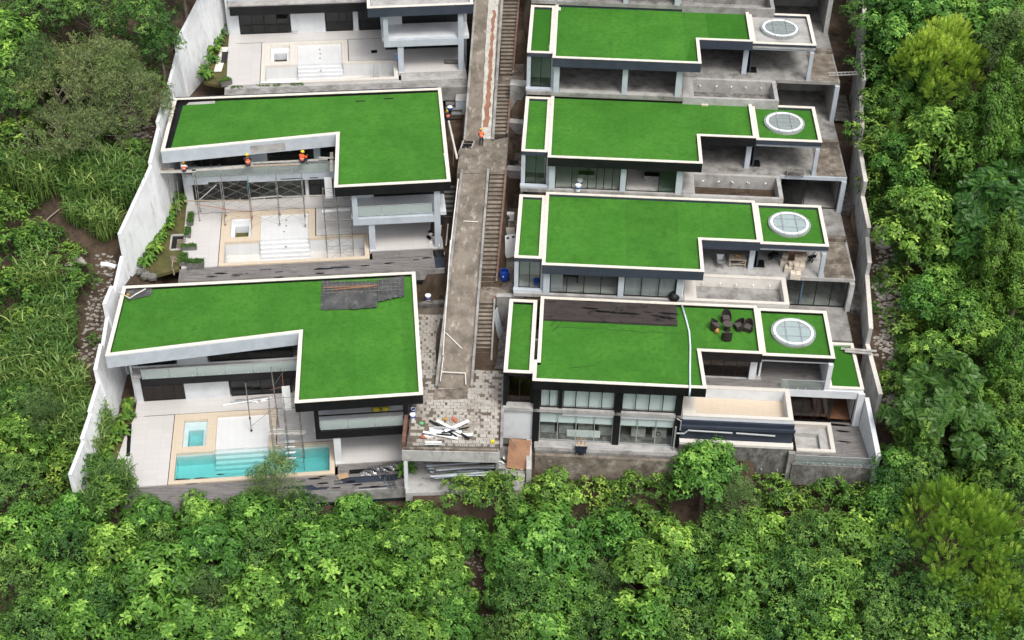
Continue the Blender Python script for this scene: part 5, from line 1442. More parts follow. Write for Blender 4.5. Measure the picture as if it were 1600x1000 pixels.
# ------------------------------------------------------------------ the right hand slope
RIGHT = [
    ('lobed', 1470, 640, 5.6, 1.2, 0, 'large dark glossy lobed leaf tree beside the white side wall of the jacuzzi deck'),
    ('lobed', 1540, 340, 5.8, 1.25, 1, 'dark lobed leaf tree over the shaded hollow, right of the grey boundary wall'),
    ('lobed', 1595, 310, 5.8, 1.2, 0, 'dark lobed leaf tree at the right edge, above its lookalike over the hollow'),
    ('creeper', 1535, 235, 6.0, 1.05, 0, 'tall creeper column standing beside the dark hollow on the upper right slope', 1.45),
    ('creeper', 1592, 450, 4.0, 1.1, 1, 'creeper column at the right edge below the lobed leaf trees'),
    ('creeper', 1570, 600, 4.5, 1.0, 0, 'creeper column at the right edge behind the big lobed leaf tree', 1.25),
    ('creeper', 1450, 215, 1.5, .9, 2, 'broad creeper mound under the feathery tree on the upper right slope'),
    ('creeper', 1590, 140, 3.0, .9, 1, 'creeper column at the right edge of the upper slope'),
    ('creeper', 1400, 190, 1.2, .8, 2, 'creeper mound next to the wooden ladder on the boundary wall'),
    ('creeper', 1500, 395, 2.5, .8, 1, 'slim creeper column left of the lobed leaf tree over the hollow'),
    ('frond', 1468, 100, 5.4, 1.2, 1, 'yellow green feathery tree on the upper right slope'),
    ('fine', 1350, 12, 4.0, .75, 0, 'dark tree at the top of the grey boundary wall'),
    ('round', 1420, 25, 4.4, 1.0, 1, 'bright round tree at the upper edge, left of the feathery tree'),
    ('round', 1500, 20, 4.4, 1.0, 0, 'bright round tree at the upper edge behind the feathery tree'),
    ('rosette', 1560, 55, 4.4, 1.1, 2, 'bright broad leaved tree at the upper edge near the right corner'),
    ('rosette', 1590, 20, 4.4, 1.0, 1, 'bright broad leaved tree in the upper right corner'),
    ('bush', 1372, 65, 1.2, 1.3, 0, 'bright bush just right of the top of the boundary wall'),
    ('bush', 1400, 120, 1.2, 1.4, 1, 'bright bush above the wooden ladder'),
    ('bush', 1375, 160, 1.0, 1.2, 2, 'bush spilling over the boundary wall above the second right villa'),
    ('bush', 1380, 235, 1.0, 1.3, 0, 'bush behind the boundary wall beside the second right skylight'),
    ('bush', 1370, 285, 1.0, 1.1, 1, 'bush behind the boundary wall above the pale rocks'),
    ('rosette', 1420, 300, 3.4, .85, 1, 'broad leaved tree above the bright round tree by the pale rocks'),
    ('round', 1428, 372, 4.4, 1.3, 1, 'bright round tree right of the pale rocks by the boundary wall'),
    ('bush', 1470, 300, 1.2, 1.4, 2, 'bush at the left rim of the dark hollow'),
    ('bush', 1408, 440, 1.1, 1.2, 0, 'bush right of the rubble by the boundary wall'),
    ('round', 1480, 445, 3.4, .8, 0, 'smaller bright tree below the dark hollow'),
    ('bush', 1520, 470, 1.2, 1.4, 1, 'bush on open ground below the dark hollow'),
    ('bush', 1415, 505, 1.1, 1.3, 2, 'bush right of the broken slabs behind the boundary wall'),
    ('bush', 1465, 520, 1.2, 1.3, 0, 'bush near the white post on the right slope'),
    ('rosette', 1540, 530, 3.6, .8, 2, 'bright broad leaved tree on the lower right slope above the lobed leaf tree'),
    ('bush', 1425, 570, 1.2, 1.2, 1, 'bush left above the big lobed leaf tree'),
    ('bush', 1395, 600, 1.0, 1.0, 2, 'bush on the rubble beside the lowest boundary wall panel'),
    ('fine', 1545, 705, 4.0, 1.0, 0, 'dark tree right below the big lobed leaf tree'),
    ('bush', 1420, 705, 1.2, 1.2, 0, 'bush left below the big lobed leaf tree'),
    ('creeper', 1560, 760, 2.0, .9, 2, 'creeper mound behind the large feathery tree'),
    ('fine', 1660, 200, 4.4, 1.1, 1, 'dark tree just past the right edge of the upper slope'),
    ('fine', 1660, 420, 4.4, 1.1, 2, 'dark tree just past the right edge beside the lobed leaf trees'),
    ('rosette', 1665, 640, 4.4, 1.1, 0, 'broad leaved tree just past the right edge beside the creepers'),
]
RIGHT += [
    ('round', 1380, 30, 3.4, .9, 1, 'bright round tree behind the top end of the grey boundary wall'), ('rosette', 1445, 60, 3.6, 1.0, 0, 'bright broad leaved tree left behind the feathery tree'), ('soft', 1585, 85, 5.0, 1.4, 1, 'soft pale tree at the right edge of the upper slope'),
    ('round', 1400, 85, 2.6, .9, 0, 'bright round tree between the boundary wall and the feathery tree'), ('creeper', 1415, 130, 1.6, .9, 2, 'bright creeper mound below the feathery tree, left side'), ('creeper', 1480, 165, 1.6, .9, 2, 'bright creeper mound below the feathery tree, right side'),
    ('bush', 1362, 110, 1.0, 1.4, 2, 'bright bush hanging over the second wall panel from the top'), ('bush', 1365, 205, 1.0, 1.4, 0, 'bright bush hanging over the wall left of the creeper mounds'), ('creeper', 1425, 245, 1.2, .85, 2, 'creeper mound in the middle of the upper right slope'),
    ('round', 1400, 260, 2.8, .85, 1, 'bright round tree in the middle of the upper right slope'), ('rosette', 1462, 250, 4.0, 1.25, 1, 'bright broad leaved tree left of the tall creeper column'), ('creeper', 1575, 170, 5.0, 1.0, 0, 'tallest creeper column, behind the first beside the hollow', 1.4),
    ('creeper', 1575, 235, 4.0, 1.0, 1, 'creeper column right behind the tallest one'), ('rosette', 1450, 335, 3.0, .8, 2, 'bright broad leaved tree above the bright round tree by the rocks'), ('rosette', 1520, 415, 3.2, .9, 0, 'broad leaved tree at the lower rim of the dark hollow'),
    ('creeper', 1550, 440, 4.0, .9, 0, 'creeper column below the right lobed leaf tree', 1.2), ('round', 1450, 400, 3.0, .8, 0, 'bright round tree just right of the one by the pale rocks'), ('rosette', 1440, 480, 2.6, .75, 1, 'broad leaved tree beside the white post on the right slope'),
    ('round', 1500, 510, 3.0, .85, 1, 'bright round tree above the big lobed leaf tree'), ('round', 1580, 545, 3.4, .95, 0, 'bright round tree at the right edge above the lower creeper column'), ('rosette', 1450, 560, 2.6, .75, 0, 'broad leaved tree left behind the big lobed leaf tree'),
    ('bush', 1480, 550, 1.2, 1.4, 2, 'bush behind the crown of the big lobed leaf tree'), ('creeper', 1560, 680, 3.0, 1.0, 0, 'creeper column right beside the big lobed leaf tree'), ('creeper', 1520, 735, 1.8, .9, 2, 'creeper mound under the big lobed leaf tree'),
    ('round', 1435, 690, 2.8, .75, 1, 'bright round tree left under the big lobed leaf tree'), ('round', 1405, 740, 2.6, .8, 0, 'bright round tree right of the two white drain pipes'), ('rosette', 1590, 720, 3.6, 1.0, 2, 'broad leaved tree at the right edge above the feathery tree'),
    ('bush', 1390, 330, 1.0, 1.2, 0, 'bush directly above the pale rocks'), ('bush', 1440, 610, 1.2, 1.3, 1, 'bush at the left foot of the big lobed leaf tree'),
]
for r_ in RIGHT: tree(*r_[:4], r_[6], r_[4], r_[5], r_[7] if len(r_) > 7 else None)

# ------------------------------------------------------------------ the left hand slope
LEFT = [
    ('fine', 60, 20, 4.4, 1.1, 0, 'dark tree in the upper left corner'),
    ('rosette', 10, 70, 4.4, 1.1, 1, 'bright tree at the left edge below the upper corner'),
    ('fine', 140, 15, 4.4, 1.1, 2, 'dark tree second from the upper left corner'),
    ('fine', 225, 30, 4.4, 1.0, 1, 'dark tree at the upper edge left of the white boundary wall'),
    ('fine', 290, 12, 4.2, .95, 0, 'dark tree overhanging the top of the white boundary wall'),
    ('fine', 250, 70, 3.6, .8, 1, 'dark tree beside the topmost panel of the white boundary wall'),
    ('dry', 130, 125, 2.8, 1.35, 0, 'half bare wispy tree in the middle of the upper left thicket'),
    ('dry', 205, 150, 2.6, 1.2, 1, 'half bare wispy tree leaning towards the white boundary wall'),
    ('dry', 70, 150, 2.6, 1.3, 1, 'half bare wispy tree on the left of the upper thicket'),
    ('dry', 110, 215, 2.2, 1.2, 0, 'half bare wispy tree with pale stems above the cane grass'),
    ('dry', 165, 85, 2.8, .9, 1, 'half bare wispy tree at the back of the upper left thicket'),
    ('fine', 20, 160, 3.6, .9, 2, 'dark tree at the left edge beside the wispy thicket'),
    ('bush', 30, 215, 1.2, 1.5, 0, 'bush at the left edge below the wispy thicket'),
    ('bush', 165, 205, 1.0, 1.2, 2, 'bush at the foot of the wispy thicket'),
    ('bush', 12, 330, 1.2, 1.4, 1, 'bright bush at the left edge beside the bare bank'),
    ('bush', 22, 390, 1.2, 1.4, 2, 'bright bush at the left edge, middle of the bank'),
    ('bush', 28, 450, 1.2, 1.5, 0, 'bright bush at the left edge below the bank'),
    ('bush', 45, 500, 1.2, 1.3, 1, 'bright bush left of the fallen white sacks'),
    ('bush', 118, 438, 1.2, 1.2, 2, 'green bush beside the white rubble near the wall end'),
    ('bush', 105, 395, .9, .8, 0, 'small bush on the bare bank above the white rubble'),
    ('bush', 15, 690, 1.2, 1.6, 1, 'dark bush at the left edge below the cane grass'),
    ('bush', 80, 690, 1.2, 1.4, 2, 'dark bush left of the lowest white wall end'),
    ('fine', 40, 645, 2.6, .8, 1, 'small dark tree at the left edge among the cane grass'),
    ('bush', 85, 745, 1.2, 1.3, 0, 'bush right at the foot of the lowest white wall end'),
    ('bush', 215, 235, .9, .9, 1, 'small bush by the wall beside the middle left turf roof'),
    ('fine', -60, 260, 4.4, 1.1, 0, 'dark tree just past the left edge beside the bank'),
    ('rosette', -60, 480, 4.4, 1.1, 1, 'broad leaved tree just past the left edge beside the cane grass'),
    ('fine', -60, 700, 4.4, 1.1, 2, 'dark tree just past the left edge above the front wood'),
]
LEFT += [
    ('soft', 60, 120, 4.0, 1.1, 0, 'soft pale tree behind the wispy thicket on the left'), ('soft', 175, 130, 3.0, .9, 1, 'soft pale tree in the right half of the wispy thicket'), ('bush', 60, 370, 1.0, 1.1, 1, 'bright bush on the bare bank left of the dead branch'), ('bush', 50, 430, 1.0, 1.2, 2, 'bright bush left of the cane clump by the soil path'),
    ('bush', 20, 545, 1.2, 1.3, 0, 'bright bush at the left edge above the pale cane grass'), ('bush', 130, 730, 1.0, 1.0, 1, 'bush right above the lowest white wall end'), ('soft', 60, 660, 2.6, .8, 1, 'soft pale tree among the lower cane grass'), ('bush', 105, 720, 1.2, 1.2, 2, 'bush behind the lowest white wall end'), ('round', 30, 700, 2.6, .8, 1, 'bright round tree at the left edge below the cane grass'),
]
for kind, px, py, h, s, v, lab in LEFT: tree(kind, px, py, h, lab, s, v)

# cane grass clumps
CANE = [cane_clump(s, n, h, 1.5) for s, n, h in ((31, 110, 3.1), (32, 120, 3.4), (33, 100, 2.7))]
canes = [(150, 292, 1.0, 'tall cane grass clump on the upper bank left of the white wall'), (195, 300, 1.0, 'tall cane grass clump nearest the middle white wall'), (215, 265, .8, 'cane grass clump touching the wall by the seated worker'),
         (60, 290, 1.0, 'tall cane grass clump at the left of the upper bank'), (95, 265, .9, 'cane grass clump below the wispy trees'), (165, 350, .9, 'cane grass clump hanging down the bank towards the wall'), (125, 330, .8, 'cane grass clump in the middle of the bare bank'),
         (88, 478, 1.0, 'dark cane grass clump left of the soil path'), (92, 508, .9, 'cane grass clump right beside the soil path'), (60, 545, 1.0, 'pale cane grass clump at the left, above the lowest white wall'), (85, 566, 1.0, 'pale cane grass clump beside the lowest left roof corner'),
         (20, 590, 1.0, 'pale cane grass clump at the left edge'), (75, 600, 1.1, 'pale cane grass clump in the middle of the lower bank'), (118, 642, .9, 'pale cane grass clump leaning over the white wall'), (110, 665, 1.0, 'cane grass clump covering the gap in the white wall'),
         (150, 660, .8, 'cane grass clump over the wall beside the planted strip'), (50, 650, 1.0, 'cane grass clump low on the left bank'), (25, 620, .9, 'cane grass clump by the left edge, lower bank'), (180, 755, .8, 'cane grass clump in front of the planted strip'), (160, 790, .7, 'cane grass clump at the deck corner'),
         (75, 810, .8, 'cane grass clump among the front wood at the left'),
         (140, 265, 1.0, 'cane grass clump at the foot of the right wispy tree'), (175, 270, 1.0, 'cane grass clump between the wispy tree and the middle white wall'), (30, 560, 1.1, 'pale cane grass clump at the left edge, highest of the lower bank'), (60, 572, 1.1, 'pale cane grass clump above the middle of the lower bank'), (108, 605, 1.0, 'pale cane grass clump touching the lowest wall panel from behind'),
         (45, 620, 1.1, 'pale cane grass clump left of the middle of the lower bank'), (100, 630, 1.1, 'pale cane grass clump right of the middle of the lower bank'), (15, 640, 1.0, 'pale cane grass clump at the left edge, lowest of three'), (70, 675, 1.0, 'cane grass clump above the dark bushes of the lower bank'), (140, 690, .9, 'cane grass clump drooping over the gap in the white wall'),
         (50, 515, 1.0, 'pale cane grass clump beside the bright edge bush'), (85, 535, 1.0, 'pale cane grass clump between the dark and the pale ones'), (10, 270, 1.0, 'cane grass clump at the left edge of the upper bank'), (125, 300, 1.0, 'cane grass clump left of the tall one on the upper bank'), (60, 440, 1.0, 'cane grass clump on the bank left of the white rubble'), (40, 720, .9, 'cane grass clump among the dark bushes at the left edge')]
for px, py, s, lab in canes:
    q = Pg(px, py, 1.3)
    o = put('cane_grass', CANE[tg.randrange(3)]); o.location = q; o.rotation_euler = (0, 0, tg.uniform(0, 6.28)); s *= 1.18; o.scale = (s, s, s * tg.uniform(.9, 1.1))
    tag(o, lab, 'grass clump', 'cane grass clumps on the left bank')

# planted strips inside the white wall
BAN = [banana(41, 7, 1.3), banana(42, 8, 1.5), banana(43, 6, 1.1)]
def plant(px, py, z, s, lab, grp, v=None):
    q = P(px, py, z)
    o = put('leafy_plant', BAN[tg.randrange(3) if v is None else v]); o.location = Vz(q, z - .05); o.rotation_euler = (0, 0, tg.uniform(0, 6.28)); o.scale = (s,) * 3
    tag(o, lab, 'plant', grp)
z2, z1, z3 = 13.7, 7.1, 20.3
def ordinal(i): return ('first', 'second', 'third', 'fourth', 'fifth', 'sixth', 'seventh', 'eighth', 'ninth', 'tenth', 'eleventh', 'twelfth')[i]
for i in range(12):
    t = i / 11
    plant(231 + 48 * t + tg.uniform(-3, 3), 414 - 98 * t, z2, tg.uniform(.75, 1.05), f'{ordinal(i)} leafy plant from the front in the strip along the middle white wall', 'plants along the middle white wall')
for i in range(10):
    t = i / 9
    plant(146 + 52 * t + tg.uniform(-4, 4), 765 - 125 * t, z1, tg.uniform(.7, 1.0), f'{ordinal(i)} yellow green plant from the front in the strip beside the lowest terrace', 'plants beside the lowest terrace')
for i in range(8):
    t = i / 7
    plant(318 + 38 * t + tg.uniform(-3, 3), 124 - 92 * t, z3, tg.uniform(.8, 1.1), f'{ordinal(i)} leafy plant from the front in the strip beside the uppermost terrace', 'plants beside the uppermost terrace')
for px, py, s, lab in ((186, 748, .9, 'large pale leafy plant at the front corner of the lowest terrace'), (190, 728, .7, 'smaller leafy plant at the edge of the lowest white terrace'), (203, 635, .9, 'dark leafy plant in the corner under the lowest left villa'), (197, 655, 1.0, 'leafy plant in front of the dark corner under the lowest left villa'), (172, 760, 1.1, 'leafy plant nearest the front end of the white wall')):
    plant(px, py, z1, s, lab, 'corner plants of the lowest terrace')
plant(632, 738, SLAB, .9, 'tall thin plant against the white column of the pipe store', 'plants by the store')
q = P(797, 672, 8.6)
o = put('leafy_plant', BAN[0]); o.location = q; o.scale = (.75,) * 3
tag(o, 'yellow green fern growing at the corner above the plywood sheet', 'plant')

# mossy lawn in the planted strips
def lawn(name, pts, z):
    v = [P(x, y, z) for x, y in pts]
    MB().prism([(p.x, p.y) for p in v], z - .3, z).build(name, M['mossy'], None, kind='structure')
lawn('lawn', [(222, 436), (280, 420), (300, 330), (296, 312), (270, 320), (232, 400)], 13.74)
lawn('lawn', [(150, 790), (198, 768), (222, 660), (228, 636), (205, 640), (165, 720), (140, 775)], 7.13)
lawn('lawn', [(318, 128), (348, 134), (372, 62), (376, 38), (350, 55), (325, 100)], 20.33)

# ------------------------------------------------------------------ ground cover
def cover(seed, n, regions, dens_lo, size, mat, name, label=None):
    g = random.Random(seed); L = Leaves()
    k = 0
    for _ in range(n):
        x0, x1, y0, y1 = regions[g.randrange(len(regions))]
        x, y = g.uniform(x0, x1), g.uniform(y0, y1)
        wl, wr = interp(y, WALL_L), interp(y, WALL_R)
        if y > 79.5 and wl - .25 < x < wr + .3: continue
        if y < 82 and 80.6 - abs(x) * .02 < y and x > -33: continue
        f = math.sin(x * .55 + 1) * math.sin(y * .47 + 2) + .6 * math.sin(x * 1.3 - y * .9) + .4 * math.sin(x * 2.7 + y * 2.1)
        if y > 80:
            d = (wl - x) if x < 0 else (x - wr)
            if d < (5.5 if x < 0 and y < 118 else 2.6 if x > 0 and y < 106 else 0.6): f -= 1.3
            if x < 0 and 98 < y < 108 and -44 < x: f -= 1.1
        if y < 82 and abs(x + 3.2 - (80 - y) * .03) < 1.6: f -= 1.6
        if f < dens_lo: continue
        z = terr(x, y)
        e = Vector((terr(x - .3, y) - terr(x + .3, y), terr(x, y - .3) - terr(x, y + .3), .6)).normalized()
        rosette(L, g, Vector((x, y, z + g.uniform(.05, .45))), (e + Vector((0, 0, .4))).normalized(), 4, size * g.uniform(.7, 1.3), size * .5, .35 + .2 * f + g.uniform(-.25, .3), droop=.3)
    put(name, L.mesh(name, mat), None, kind='stuff')
REG = [(-58, -32, 80, 142), (31, 58, 84, 142), (-52, 52, 58, 81), (31, 45, 84, 142)]
cover(51, 52000, REG, -.25, .30, 'leaf_i', 'ground_cover')
cover(52, 16000, [(31, 46, 100, 142), (31, 58, 92, 142)], -.8, .26, 'leaf_e', 'ground_cover')
# ------------------------------------------------------------------ scaffolding
def scaffold_frame(par, x, y0, y1, z0, z1, mat, off=(0, 0, 0)):
    """One ladder frame standing across the facade: two standards with rungs."""
    b = MB()
    for y in (y0, y1): b.tube([(x, y, z0), (x, y, z1)], .027, 6)
    n = max(2, int((z1 - z0) / .62))
    for i in range(n):
        z = z0 + (z1 - z0) * (i + .8) / n
        b.tube([(x, y0, z), (x, y1, z)], .02, 5)
    b.build('scaffold_frame', M[mat], par)
def braces(par, x0, x1, y, z0, z1, mat='steel'):
    b = MB().tube([(x0, y, z0), (x1, y, z1)], .012, 4); b.tube([(x0, y + .02, z1), (x1, y + .02, z0)], .012, 4)
    b.build('cross_brace', M[mat], par)
fr = FL[2]
t = thing('scaffold', 'long tube scaffold along the facade of the middle left villa, three workers on it', 'scaffold', fr.W(0, 0, ZT), fr.yaw)
bays = [fr.at(px, py, ZT) for px, py in ((312, 345), (352, 352), (394, 357), (437, 350), (477, 352))]
zl = [0.0, 1.75, 3.5, 5.25]
for i, q in enumerate(bays):
    x, yb = q.x, q.y + 1.45
    for lv in range(3):
        scaffold_frame(t, x + (.02 if lv % 2 else 0), yb - 1.45, yb, zl[lv] + .01, zl[lv + 1] - (.0 if lv < 2 else .6), 'teal_tube' if (i == 2 and lv == 2) else 'red_tube' if (i == 2 and lv == 0) else 'steel')
    for yy in (yb - 1.45, yb):
        MB().box(x - .09, x + .09, yy - .09, yy + .09, -.0, .03).build('base_plate', M['steel'], t)
for i in range(4):
    a, c = bays[i], bays[i + 1]
    for lv in range(3):
        for yy in (a.y + .02, a.y + 1.43): braces(t, a.x, c.x, yy, zl[lv] + .25, zl[lv] + 1.5)
    b = MB().tube([(a.x - .2, a.y + .05, 1.77), (c.x + .2, c.y + .05, 1.77)], .03, 6)
    b.build('ledger', M['red_tube' if i < 2 else 'steel'], t)
ZPL = 4.72                                                  # working planks
def plank(par, a, c, w=.26, mat='plank', th=.045, name='plank'):
    MB().bar(a, c, w, th).build(name, M[mat], par)
def fz(px, py, z, f=fr): return f.at(px, py, z)
def plk(px0, py0, px1, py1, dz=ZPL, mat='plank_g', w=.28, f=fr, par=t, base=ZT):
    a, c = f.at(px0, py0, base + dz), f.at(px1, py1, base + dz)
    plank(par, Vector((a.x, a.y, dz)), Vector((c.x, c.y, dz)), w, mat)
plk(232, 269, 306, 267, mat='plank_g', w=.45); plk(232, 262, 272, 264, ZPL + .06, 'plank', .2)
plk(300, 266, 382, 261, mat='plank_g', w=.34); plk(345, 262, 396, 258, ZPL + .05, 'plank_g', .25)
plk(381, 260, 470, 256, ZPL + .1, 'plank', .28); plk(386, 255, 472, 251, ZPL + .1, 'plank_g', .25); plk(440, 253, 512, 249, ZPL + .05, 'plank_g', .3)
plk(498, 246, 522, 247, ZPL + .5, 'plank_g', .2); plk(518, 238, 518, 268, ZPL + .3, 'plank_g', .3)
plk(288, 314, 392, 313, 1.8, 'plank', .18); plk(392, 310, 440, 306, 1.82, 'plank_g', .2); plk(440, 308, 512, 305, 1.8, 'plank_g', .2)
b = MB().tube([fz(312, 312, ZT + 1.8) - Vector((0, 0, ZT)), fz(338, 289, ZT + 3.4) - Vector((0, 0, ZT))], .05, 6)
b.build('diagonal_tube', M['silver'], t)
# the outrigger standing in the planted strip
b = MB()
for px, py in ((277, 338), (283, 340), (269, 330)):
    q = fr.at(px, py, ZT); b.tube([(q.x, q.y, 0), (q.x + .1, q.y + .1, 3.9)], .032, 6)
b.build('outrigger', M['steel'], t)

def tower(f, label, px0, px1, py_front, levels, base_z=ZT, mat='steel', w_y=1.35, steps=False):
    a, c = f.at(px0, py_front, base_z), f.at(px1, py_front, base_z)
    t = thing('scaffold_tower', label, 'scaffold', f.W(a.x, a.y, base_z), f.yaw)
    w = c.x - a.x
    for lv in range(levels):
        for k in range(3):
            scaffold_frame(t, w * k / 2, 0, w_y, lv * 1.75 + .01, lv * 1.75 + 1.75, 'teal_tube' if (lv == 1 and k == 1) else mat)
        for yy in (0, w_y): braces(t, 0, w, yy, lv * 1.75 + .2, lv * 1.75 + 1.5)
        b = MB()
        for k in range(2): b.tube([(0, k * w_y, lv * 1.75 + 1.6), (w, k * w_y, lv * 1.75 + 1.6)], .022, 5)
        b.tube([(0, 0, lv * 1.75 + .9), (w, 0, lv * 1.75 + .9)], .018, 5)
        b.build('ledger', M[mat], t)
    return t
t2 = tower(FL[2], 'tube scaffold tower standing in the empty pool below the middle left wing', 512, 553, 408, 4, ZT - 1.45)
t1 = tower(FL[1], 'tube scaffold tower standing in the turquoise pool beside the black balcony', 431, 476, 738, 4, ZT - 1.45)
b = MB()
for i in range(4): b.box(.9, 1.7, .2 + i * .28, .38 + i * .28, 1.2 + i * .35, 1.24 + i * .35)
b.build('tread', M['whitepaint'], t1, kind='stuff')
t3 = thing('scaffold_post', 'lone scaffold post with a strut on the dry pool shelf of the lowest left terrace', 'scaffold', P(393, 673, 14.3 + ZT - .1), FL[1].yaw)
MB().tube([(0, 0, 0), (0, .02, 5.2)], .045, 6).build('standard', M['steel'], t3)
MB().tube([(.02, 0, .5), (2.4, .6, 2.2)], .02, 5).build('strut', M['steel'], t3)
MB().lathe([(.1, 0), (.1, .06), (.05, .12)], (0, 0, 0), 8).build('foot', M['frame'], t3)
MB().lathe([(.07, 1.35), (.09, 1.42), (.07, 1.5)], (0, 0, 0), 8).build('coupler', M['frame'], t3)
t4 = thing('scaffold_post', 'tall scaffold post at the balcony end of the lowest left villa', 'scaffold', P(436, 668, 14.3 + ZT + .01), FL[1].yaw)
MB().tube([(0, 0, 0), (-.1, .05, 6.6)], .05, 6).build('standard', M['steel'], t4)
MB().tube([(.7, .3, 3.0), (.7, .3, 5.6)], .03, 6).build('standard', M['red_tube'], t4)
MB().tube([(-.4, .1, 4.1), (1.2, .3, 4.3)], .02, 5).build('ledger', M['red_tube'], t4)
MB().tube([(.0, .1, 4.6), (1.1, .3, 6.3)], .016, 5).build('strut', M['steel'], t4)

def loose(name, label, cat, a, c, w, h, mat, group=None):
    a, c = Vector(a), Vector(c)
    t = thing(name, label, cat, a, 0, group)
    bpy.data.objects.remove(t)
    o = MB().bar(Vector((0, 0, h / 2)), c - a + Vector((0, 0, h / 2)), w, h).build(name, M[mat])
    o.location = a
    return tag(o, label, cat, group)
def W2(f, px, py, zl): v = f.at(px, py, zl); return f.W(v.x, v.y, zl)
z = ZT + 2.2
loose('plank', 'pale board laid across the scaffold tower of the middle left villa', 'plank', W2(FL[2], 503, 331, z), W2(FL[2], 557, 327, z), .3, .1, 'whitepaint')
loose('plank', 'two layered pale board lying across the tower over the turquoise pool', 'plank', W2(FL[1], 420, 673, ZT + 1.6), W2(FL[1], 478, 675, ZT + 1.6), .22, .12, 'offwhite')
loose('plank', 'narrow pale board below its twin on the tower over the turquoise pool', 'plank', W2(FL[1], 421, 678, ZT + 1.5), W2(FL[1], 476, 678, ZT + 1.5), .16, .08, 'offwhite')
def sheet_thing(name, label, cat, f, pts, z, th, mat):
    v = [W2(f, x, y, z) for x, y in pts]
    o = MB().prism([((p - v[0]).x, (p - v[0]).y) for p in v], 0, th).build(name, M[mat]); o.location = v[0]
    return tag(o, label, cat)
for f, px, py, h, lab in ((FL[2], 514, 310, 2.0, 'white ribbed sheet leaning at the wing of the middle left villa'), (FL[1], 449, 641, 2.2, 'white ribbed sheet leaning at the wing of the lowest left villa')):
    q = W2(f, px, py, ZT + 2.2)
    b = MB()
    for i in range(6): b.box(-.3 + i * .11, -.3 + i * .11 + .1, 0 + (.03 if i % 2 else 0), .03 + (.03 if i % 2 else 0), 0, h)
    o = b.build('ribbed_sheet', M['whitepaint']); o.location = q; o.rotation_euler = (-.25, 0, f.yaw)
    tag(o, lab, 'sheet')
# timber and film lying in front of the lowest left facade
f1 = FL[1]
for a, c, lab, mt in (((348, 634), (425, 622), 'long pale pipe on the terrace in front of the lowest left facade', 'whitepaint'), ((360, 629), (405, 625), 'short grey pipe behind the long pale pipe on the terrace', 'silver')):
    q0, q1 = W2(f1, *a, ZT + .04), W2(f1, *c, ZT + .04)
    o = MB().tube([(0, 0, .06), q1 - q0 + Vector((0, 0, .06))], .06, 8).build('pipe', M[mt]); o.location = q0; tag(o, lab, 'pipe')
def film(label, f, px, py, z, rx, ry, seed, arms=((1, 0),)):
    g = random.Random(seed); mb = MB(); o0 = W2(f, px, py, z)
    n, m_ = 26, 14
    for (ax, ay) in arms:
        b0 = len(mb.v); d = Vector((ax, ay)).normalized(); s = Vector((-d.y, d.x)); ln = math.hypot(ax, ay)
        for i in range(n):
            for j in range(m_):
                u, w = i / (n - 1), j / (m_ - 1) - .5
                wd = ry * (.55 + .45 * math.sin(u * 3.0 + .4)) * (1 + .12 * g.uniform(-1, 1))
                p = d * (u * ln * rx) + s * (w * wd)
                mb.v.append((p.x, p.y, .03 + .22 * (1 - abs(2 * w)) ** .6 * (.5 + .5 * math.sin(u * 17 + w * 9)) + g.uniform(0, .05)))
        for i in range(n - 1):
            for j in range(m_ - 1):
                k = b0 + i * m_ + j; mb.f.append((k, k + m_, k + m_ + 1, k + 1)); mb.m.append(0)
    o = mb.build('plastic_film', M['plastic_film'], smooth=True); o.location = o0; o.rotation_euler = (0, 0, f.yaw)
    return tag(o, label, 'plastic sheet')
film('crumpled clear plastic film on the dark hole in the lowest left deck', f1, 592, 733, ZT - .02, 1.0, 1.0, 2, ((1.9, .25), (-1.5, -.5), (1.2, -2.4)))
film('crumpled clear film piled on the terrace at the lowest left windows', f1, 385, 628, ZT + .02, 1.0, .6, 3, ((2.3, .3), (-1.0, .1)))
film('bundle of clear film lying behind the pipes in the store', f1, 668, 722, SLAB - 14.3, .7, .8, 5, ((1.0, .2), (-.5, .3)))
o = MB().box(-.42, .42, -.28, .28, 0, .03).build('cardboard', M['card']); o.location = W2(f1, 536, 744, ZT - .02); o.rotation_euler = (0, .05, .4); tag(o, 'flattened brown cardboard on the lowest left deck', 'cardboard')
# white paper of the balcony and yellow bags
for px, py, lab in ((588, 637, 'yellow bag on the black balcony, left of its twin'), (602, 635, 'smaller yellow bag on the black balcony, right of its twin')):
    q = f1.on(px, py, -13.6); o = MB().blob((0, 0, .2), .34, .25, .2, 3).build('bag', M['yellow'], smooth=True); o.location = f1.W(q.x, -13.6, -3.598); tag(o, lab, 'bag')

# ------------------------------------------------------------------ tarpaulins and bits on the left roofs
def crease(label, f, pts, z, mat, seed, name='roofing_sheet'):
    g = random.Random(seed); v = [W2(f, x, y, z) for x, y in pts]; o0 = v[0]; mb = MB(); n = 14
    for i in range(n + 1):
        for j in range(n + 1):
            a, b_ = i / n, j / n
            p = (v[0] * (1 - a) + v[1] * a) * (1 - b_) + (v[3] * (1 - a) + v[2] * a) * b_
            mb.v.append(tuple(p - o0 + Vector((0, 0, .02 + .03 * abs(math.sin(a * 9 + seed)) + g.uniform(0, .02) + (.16 * (1 - b_) ** 6 * g.random() if seed % 2 else 0)))))
    for i in range(n):
        for j in range(n): k = i * (n + 1) + j; mb.f.append((k, k + n + 1, k + n + 2, k + 1)); mb.m.append(0)
    mb.f = [q[::-1] for q in mb.f]
    o = mb.build(name, M[mat]); o.location = o0
    return tag(o, label, 'sheet')
zr_ = -.235
crease('dark sheet with wire grid on the lowest left roof, left of three', f1, [(501, 485), (545, 484), (546, 441), (503, 439)], zr_, 'tarp', 2)
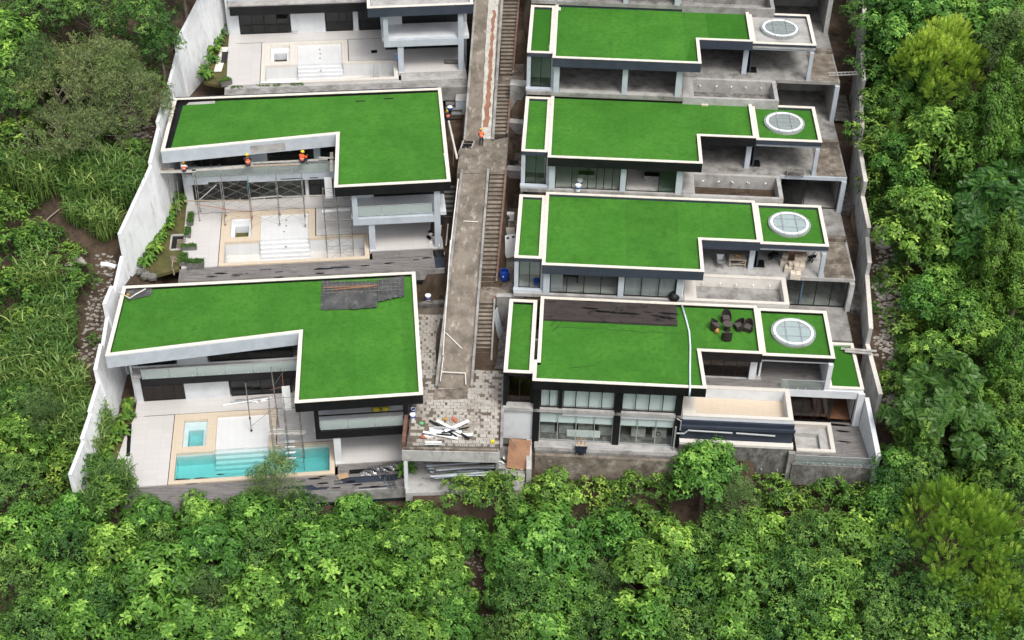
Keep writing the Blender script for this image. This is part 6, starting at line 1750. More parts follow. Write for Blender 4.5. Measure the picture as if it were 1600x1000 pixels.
crease('dark sheet with a turned up corner on the lowest left roof, middle of three', f1, [(545.5, 485), (589, 482), (590, 441), (546.5, 441)], zr_ + .012, 'tarp', 3)
crease('dark sheet with a slanted front edge on the lowest left roof, right of three', f1, [(590, 474), (632, 464), (632, 432), (590.5, 437)], zr_ + .004, 'tarp', 5)
b = MB(); g = random.Random(8); o0 = W2(f1, 503, 440, zr_ + .13)
for i in range(19):
    x = 505 + i * 6.6; a, c = W2(f1, x, 438, zr_ + .13), W2(f1, x + 1, 460 + g.uniform(-3, 4), zr_ + .13); b.tube([a - o0, c - o0], .011, 4)
for y in (441, 447, 453, 458): b.tube([W2(f1, 503, y, zr_ + .15) - o0, W2(f1, 628, y - 6, zr_ + .15) - o0], .011, 4)
o = b.build('wire_mesh', M['steel']); o.location = o0; tag(o, 'grey wire mesh grid lying on the dark sheets of the lowest left roof', 'wire mesh'); o['kind'] = 'thing'
for a, c, lab in (((505, 450), (590, 446), 'long orange brown batten on the wire mesh, upper of the two'), ((520, 453), (586, 447), 'shorter orange brown batten on the wire mesh, lower of the two')):
    loose('batten', lab, 'batten', W2(f1, *a, zr_ + .2), W2(f1, *c, zr_ + .2), .08, .06, 'plywood')
crease('grey rubble covered sheet in the far left corner of the lowest left roof', f1, [(200, 470), (236, 462), (238, 451), (194, 451)], zr_, 'tarp', 4)
o = MB().tube([(0, 0, 0), (1.1, -.9, .05), (1.5, -.4, .1), (2.2, .3, .15)], .05, 6).build('bent_pipe', M['offwhite']); o.location = W2(f1, 186, 456, .1); tag(o, 'bent pale pipe over the far left corner of the lowest left roof', 'pipe')
o = MB().blob((0, 0, .1), .14, .14, .12, 4).build('orange_cap', M['orange']); o.location = W2(f1, 200, 462, -.15); tag(o, 'small orange cap on the grey sheet at the roof corner', 'cap')
loose('board', 'thin white board lying along the right edge of the middle left turf roof', 'board', W2(FL[2], 694, 240, -.25), W2(FL[2], 699, 268, -.25), .16, .06, 'whitepaint')
for px, py, lab in ((563, 158, 'dark gap in the turf near the back of the middle left roof, left one'), (607, 154, 'dark gap in the turf near the back of the middle left roof, right one')):
    v = W2(FL[2], px, py, -.24); o = MB().box(-.45, .45, -.06, .06, 0, .015).build('turf_gap', M['wet']); o.location = v; o.rotation_euler = (0, 0, .12); tag(o, lab, 'turf gap')

# ------------------------------------------------------------------ things on the right roofs
f4 = FR[4]
pts = [W2(f4, x, y, zz) for x, y, zz in ((1065, 477, -.1), (1072, 500, -.2), (1077, 520, -.2), (1078.5, 545, -.2), (1078, 575, -.2), (1078, 598, -.18), (1078.2, 601, .06), (1078.2, 605.5, .06))]
pts += [pts[-1] + Vector((0.0, -.12, -.3)), pts[-1] + Vector((0.0, -.14, -.9))]
o0 = pts[0]
o = MB().tube([p - o0 + Vector((0, 0, .07)) for p in pts], .075, 8).build('hose', M['hose'], smooth=True); o.location = o0; tag(o, 'pale blue hose running over the lowest right turf roof', 'hose')
def chair(label, px, py, yaw):
    t = thing('wicker_chair', label, 'chair', W2(f4, px, py, -.262), yaw, 'wicker chairs on the lowest right roof')
    MB().prism([(-.34, -.34), (.34, -.34), (.36, .32), (-.36, .32)], .1, .38).build('seat', M['wicker'], t)
    b = MB(); n = 12
    o_ = [(.44 * math.cos(a), .42 * math.sin(a)) for a in [math.radians(-25 + 230 * i / n) for i in range(n + 1)]]
    i_ = [(x * .84, y * .84) for x, y in o_]
    for i in range(n):
        h = [.58 + .42 * math.sin(math.pi * q / n) ** 2 for q in (i, i + 1)]
        v = [(*o_[i], .06), (*o_[i + 1], .06), (*i_[i + 1], .06), (*i_[i], .06), (*o_[i], h[0]), (*o_[i + 1], h[1]), (*i_[i + 1], h[1]), (*i_[i], h[0])]
        b.add(v, [(0, 3, 2, 1), (4, 5, 6, 7), (0, 1, 5, 4), (2, 3, 7, 6)] + ([(3, 0, 4, 7)] if i == 0 else []) + ([(1, 2, 6, 5)] if i == n - 1 else []))
    b.build('backrest', M['wicker'], t)
    MB().prism([(-.28, -.33), (.28, -.33), (.28, .26), (-.28, .26)], .385, .47).build('cushion', M['cushion'], t)
    for x, y in ((-.28, -.28), (.28, -.28), (-.26, .26), (.26, .26)): MB().box(x - .03, x + .03, y - .03, y + .03, 0, .1).build('leg', M['wicker'], t)
chair('dark wicker chair with a tall back, farthest one at the round roof table', 1134, 502, 0.0)
chair('dark wicker chair nearest the camera at the round roof table', 1135, 530, math.pi)
chair('dark wicker chair beside the orange bag on the lowest right roof', 1117, 514, 1.4)
chair('dark wicker chair between the round table and the outermost chair', 1154, 514, -1.2)
chair('dark wicker chair nearest the skylight on the lowest right roof', 1168, 516, -.5)
t = thing('round_table', 'small round dark wicker table among the roof chairs', 'table', W2(f4, 1136, 516, -.262))
MB().lathe([(.3, 0), (.24, .1), (.2, .4), (.3, .66)], (0, 0, 0), 16).build('base', M['wicker'], t)
MB().lathe([(.42, .66), (.42, .71)], (0, 0, 0), 20).build('tabletop', M['cushion'], t)
o = MB().blob((0, 0, .24), .2, .16, .26, 6).build('bag', M['orange'], smooth=True); o.location = W2(f4, 1120, 521, -.262); tag(o, 'orange bag leaning on a wicker chair on the roof', 'bag')
def bucket(label, pos, s=1.0, body='whitepaint', lid=None, group=None):
    t = thing('bucket', label, 'bucket', pos, 0, group); t.scale = (s,) * 3
    MB().lathe([(.13, 0), (.16, .36), (.17, .36), (.17, .39), (.15, .39), (.125, .06)], (0, 0, 0), 14).build('pail', M[body], t)
    MB().lathe([(.165, .2), (.166, .3)], (0, 0, 0), 14).build('label_band', M['blue'], t)
    if lid: MB().lathe([(.178, .392), (.178, .42), (.15, .43)], (0, 0, 0), 14).build('lid', M[lid], t)
f2 = FR[2]
for px, py, lab in ((906, 290, 'white and blue paint bucket behind the other one on the glass front sill'), (903, 298, 'white and blue paint bucket in front of the other one on the sill')):
    q = f2.at(px, py, ZF[2] + .05); bucket(lab, f2.W(q.x, q.y, ZF[2] + .052), 1.5, lid='whitepaint')
o = MB().box(-.3, .3, -.2, .2, 0, .12).build('roof_outlet', M['boxwhite']); o.location = W2(FR[2], 1101, 164, -.26); tag(o, 'pale box at the back of the second right turf roof', 'box')
o = MB().box(-.14, .14, -.3, .3, 0, .05).build('offcut', M['offwhite']); o.location = W2(FR[1], 874, 14, -.25); tag(o, 'pale offcut in the back left corner of the top right roof', 'offcut')
pts = [W2(FR[1], x, y, -.35) for x, y in ((865, 30), (863, 45), (864, 60), (858, 72), (858, 82))]; o0 = pts[0]
o = MB().tube([p - o0 for p in pts], .03, 5).build('cable', M['offwhite']); o.location = o0; tag(o, 'thin pale cable on the narrow turf roof of the top right villa', 'cable')

# folds in the turf of the lowest right roof
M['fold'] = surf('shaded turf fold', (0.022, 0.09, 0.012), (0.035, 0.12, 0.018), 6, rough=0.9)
for a, c in (((868, 511), (940, 514)), ((948, 515), (1010, 519)), ((1012, 518), (1064, 522)), ((890, 575), (932, 571)), ((862, 519), (888, 493)), ((860, 508), (880, 494))):
    p, q = f4.at(*a, -.262), f4.at(*c, -.262); n = 8; g = random.Random(a[0]); b = MB()
    pts = [Vector((p.x, p.y, -.275)).lerp(Vector((q.x, q.y, -.275)), i / n) + Vector((0, g.uniform(-.05, .05), g.uniform(0, .015))) for i in range(n + 1)]
    b.tube(pts, .045, 5); b.build('turf_fold', M['fold'], V[4].children[0])
# ------------------------------------------------------------------ things on the right terraces and beside the stairs
def at4(k, px, py, zl): return W2(FR[k], px, py, zl)
# blue barrel
t = thing('barrel', 'open blue plastic barrel beside the stairs', 'barrel', P(788, 437, ZM))
MB().lathe([(.34, 0), (.38, .06), (.42, .3), (.42, .62), (.38, .92), (.36, .98), (.33, .98), (.33, .9), (.34, .3), (.3, .06)], (0, 0, 0), 20).build('shell', M['blue'], t, smooth=True)
b = MB()
for h in (.32, .62): b.lathe([(.425, h), (.435, h + .03), (.425, h + .06)], (0, 0, 0), 20)
b.build('hoop', M['blue'], t, kind='stuff')
MB().lathe([(.05, .6), (.05, .68)], (-.1, -.43, 0), 8).build('paper_label', M['whitepaint'], t)
def ac(label, pos, yaw, w=1.05, h=.8, mat='whitepaint'):
    t = thing('outdoor_unit', label, 'air conditioner', pos, yaw, 'air conditioner outdoor units')
    MB().box(-w / 2, w / 2, -.2, .2, .06, h).build('housing', M[mat], t)
    MB().lathe([(.28, 0), (.28, .02)], (0, 0, 0), 18).build('fan_grille', M['conc_d' if 'dark fan' in label or 'above the white panel' in label else 'conc_w'], t).matrix_local = Matrix.Translation((-.12, -.2, h * .53)) @ Matrix.Rotation(R(90), 4, 'X')
    MB().lathe([(.08, 0), (.08, .04)], (0, 0, 0), 10).build('fan_hub', M['conc_w'], t).matrix_local = Matrix.Translation((-.12, -.205, h * .53)) @ Matrix.Rotation(R(90), 4, 'X')
    for x in (-.35, .35): MB().box(x - .04, x + .04, -.2, .2, 0, .06).build('foot', M['frame'], t)
ac('outdoor air conditioner left of the third right turf roof, above the white panel', P(794, 344, 14.25), -.1)
z4 = GROUND4 - FR[4].o.z
for i, (px, lab) in enumerate(((855, 'outdoor unit in the left end of the glazed ground storey'), (884, 'outdoor unit second from the left in the glazed ground storey'), (914, 'outdoor unit behind the low white panel in the ground storey'), (946, 'outdoor unit just left of the middle black column'), (997, 'outdoor unit behind the narrow door pane of the ground storey'), (1030, 'outdoor unit with a dark fan at the right end of the ground storey'))):
    q = FR[4].on(px, 680, -9.2)
    ac(lab, FR[4].W(q.x, -9.0, z4 + .003), FR[4].yaw, 1.15, .9, 'conc_w')
def panel(name, label, cat, pos, w, h, th, mat, rot, extra=None):
    t = thing(name, label, cat, pos, 0); t.rotation_euler = rot
    MB().box(-w / 2, w / 2, -th / 2, th / 2, 0, h).build('board', M[mat], t)
    if extra: extra(t)
    return t
def holes(t):
    for x in (-.25, .3): MB().box(x - .12, x + .12, -.04, .04, 1.75, 1.95).build('slot', M['frame'], t)
panel('door_panel', 'white door panel with two dark slots leaning at the third right villa', 'door', P(797, 402, ZM), 1.0, 2.1, .06, 'whitepaint', (-.25, .12, .5), holes)
panel('board', 'pale board behind the white door panel with the slots', 'board', P(796, 372, ZM), .95, 1.0, .05, 'offwhite', (-.3, 0, .1))
panel('board', 'narrow white offcut standing left of the white door panel', 'board', P(786, 374, ZM), .18, .9, .04, 'whitepaint', (-.2, .3, .3))
panel('board', 'pale blue panel standing left of the lowest right turf roof', 'board', P(782, 524, LAND), .9, 2.6, .06, 'pale', (-.2, 0, 1.2))
# scrap on the low wall left of the second right villa
for i, (px, py) in enumerate(((797, 255), (801, 256), (806, 257))):
    g = random.Random(i); b = MB()
    for k in range(7): b.tube([(g.uniform(-.25, .25), g.uniform(-.2, .2), g.uniform(0, .2)), (g.uniform(-.25, .25), g.uniform(-.2, .2), g.uniform(.1, .4)), (g.uniform(-.3, .3), g.uniform(-.2, .2), g.uniform(0, .3))], .035, 5)
    o = b.build('scrap_coil', M['frame']); o.location = P(px, py, 17.97)
    tag(o, ('left', 'middle', 'right')[i] + ' one of three black scrap coils on the wall by the second right villa', 'scrap'); o['group'] = 'black scrap coils'
# second right villa: bench on its terrace
t = thing('work_bench', 'low grey trestle bench on the terrace of the second right villa', 'bench', at4(2, 1241, 274, ZF[2]), RYAW)
MB().box(-.75, .75, -.3, .3, .42, .5).build('top', M['conc_d'], t)
for x in (-.7, .7):
    for y in (-.26, .26): MB().box(x - .04, x + .04, y - .04, y + .04, 0, .42).build('leg', M['steel'], t)
for z in (.12, .3): MB().box(-.75, .75, -.31, -.27, z, z + .06).build('rail', M['steel'], t)
for px, py, lab in ((916, 278, 'grey crate inside the long glass front of the second right villa'), (1018, 280, 'grey crate inside the open bay of the second right villa')):
    q = FR[2].at(px, py, ZF[2] + .03); t = thing('crate', lab, 'crate', FR[2].W(q.x, min(q.y, -5), ZF[2] + .05), RYAW)
    MB().box(-.7, .7, -.35, .35, 0, .5).build('crate_body', M['conc'], t); MB().box(-.66, .66, -.31, .31, .5, .53).build('crate_lid', M['frame'], t)
# third right villa: cartons, plywood, work table, wheelbarrow
z3_ = ZF[3] + .015
cart = [(1242, 430, 0, .85, .6, .55), (1247, 424, .56, .85, .55, .4), (1236, 418, .2, .6, .5, .6), (1232, 420, 0, .7, .55, .5), (1248, 415, .0, .9, .6, .75), (1245, 412, .76, .6, .45, .35), (1255, 412, .76, .45, .45, .42), (1224, 410, 0, .6, .5, .5), (1226, 405, .5, .5, .45, .3)]
names_ = ['front carton of the pile on the third right terrace', 'carton on top of the front carton of the pile', 'tall carton left behind the front one of the pile', 'carton at the left foot of the pile', 'largest carton at the back of the pile', 'small carton on top of the largest one', 'narrow carton standing on the right of the top', 'carton apart at the left of the pile', 'flat carton lying on the one apart at the left']
for (px, py, h, w, d, hh), lab in zip(cart, names_):
    q = FR[3].at(px, py + 4, z3_); t = thing('carton', lab, 'carton', FR[3].W(q.x, q.y, z3_ + h), RYAW + rnd.uniform(-.25, .25), 'cartons on the third right terrace')
    MB().box(-w / 2, w / 2, -d / 2, d / 2, 0, hh).build('carton_body', M['boxwhite'], t); MB().box(-.04, .04, -d / 2 - .004, d / 2 + .004, hh, hh + .004).build('tape', M['card'], t)
panel('plywood_sheet', 'orange brown plywood sheet behind the cartons on the third right terrace', 'plywood', at4(3, 1244, 407, z3_), 1.6, 1.1, .04, 'plywood', (-.15, 0, RYAW))
g = random.Random(4)
for px, py, lab in ((1268, 404, 'black folded frame right of the cartons'), (1208, 400, 'black folded frame left of the cartons')):
    b = MB()
    for k in range(9): b.tube([(g.uniform(-.5, .5), g.uniform(-.25, .25), 0), (g.uniform(-.5, .5), g.uniform(-.25, .25), g.uniform(.5, 1.0))], .03, 5)
    for k in range(4): b.bar((g.uniform(-.5, 0), g.uniform(-.2, .2), .4), (g.uniform(0, .5), g.uniform(-.2, .2), .7), .25, .04)
    o = b.build('folded_frame', M['frame']); o.location = at4(3, px, py + 5, z3_); tag(o, lab + ' on the third right terrace', 'frame')
t = thing('work_table', 'rough wooden work table on the third right terrace', 'table', at4(3, 1151, 413, z3_), RYAW)
MB().box(-.75, .75, -.45, .45, .72, .78).build('tabletop', M['plank'], t)
for x in (-.68, .68):
    for y in (-.4, .4): MB().bar((x, y, 0), (x * .95, y, .72), .08).build('leg', M['plank'], t)
MB().bar((-.68, -.4, .3), (.68, -.4, .3), .06).build('stretcher', M['plank'], t); MB().bar((-.68, -.4, .1), (.68, -.4, .65), .05).build('brace', M['plank'], t)
o = MB().blob((0, 0, .1), .22, .16, .1, 5).build('cloth_bundle', M['orange']); o.location = at4(3, 1151, 413, z3_) + Vector((0, .1, .78)); tag(o, 'orange cloth bundle on the rough work table', 'cloth')
t = thing('wheelbarrow', 'grey wheelbarrow left of the work table on the third right terrace', 'wheelbarrow', at4(3, 1125, 415, z3_), RYAW)
MB().add([(-.2, -.3, .4), (.2, -.3, .4), (.2, .35, .4), (-.2, .35, .4), (-.36, -.45, .75), (.36, -.45, .75), (.34, .6, .8), (-.34, .6, .8), (-.32, -.41, .72), (.32, -.41, .72), (.3, .56, .76), (-.3, .56, .76), (-.18, -.27, .43), (.18, -.27, .43), (.18, .32, .43), (-.18, .32, .43)],
         [(3, 2, 1, 0), (0, 1, 5, 4), (1, 2, 6, 5), (2, 3, 7, 6), (3, 0, 4, 7), (4, 5, 9, 8), (5, 6, 10, 9), (6, 7, 11, 10), (7, 4, 8, 11), (8, 9, 13, 12), (9, 10, 14, 13), (10, 11, 15, 14), (11, 8, 12, 15), (12, 13, 14, 15)]).build('tray', M['silver'], t)
for x in (-.24, .24): MB().tube([(x, -1.0, .55), (x, -.2, .38), (x * .3, .75, .2)], .025, 6).build('handle', M['steel'], t); 
for x in (-.22, .22): MB().tube([(x, -.3, .4), (x, -.4, 0)], .025, 6).build('leg', M['steel'], t)
wh = MB().lathe([(.2, -.05), (.22, 0), (.2, .05)], (0, 0, 0), 16).build('wheel', M['frame'], t); wh.matrix_local = Matrix.Translation((0, .75, .22)) @ Matrix.Rotation(R(90), 4, 'Y')
bucket('blue paint pail inside the side window of the third right villa', FR[3].W(-.45, -9.0, ZF[3] + .01), 1.4, 'blue', 'blue')
# dark table inside the third right villa
t = thing('desk', 'dark desk inside the left window of the third right villa', 'desk', FR[3].W(2.2, -8.2, ZF[3] + .003), RYAW)
MB().box(-.9, .9, -.4, .4, .68, .74).build('desktop', M['frame'], t)
for x in (-.8, .8): MB().box(x - .05, x + .05, -.35, .35, 0, .68).build('leg', M['frame'], t)
o = MB().blob((-.35, 0, .95), .32, .28, .25, 2).build('black_bag', M['hair'], smooth=True); o.location = FR[3].W(2.2, -8.2, ZF[3]); tag(o, 'black bag on the dark desk inside the third right villa', 'bag')
o = MB().lathe([(.45, 0), (.5, .25), (.32, .5), (.1, .6)], (0, 0, 0), 12).build('black_sack', M['hair'], smooth=True); o.location = W2(FR[4], 1053, 466, -.05); tag(o, 'round black sack at the right end of the dark roof boards', 'sack')
# ladder and boards bridging to the boundary wall
t = thing('ladder', 'pale wooden ladder laid from the top right villa to the boundary wall', 'ladder', P(1294, 117, 23.0))
a, c = Vector((0, 0, .05)), P(1341, 114, 23.6) - P(1294, 117, 23.0)
sd = Vector((0, .24, 0))
for s in (1, -1): MB().bar(a + sd * s, c + sd * s, .07, .1).build('side_rail', M['plank_g'], t)
for i in range(8): q = a.lerp(c, (i + .5) / 8); MB().bar(q + sd, q - sd, .06, .05).build('rung', M['plank_g'], t)
for a, c, lab in (((1314, 545), (1370, 549), 'rough plank from the lower turf roof to the boundary wall, back one'), ((1320, 549), (1362, 553), 'rough plank from the lower turf roof to the boundary wall, front one')):
    loose('plank', lab, 'plank', W2(FR[4], *a, ZF[4] + .3), W2(FR[4], *c, ZF[4] + .75), .26, .05, 'plank_g')
# basket seat, gutter pipes
t = thing('basket_seat', 'dark blue slatted basket on legs with wood on top, in front of the lowest villa', 'basket', W2(FR[4], 907, 712, z4 - .4), RYAW)
b = MB().lathe([(.38, .45), (.52, .95), (.48, .95), (.36, .5)], (0, 0, 0), 12); b.build('basket', M['navy'], t)
for i in range(6): MB().box(-.42 + i * .15, -.42 + i * .15 + .1, -.3, -.26, .5, 1.3).build('slat', M['navy'], t)
for x in (-.3, .3):
    for y in (-.28, .28): MB().bar((x, y, 0), (x, y, .5), .06).build('leg', M['plank'], t)
MB().prism([(-.45, .0), (.45, .0), (.4, .4), (-.4, .4)], 1.0, 1.08).build('wood_piece', M['plank'], t)
for x in (-.3, 0, .3): MB().bar((x, .2, 1.05), (x, .55, 1.5), .08).build('backrest_post', M['plywood'], t)
for px, lab in ((1331, 'white drain pipe stub on the slope, left of two'), (1358, 'white drain pipe stub on the slope, right of two')):
    q = Pg(px, 766, 0); o = MB().tube([(0, 0, -.3), (.0, .1, 1.15)], .17, 12).build('drain_pipe', M['whitepaint'], smooth=True); o.location = q; tag(o, lab, 'pipe')
q = W2(FR[4], 1362, 733, -7.2); o = MB().tube([(0, 0, 0), (.12, -.2, -.9), (.2, -.3, -1.8)], .08, 8).build('drain_pipe', M['whitepaint'], smooth=True); o.location = q; tag(o, 'curved white pipe hanging from the jacuzzi deck corner', 'pipe')
pts = [W2(FR[4], x, y, z4 + .05) for x, y in ((1055, 700), (1040, 697), (1012, 700), (980, 703), (955, 700), (905, 698), (870, 694))]; o0 = pts[0]
o = MB().tube([p - o0 for p in pts], .06, 6).build('pipe', M['silver']); o.location = o0; tag(o, 'thin grey pipe along the foot of the glazed ground storey', 'pipe')

# ------------------------------------------------------------------ landing, store and ramp
g = random.Random(21)
def jumble(n, cx, cy, z, sx, sy, items):
    for i in range(n):
        nm, lab, mt, l, w, h = items[i]
        q = P(cx + g.uniform(-sx, sx), cy + g.uniform(-sy, sy), z); a = g.uniform(-.7, .7) if l > .8 else g.uniform(0, 3)
        o = MB().box(-l / 2, l / 2, -w / 2, w / 2, 0, h).build(nm, M[mt]); o.location = q + Vector((0, 0, .02 + i * .035)); o.rotation_euler = (g.uniform(-.12, .12), g.uniform(-.1, .1), a); tag(o, lab, nm.replace('_', ' '))
jumble(12, 702, 676, LAND, 18, 8, [('board', 'long white board at the bottom of the scrap pile on the landing', 'whitepaint', 3.2, .28, .06), ('board', 'white board lying slanted over the scrap pile', 'whitepaint', 2.6, .3, .06), ('board', 'short white board on the left of the scrap pile', 'whitepaint', 1.3, .7, .05),
    ('black_strip', 'long black strip at the back of the scrap pile', 'frame', 2.8, .16, .06), ('black_strip', 'black strip across the middle of the scrap pile', 'frame', 2.4, .2, .05), ('board', 'white board crossing the black strips', 'whitepaint', 2.8, .22, .06), ('black_strip', 'short black strip on the right of the scrap pile', 'frame', 1.8, .14, .06),
    ('board', 'white board with a black edge on top of the scrap pile', 'whitepaint', 2.5, .24, .06), ('board', 'small white board on the right of the scrap pile', 'whitepaint', 1.1, .3, .06), ('black_strip', 'topmost black strip of the scrap pile', 'frame', 2.2, .15, .05), ('board', 'topmost white board of the scrap pile', 'whitepaint', 2.2, .26, .06), ('board', 'narrow grey board at the front of the scrap pile', 'silver', 2.0, .16, .05)])
for i, (px, py, mt, lab) in enumerate(((685, 660, 'yellow', 'yellow bag behind the scrap pile'), (696, 656, 'orange', 'orange bag behind the scrap pile'), (708, 655, 'redplastic', 'red bag behind the scrap pile'), (712, 659, 'redplastic', 'smaller red bag at the right behind the scrap pile'), (658, 663, 'greenplastic', 'green bottle on the left of the landing'), (661, 684, 'redplastic', 'red rag near the front edge of the landing'))):
    o = MB().blob((0, 0, .1), .2, .16, .11, i, j=.3).build('bag' if i < 4 else 'litter', M[mt]); o.location = P(px, py, LAND); tag(o, lab, 'bag' if i < 4 else 'litter')
bucket('white and blue bucket at the left edge of the landing', P(645, 655, LAND), 1.3, lid='whitepaint')
bucket('white bucket without a lid behind the other one on the landing', P(646, 645, LAND), 1.2)
loose('batten', 'yellow tipped batten at the front right corner of the landing', 'batten', P(767, 692, LAND), P(773, 691, LAND), .2, .2, 'yellow')
sheet_thing('white_sheet', 'flat white sheet at the front edge of the landing', 'sheet', Fr((0, 0, 0), 0), [(664, 695), (690, 695), (690, 690), (665, 690)], LAND + .3, .04, 'whitepaint')
for i in range(24):
    y0 = 724 + g.uniform(0, 20); x0, x1 = 664 + g.uniform(0, 20), 745 + g.uniform(-10, 40)
    z = SLAB + .02 + i * .055; a, c = P(x0, y0 + 4, z), P(x1, y0 + g.uniform(-4, 3), z)
    o = MB().tube([(0, 0, .07), c - a + Vector((0, 0, .07))], g.choice((.06, .075, .09)), 7).build('steel_pipe', M[('silver', 'pale', 'conc', 'teal_tube')[0 if i in (0, 3, 5, 9) else 1 if i % 3 else 2]]); o.location = a
    tag(o, 'long steel pipe in the loose stack under the landing', 'pipe', 'steel pipes stacked in the store')
loose('board', 'thin white stick on the concrete apron of the store', 'stick', P(772, 754, SLAB), P(792, 745, SLAB), .1, .05, 'whitepaint')
panel('plywood_sheet', 'brown plywood sheet leaning over the rubble beside the store', 'plywood', P(808, 733, SLAB + .1), 1.75, 2.4, .05, 'plywood', (-.8, .0, -.12))
loose('batten', 'dark batten lying on the brown plywood sheet', 'batten', P(797, 686, SLAB + 2.2), P(806, 699, SLAB + 1.7), .09, .06, 'bark')
for i in range(16):
    px, py = 786 + g.uniform(0, 34), 716 + g.uniform(0, 14); l = g.uniform(.4, 1.3)
    o = MB().bar((-l / 2, 0, .05), (l / 2, g.uniform(-.2, .2), .1 + g.uniform(0, .3)), g.uniform(.06, .2), .05).build('scrap_piece', M[g.choice(('whitepaint', 'plank', 'bark', 'frame', 'boxwhite', 'plywood'))]); o.location = P(px, py, SLAB + .05); o.rotation_euler = (0, 0, g.uniform(0, 3)); tag(o, 'short piece of scrap wood in the heap under the plywood sheet', 'scrap', 'scrap heap beside the store')
t = thing('stub_wall', 'rough pale wall end between the store apron and the brown retaining wall', 'wall', P(826, 740, SLAB - .2))
MB().prism([(-.2, -.4), (.22, -.4), (.2, 3.0), (-.22, 3.0)], -1.2, [.9, .9, 1.5, 1.5]).build('wall_face', M['conc_w'], t)
# tubes and sticks on the lower ramp
def rod(lab, a, c, r, mat, h=.1, nm='tube'):
    p, q = on_ramp(*a), on_ramp(*c); o = MB().tube([(0, 0, h), q - p + Vector((0, 0, h))], r, 6).build(nm, M[mat]); o.location = p; tag(o, lab, nm)
rod('long pale tube along the left kerb of the lower ramp, upper one', (703, 400), (716, 284), .06, 'offwhite', .3); rod('long pale tube along the left kerb of the lower ramp, lower one', (692, 560), (704, 380), .05, 'offwhite', .3)
rod('pale stick lying across the lower ramp near its middle', (724, 347), (747, 348), .05, 'offwhite'); rod('pale stick lying slanted on the lower ramp above the bare patch', (696, 521), (722, 546), .05, 'offwhite')
rod('pale tube barrier across the foot of the lower ramp', (690, 586), (727, 588), .05, 'offwhite', .35); rod('short upright end of the tube barrier at the ramp foot', (727, 588), (728, 606), .05, 'offwhite', .35); rod('thin pale tube along the left kerb near the ramp foot', (688, 600), (693, 562), .04, 'offwhite', .3)
rod('loose stone block on the front edge of the middle landing', (746, 262), (750, 262), .18, 'rubble', .25, 'stone')
# small black steps to the middle landing
t = thing('wooden_steps', 'short black treaded wooden steps at the left of the middle landing', 'steps', P(714, 246, 18.2))
a, c = Vector((0, 0, 0)), P(725, 220, 19.3) - P(714, 246, 18.2)
for s in (0, .95): MB().bar(a + Vector((s, 0, 0)), c + Vector((s, 0, 0)), .1, .16).build('stringer', M['conc_l'], t)
for i in range(6): q = a.lerp(c, (i + .5) / 6); MB().box(q.x + .06, q.x + .9, q.y - .12, q.y + .12, q.z, q.z + .06).build('tread', M['frame'], t)
rod('long pale pipe lying beside the right edge of the middle left roof', (714, 243), (701, 185), .1, 'offwhite', -.3, 'pipe')
rod('red brown pole in the gap between roof and middle landing', (708, 255), (709, 205), .05, 'rust', -.3, 'pole')
for i, (a, c) in enumerate((((686, 388), (689, 352)), ((697, 385), (700, 350)))):
    p, q = P(*a, 13.9), P(*c, 14.6); o = MB().tube([(0, 0, .1), q - p], .06, 6).build('tube', M['offwhite']); o.location = p; tag(o, ('left', 'right')[i] + ' pale tube standing in the gap by the middle left porch', 'tube')
bucket('white bucket with a blue band below the middle left deck', P(669, 470, 11.6), 1.5, lid='whitepaint')
loose('board', 'pale offcut right of the bucket below the middle left deck', 'board', P(676, 475, 11.6), P(686, 472, 11.6), .25, .12, 'offwhite')
loose('concrete_beam', 'dark beam crossing the gap below the middle left deck', 'beam', P(654, 481, 11.4), P(694, 478, 11.4), .5, .5, 'conc_d')
for i, (px, py) in enumerate(((672, 360), (673, 364), (671, 370), (674, 376), (669, 368))):
    o = MB().lathe([(.16, 0), (.17, .12), (.12, .14)], (0, 0, 0), 10).build('paint_tin', M['whitepaint' if i % 2 else 'frame']); o.location = W2(FL[2], px, py + 3, ZT + .01); tag(o, 'small paint tin on the porch floor of the middle left villa', 'tin', 'paint tins on the middle left porch')

# ------------------------------------------------------------------ planters and garden pieces
def planter(lab, f, px, py, w, d, h, yaw, zl=ZT):
    t = thing('stone_planter', lab, 'planter', W2(f, px, py, zl + .01), f.yaw + yaw, 'stone planter troughs')
    MB().ring([(-w / 2, -d / 2), (w / 2, -d / 2), (w / 2, d / 2), (-w / 2, d / 2)], inset([(-w / 2, -d / 2), (w / 2, -d / 2), (w / 2, d / 2), (-w / 2, d / 2)], .07), 0, h).build('trough', M['stone'], t)
    MB().box(-w / 2 + .06, w / 2 - .06, -d / 2 + .06, d / 2 - .06, .05, h - .08).build('soil_fill', M['soil'], t)
    L = Leaves(); g = random.Random(int(px * 7 + py))
    for i in range(int(70 * w * d) + 30): rosette(L, g, Vector((g.uniform(-w / 2, w / 2), g.uniform(-d / 2, d / 2), h + g.uniform(-.05, .1))), Vector((0, 0, 1)), 4, .14, .07, g.uniform(.1, .7))
    put('foliage', L.mesh('foliage', 'leaf_i'), t)
planter('stone planter at the front edge of the middle white terrace', FL[2], 306, 416, 1.45, .7, .55, 0); planter('stone planter at right angles to the others on the middle terrace', FL[2], 295, 389, 1.4, .5, .4, 0)
planter('stone planter along the left edge of the middle terrace, back one', FL[2], 298, 345, .55, 1.6, .4, 0); planter('stone planter along the left edge of the middle terrace, second one', FL[2], 294, 366, .5, 1.3, .4, 0); planter('stone planter at the left front of the middle terrace beside the bare shrub', FL[2], 287, 408, .7, 1.5, .4, 0)
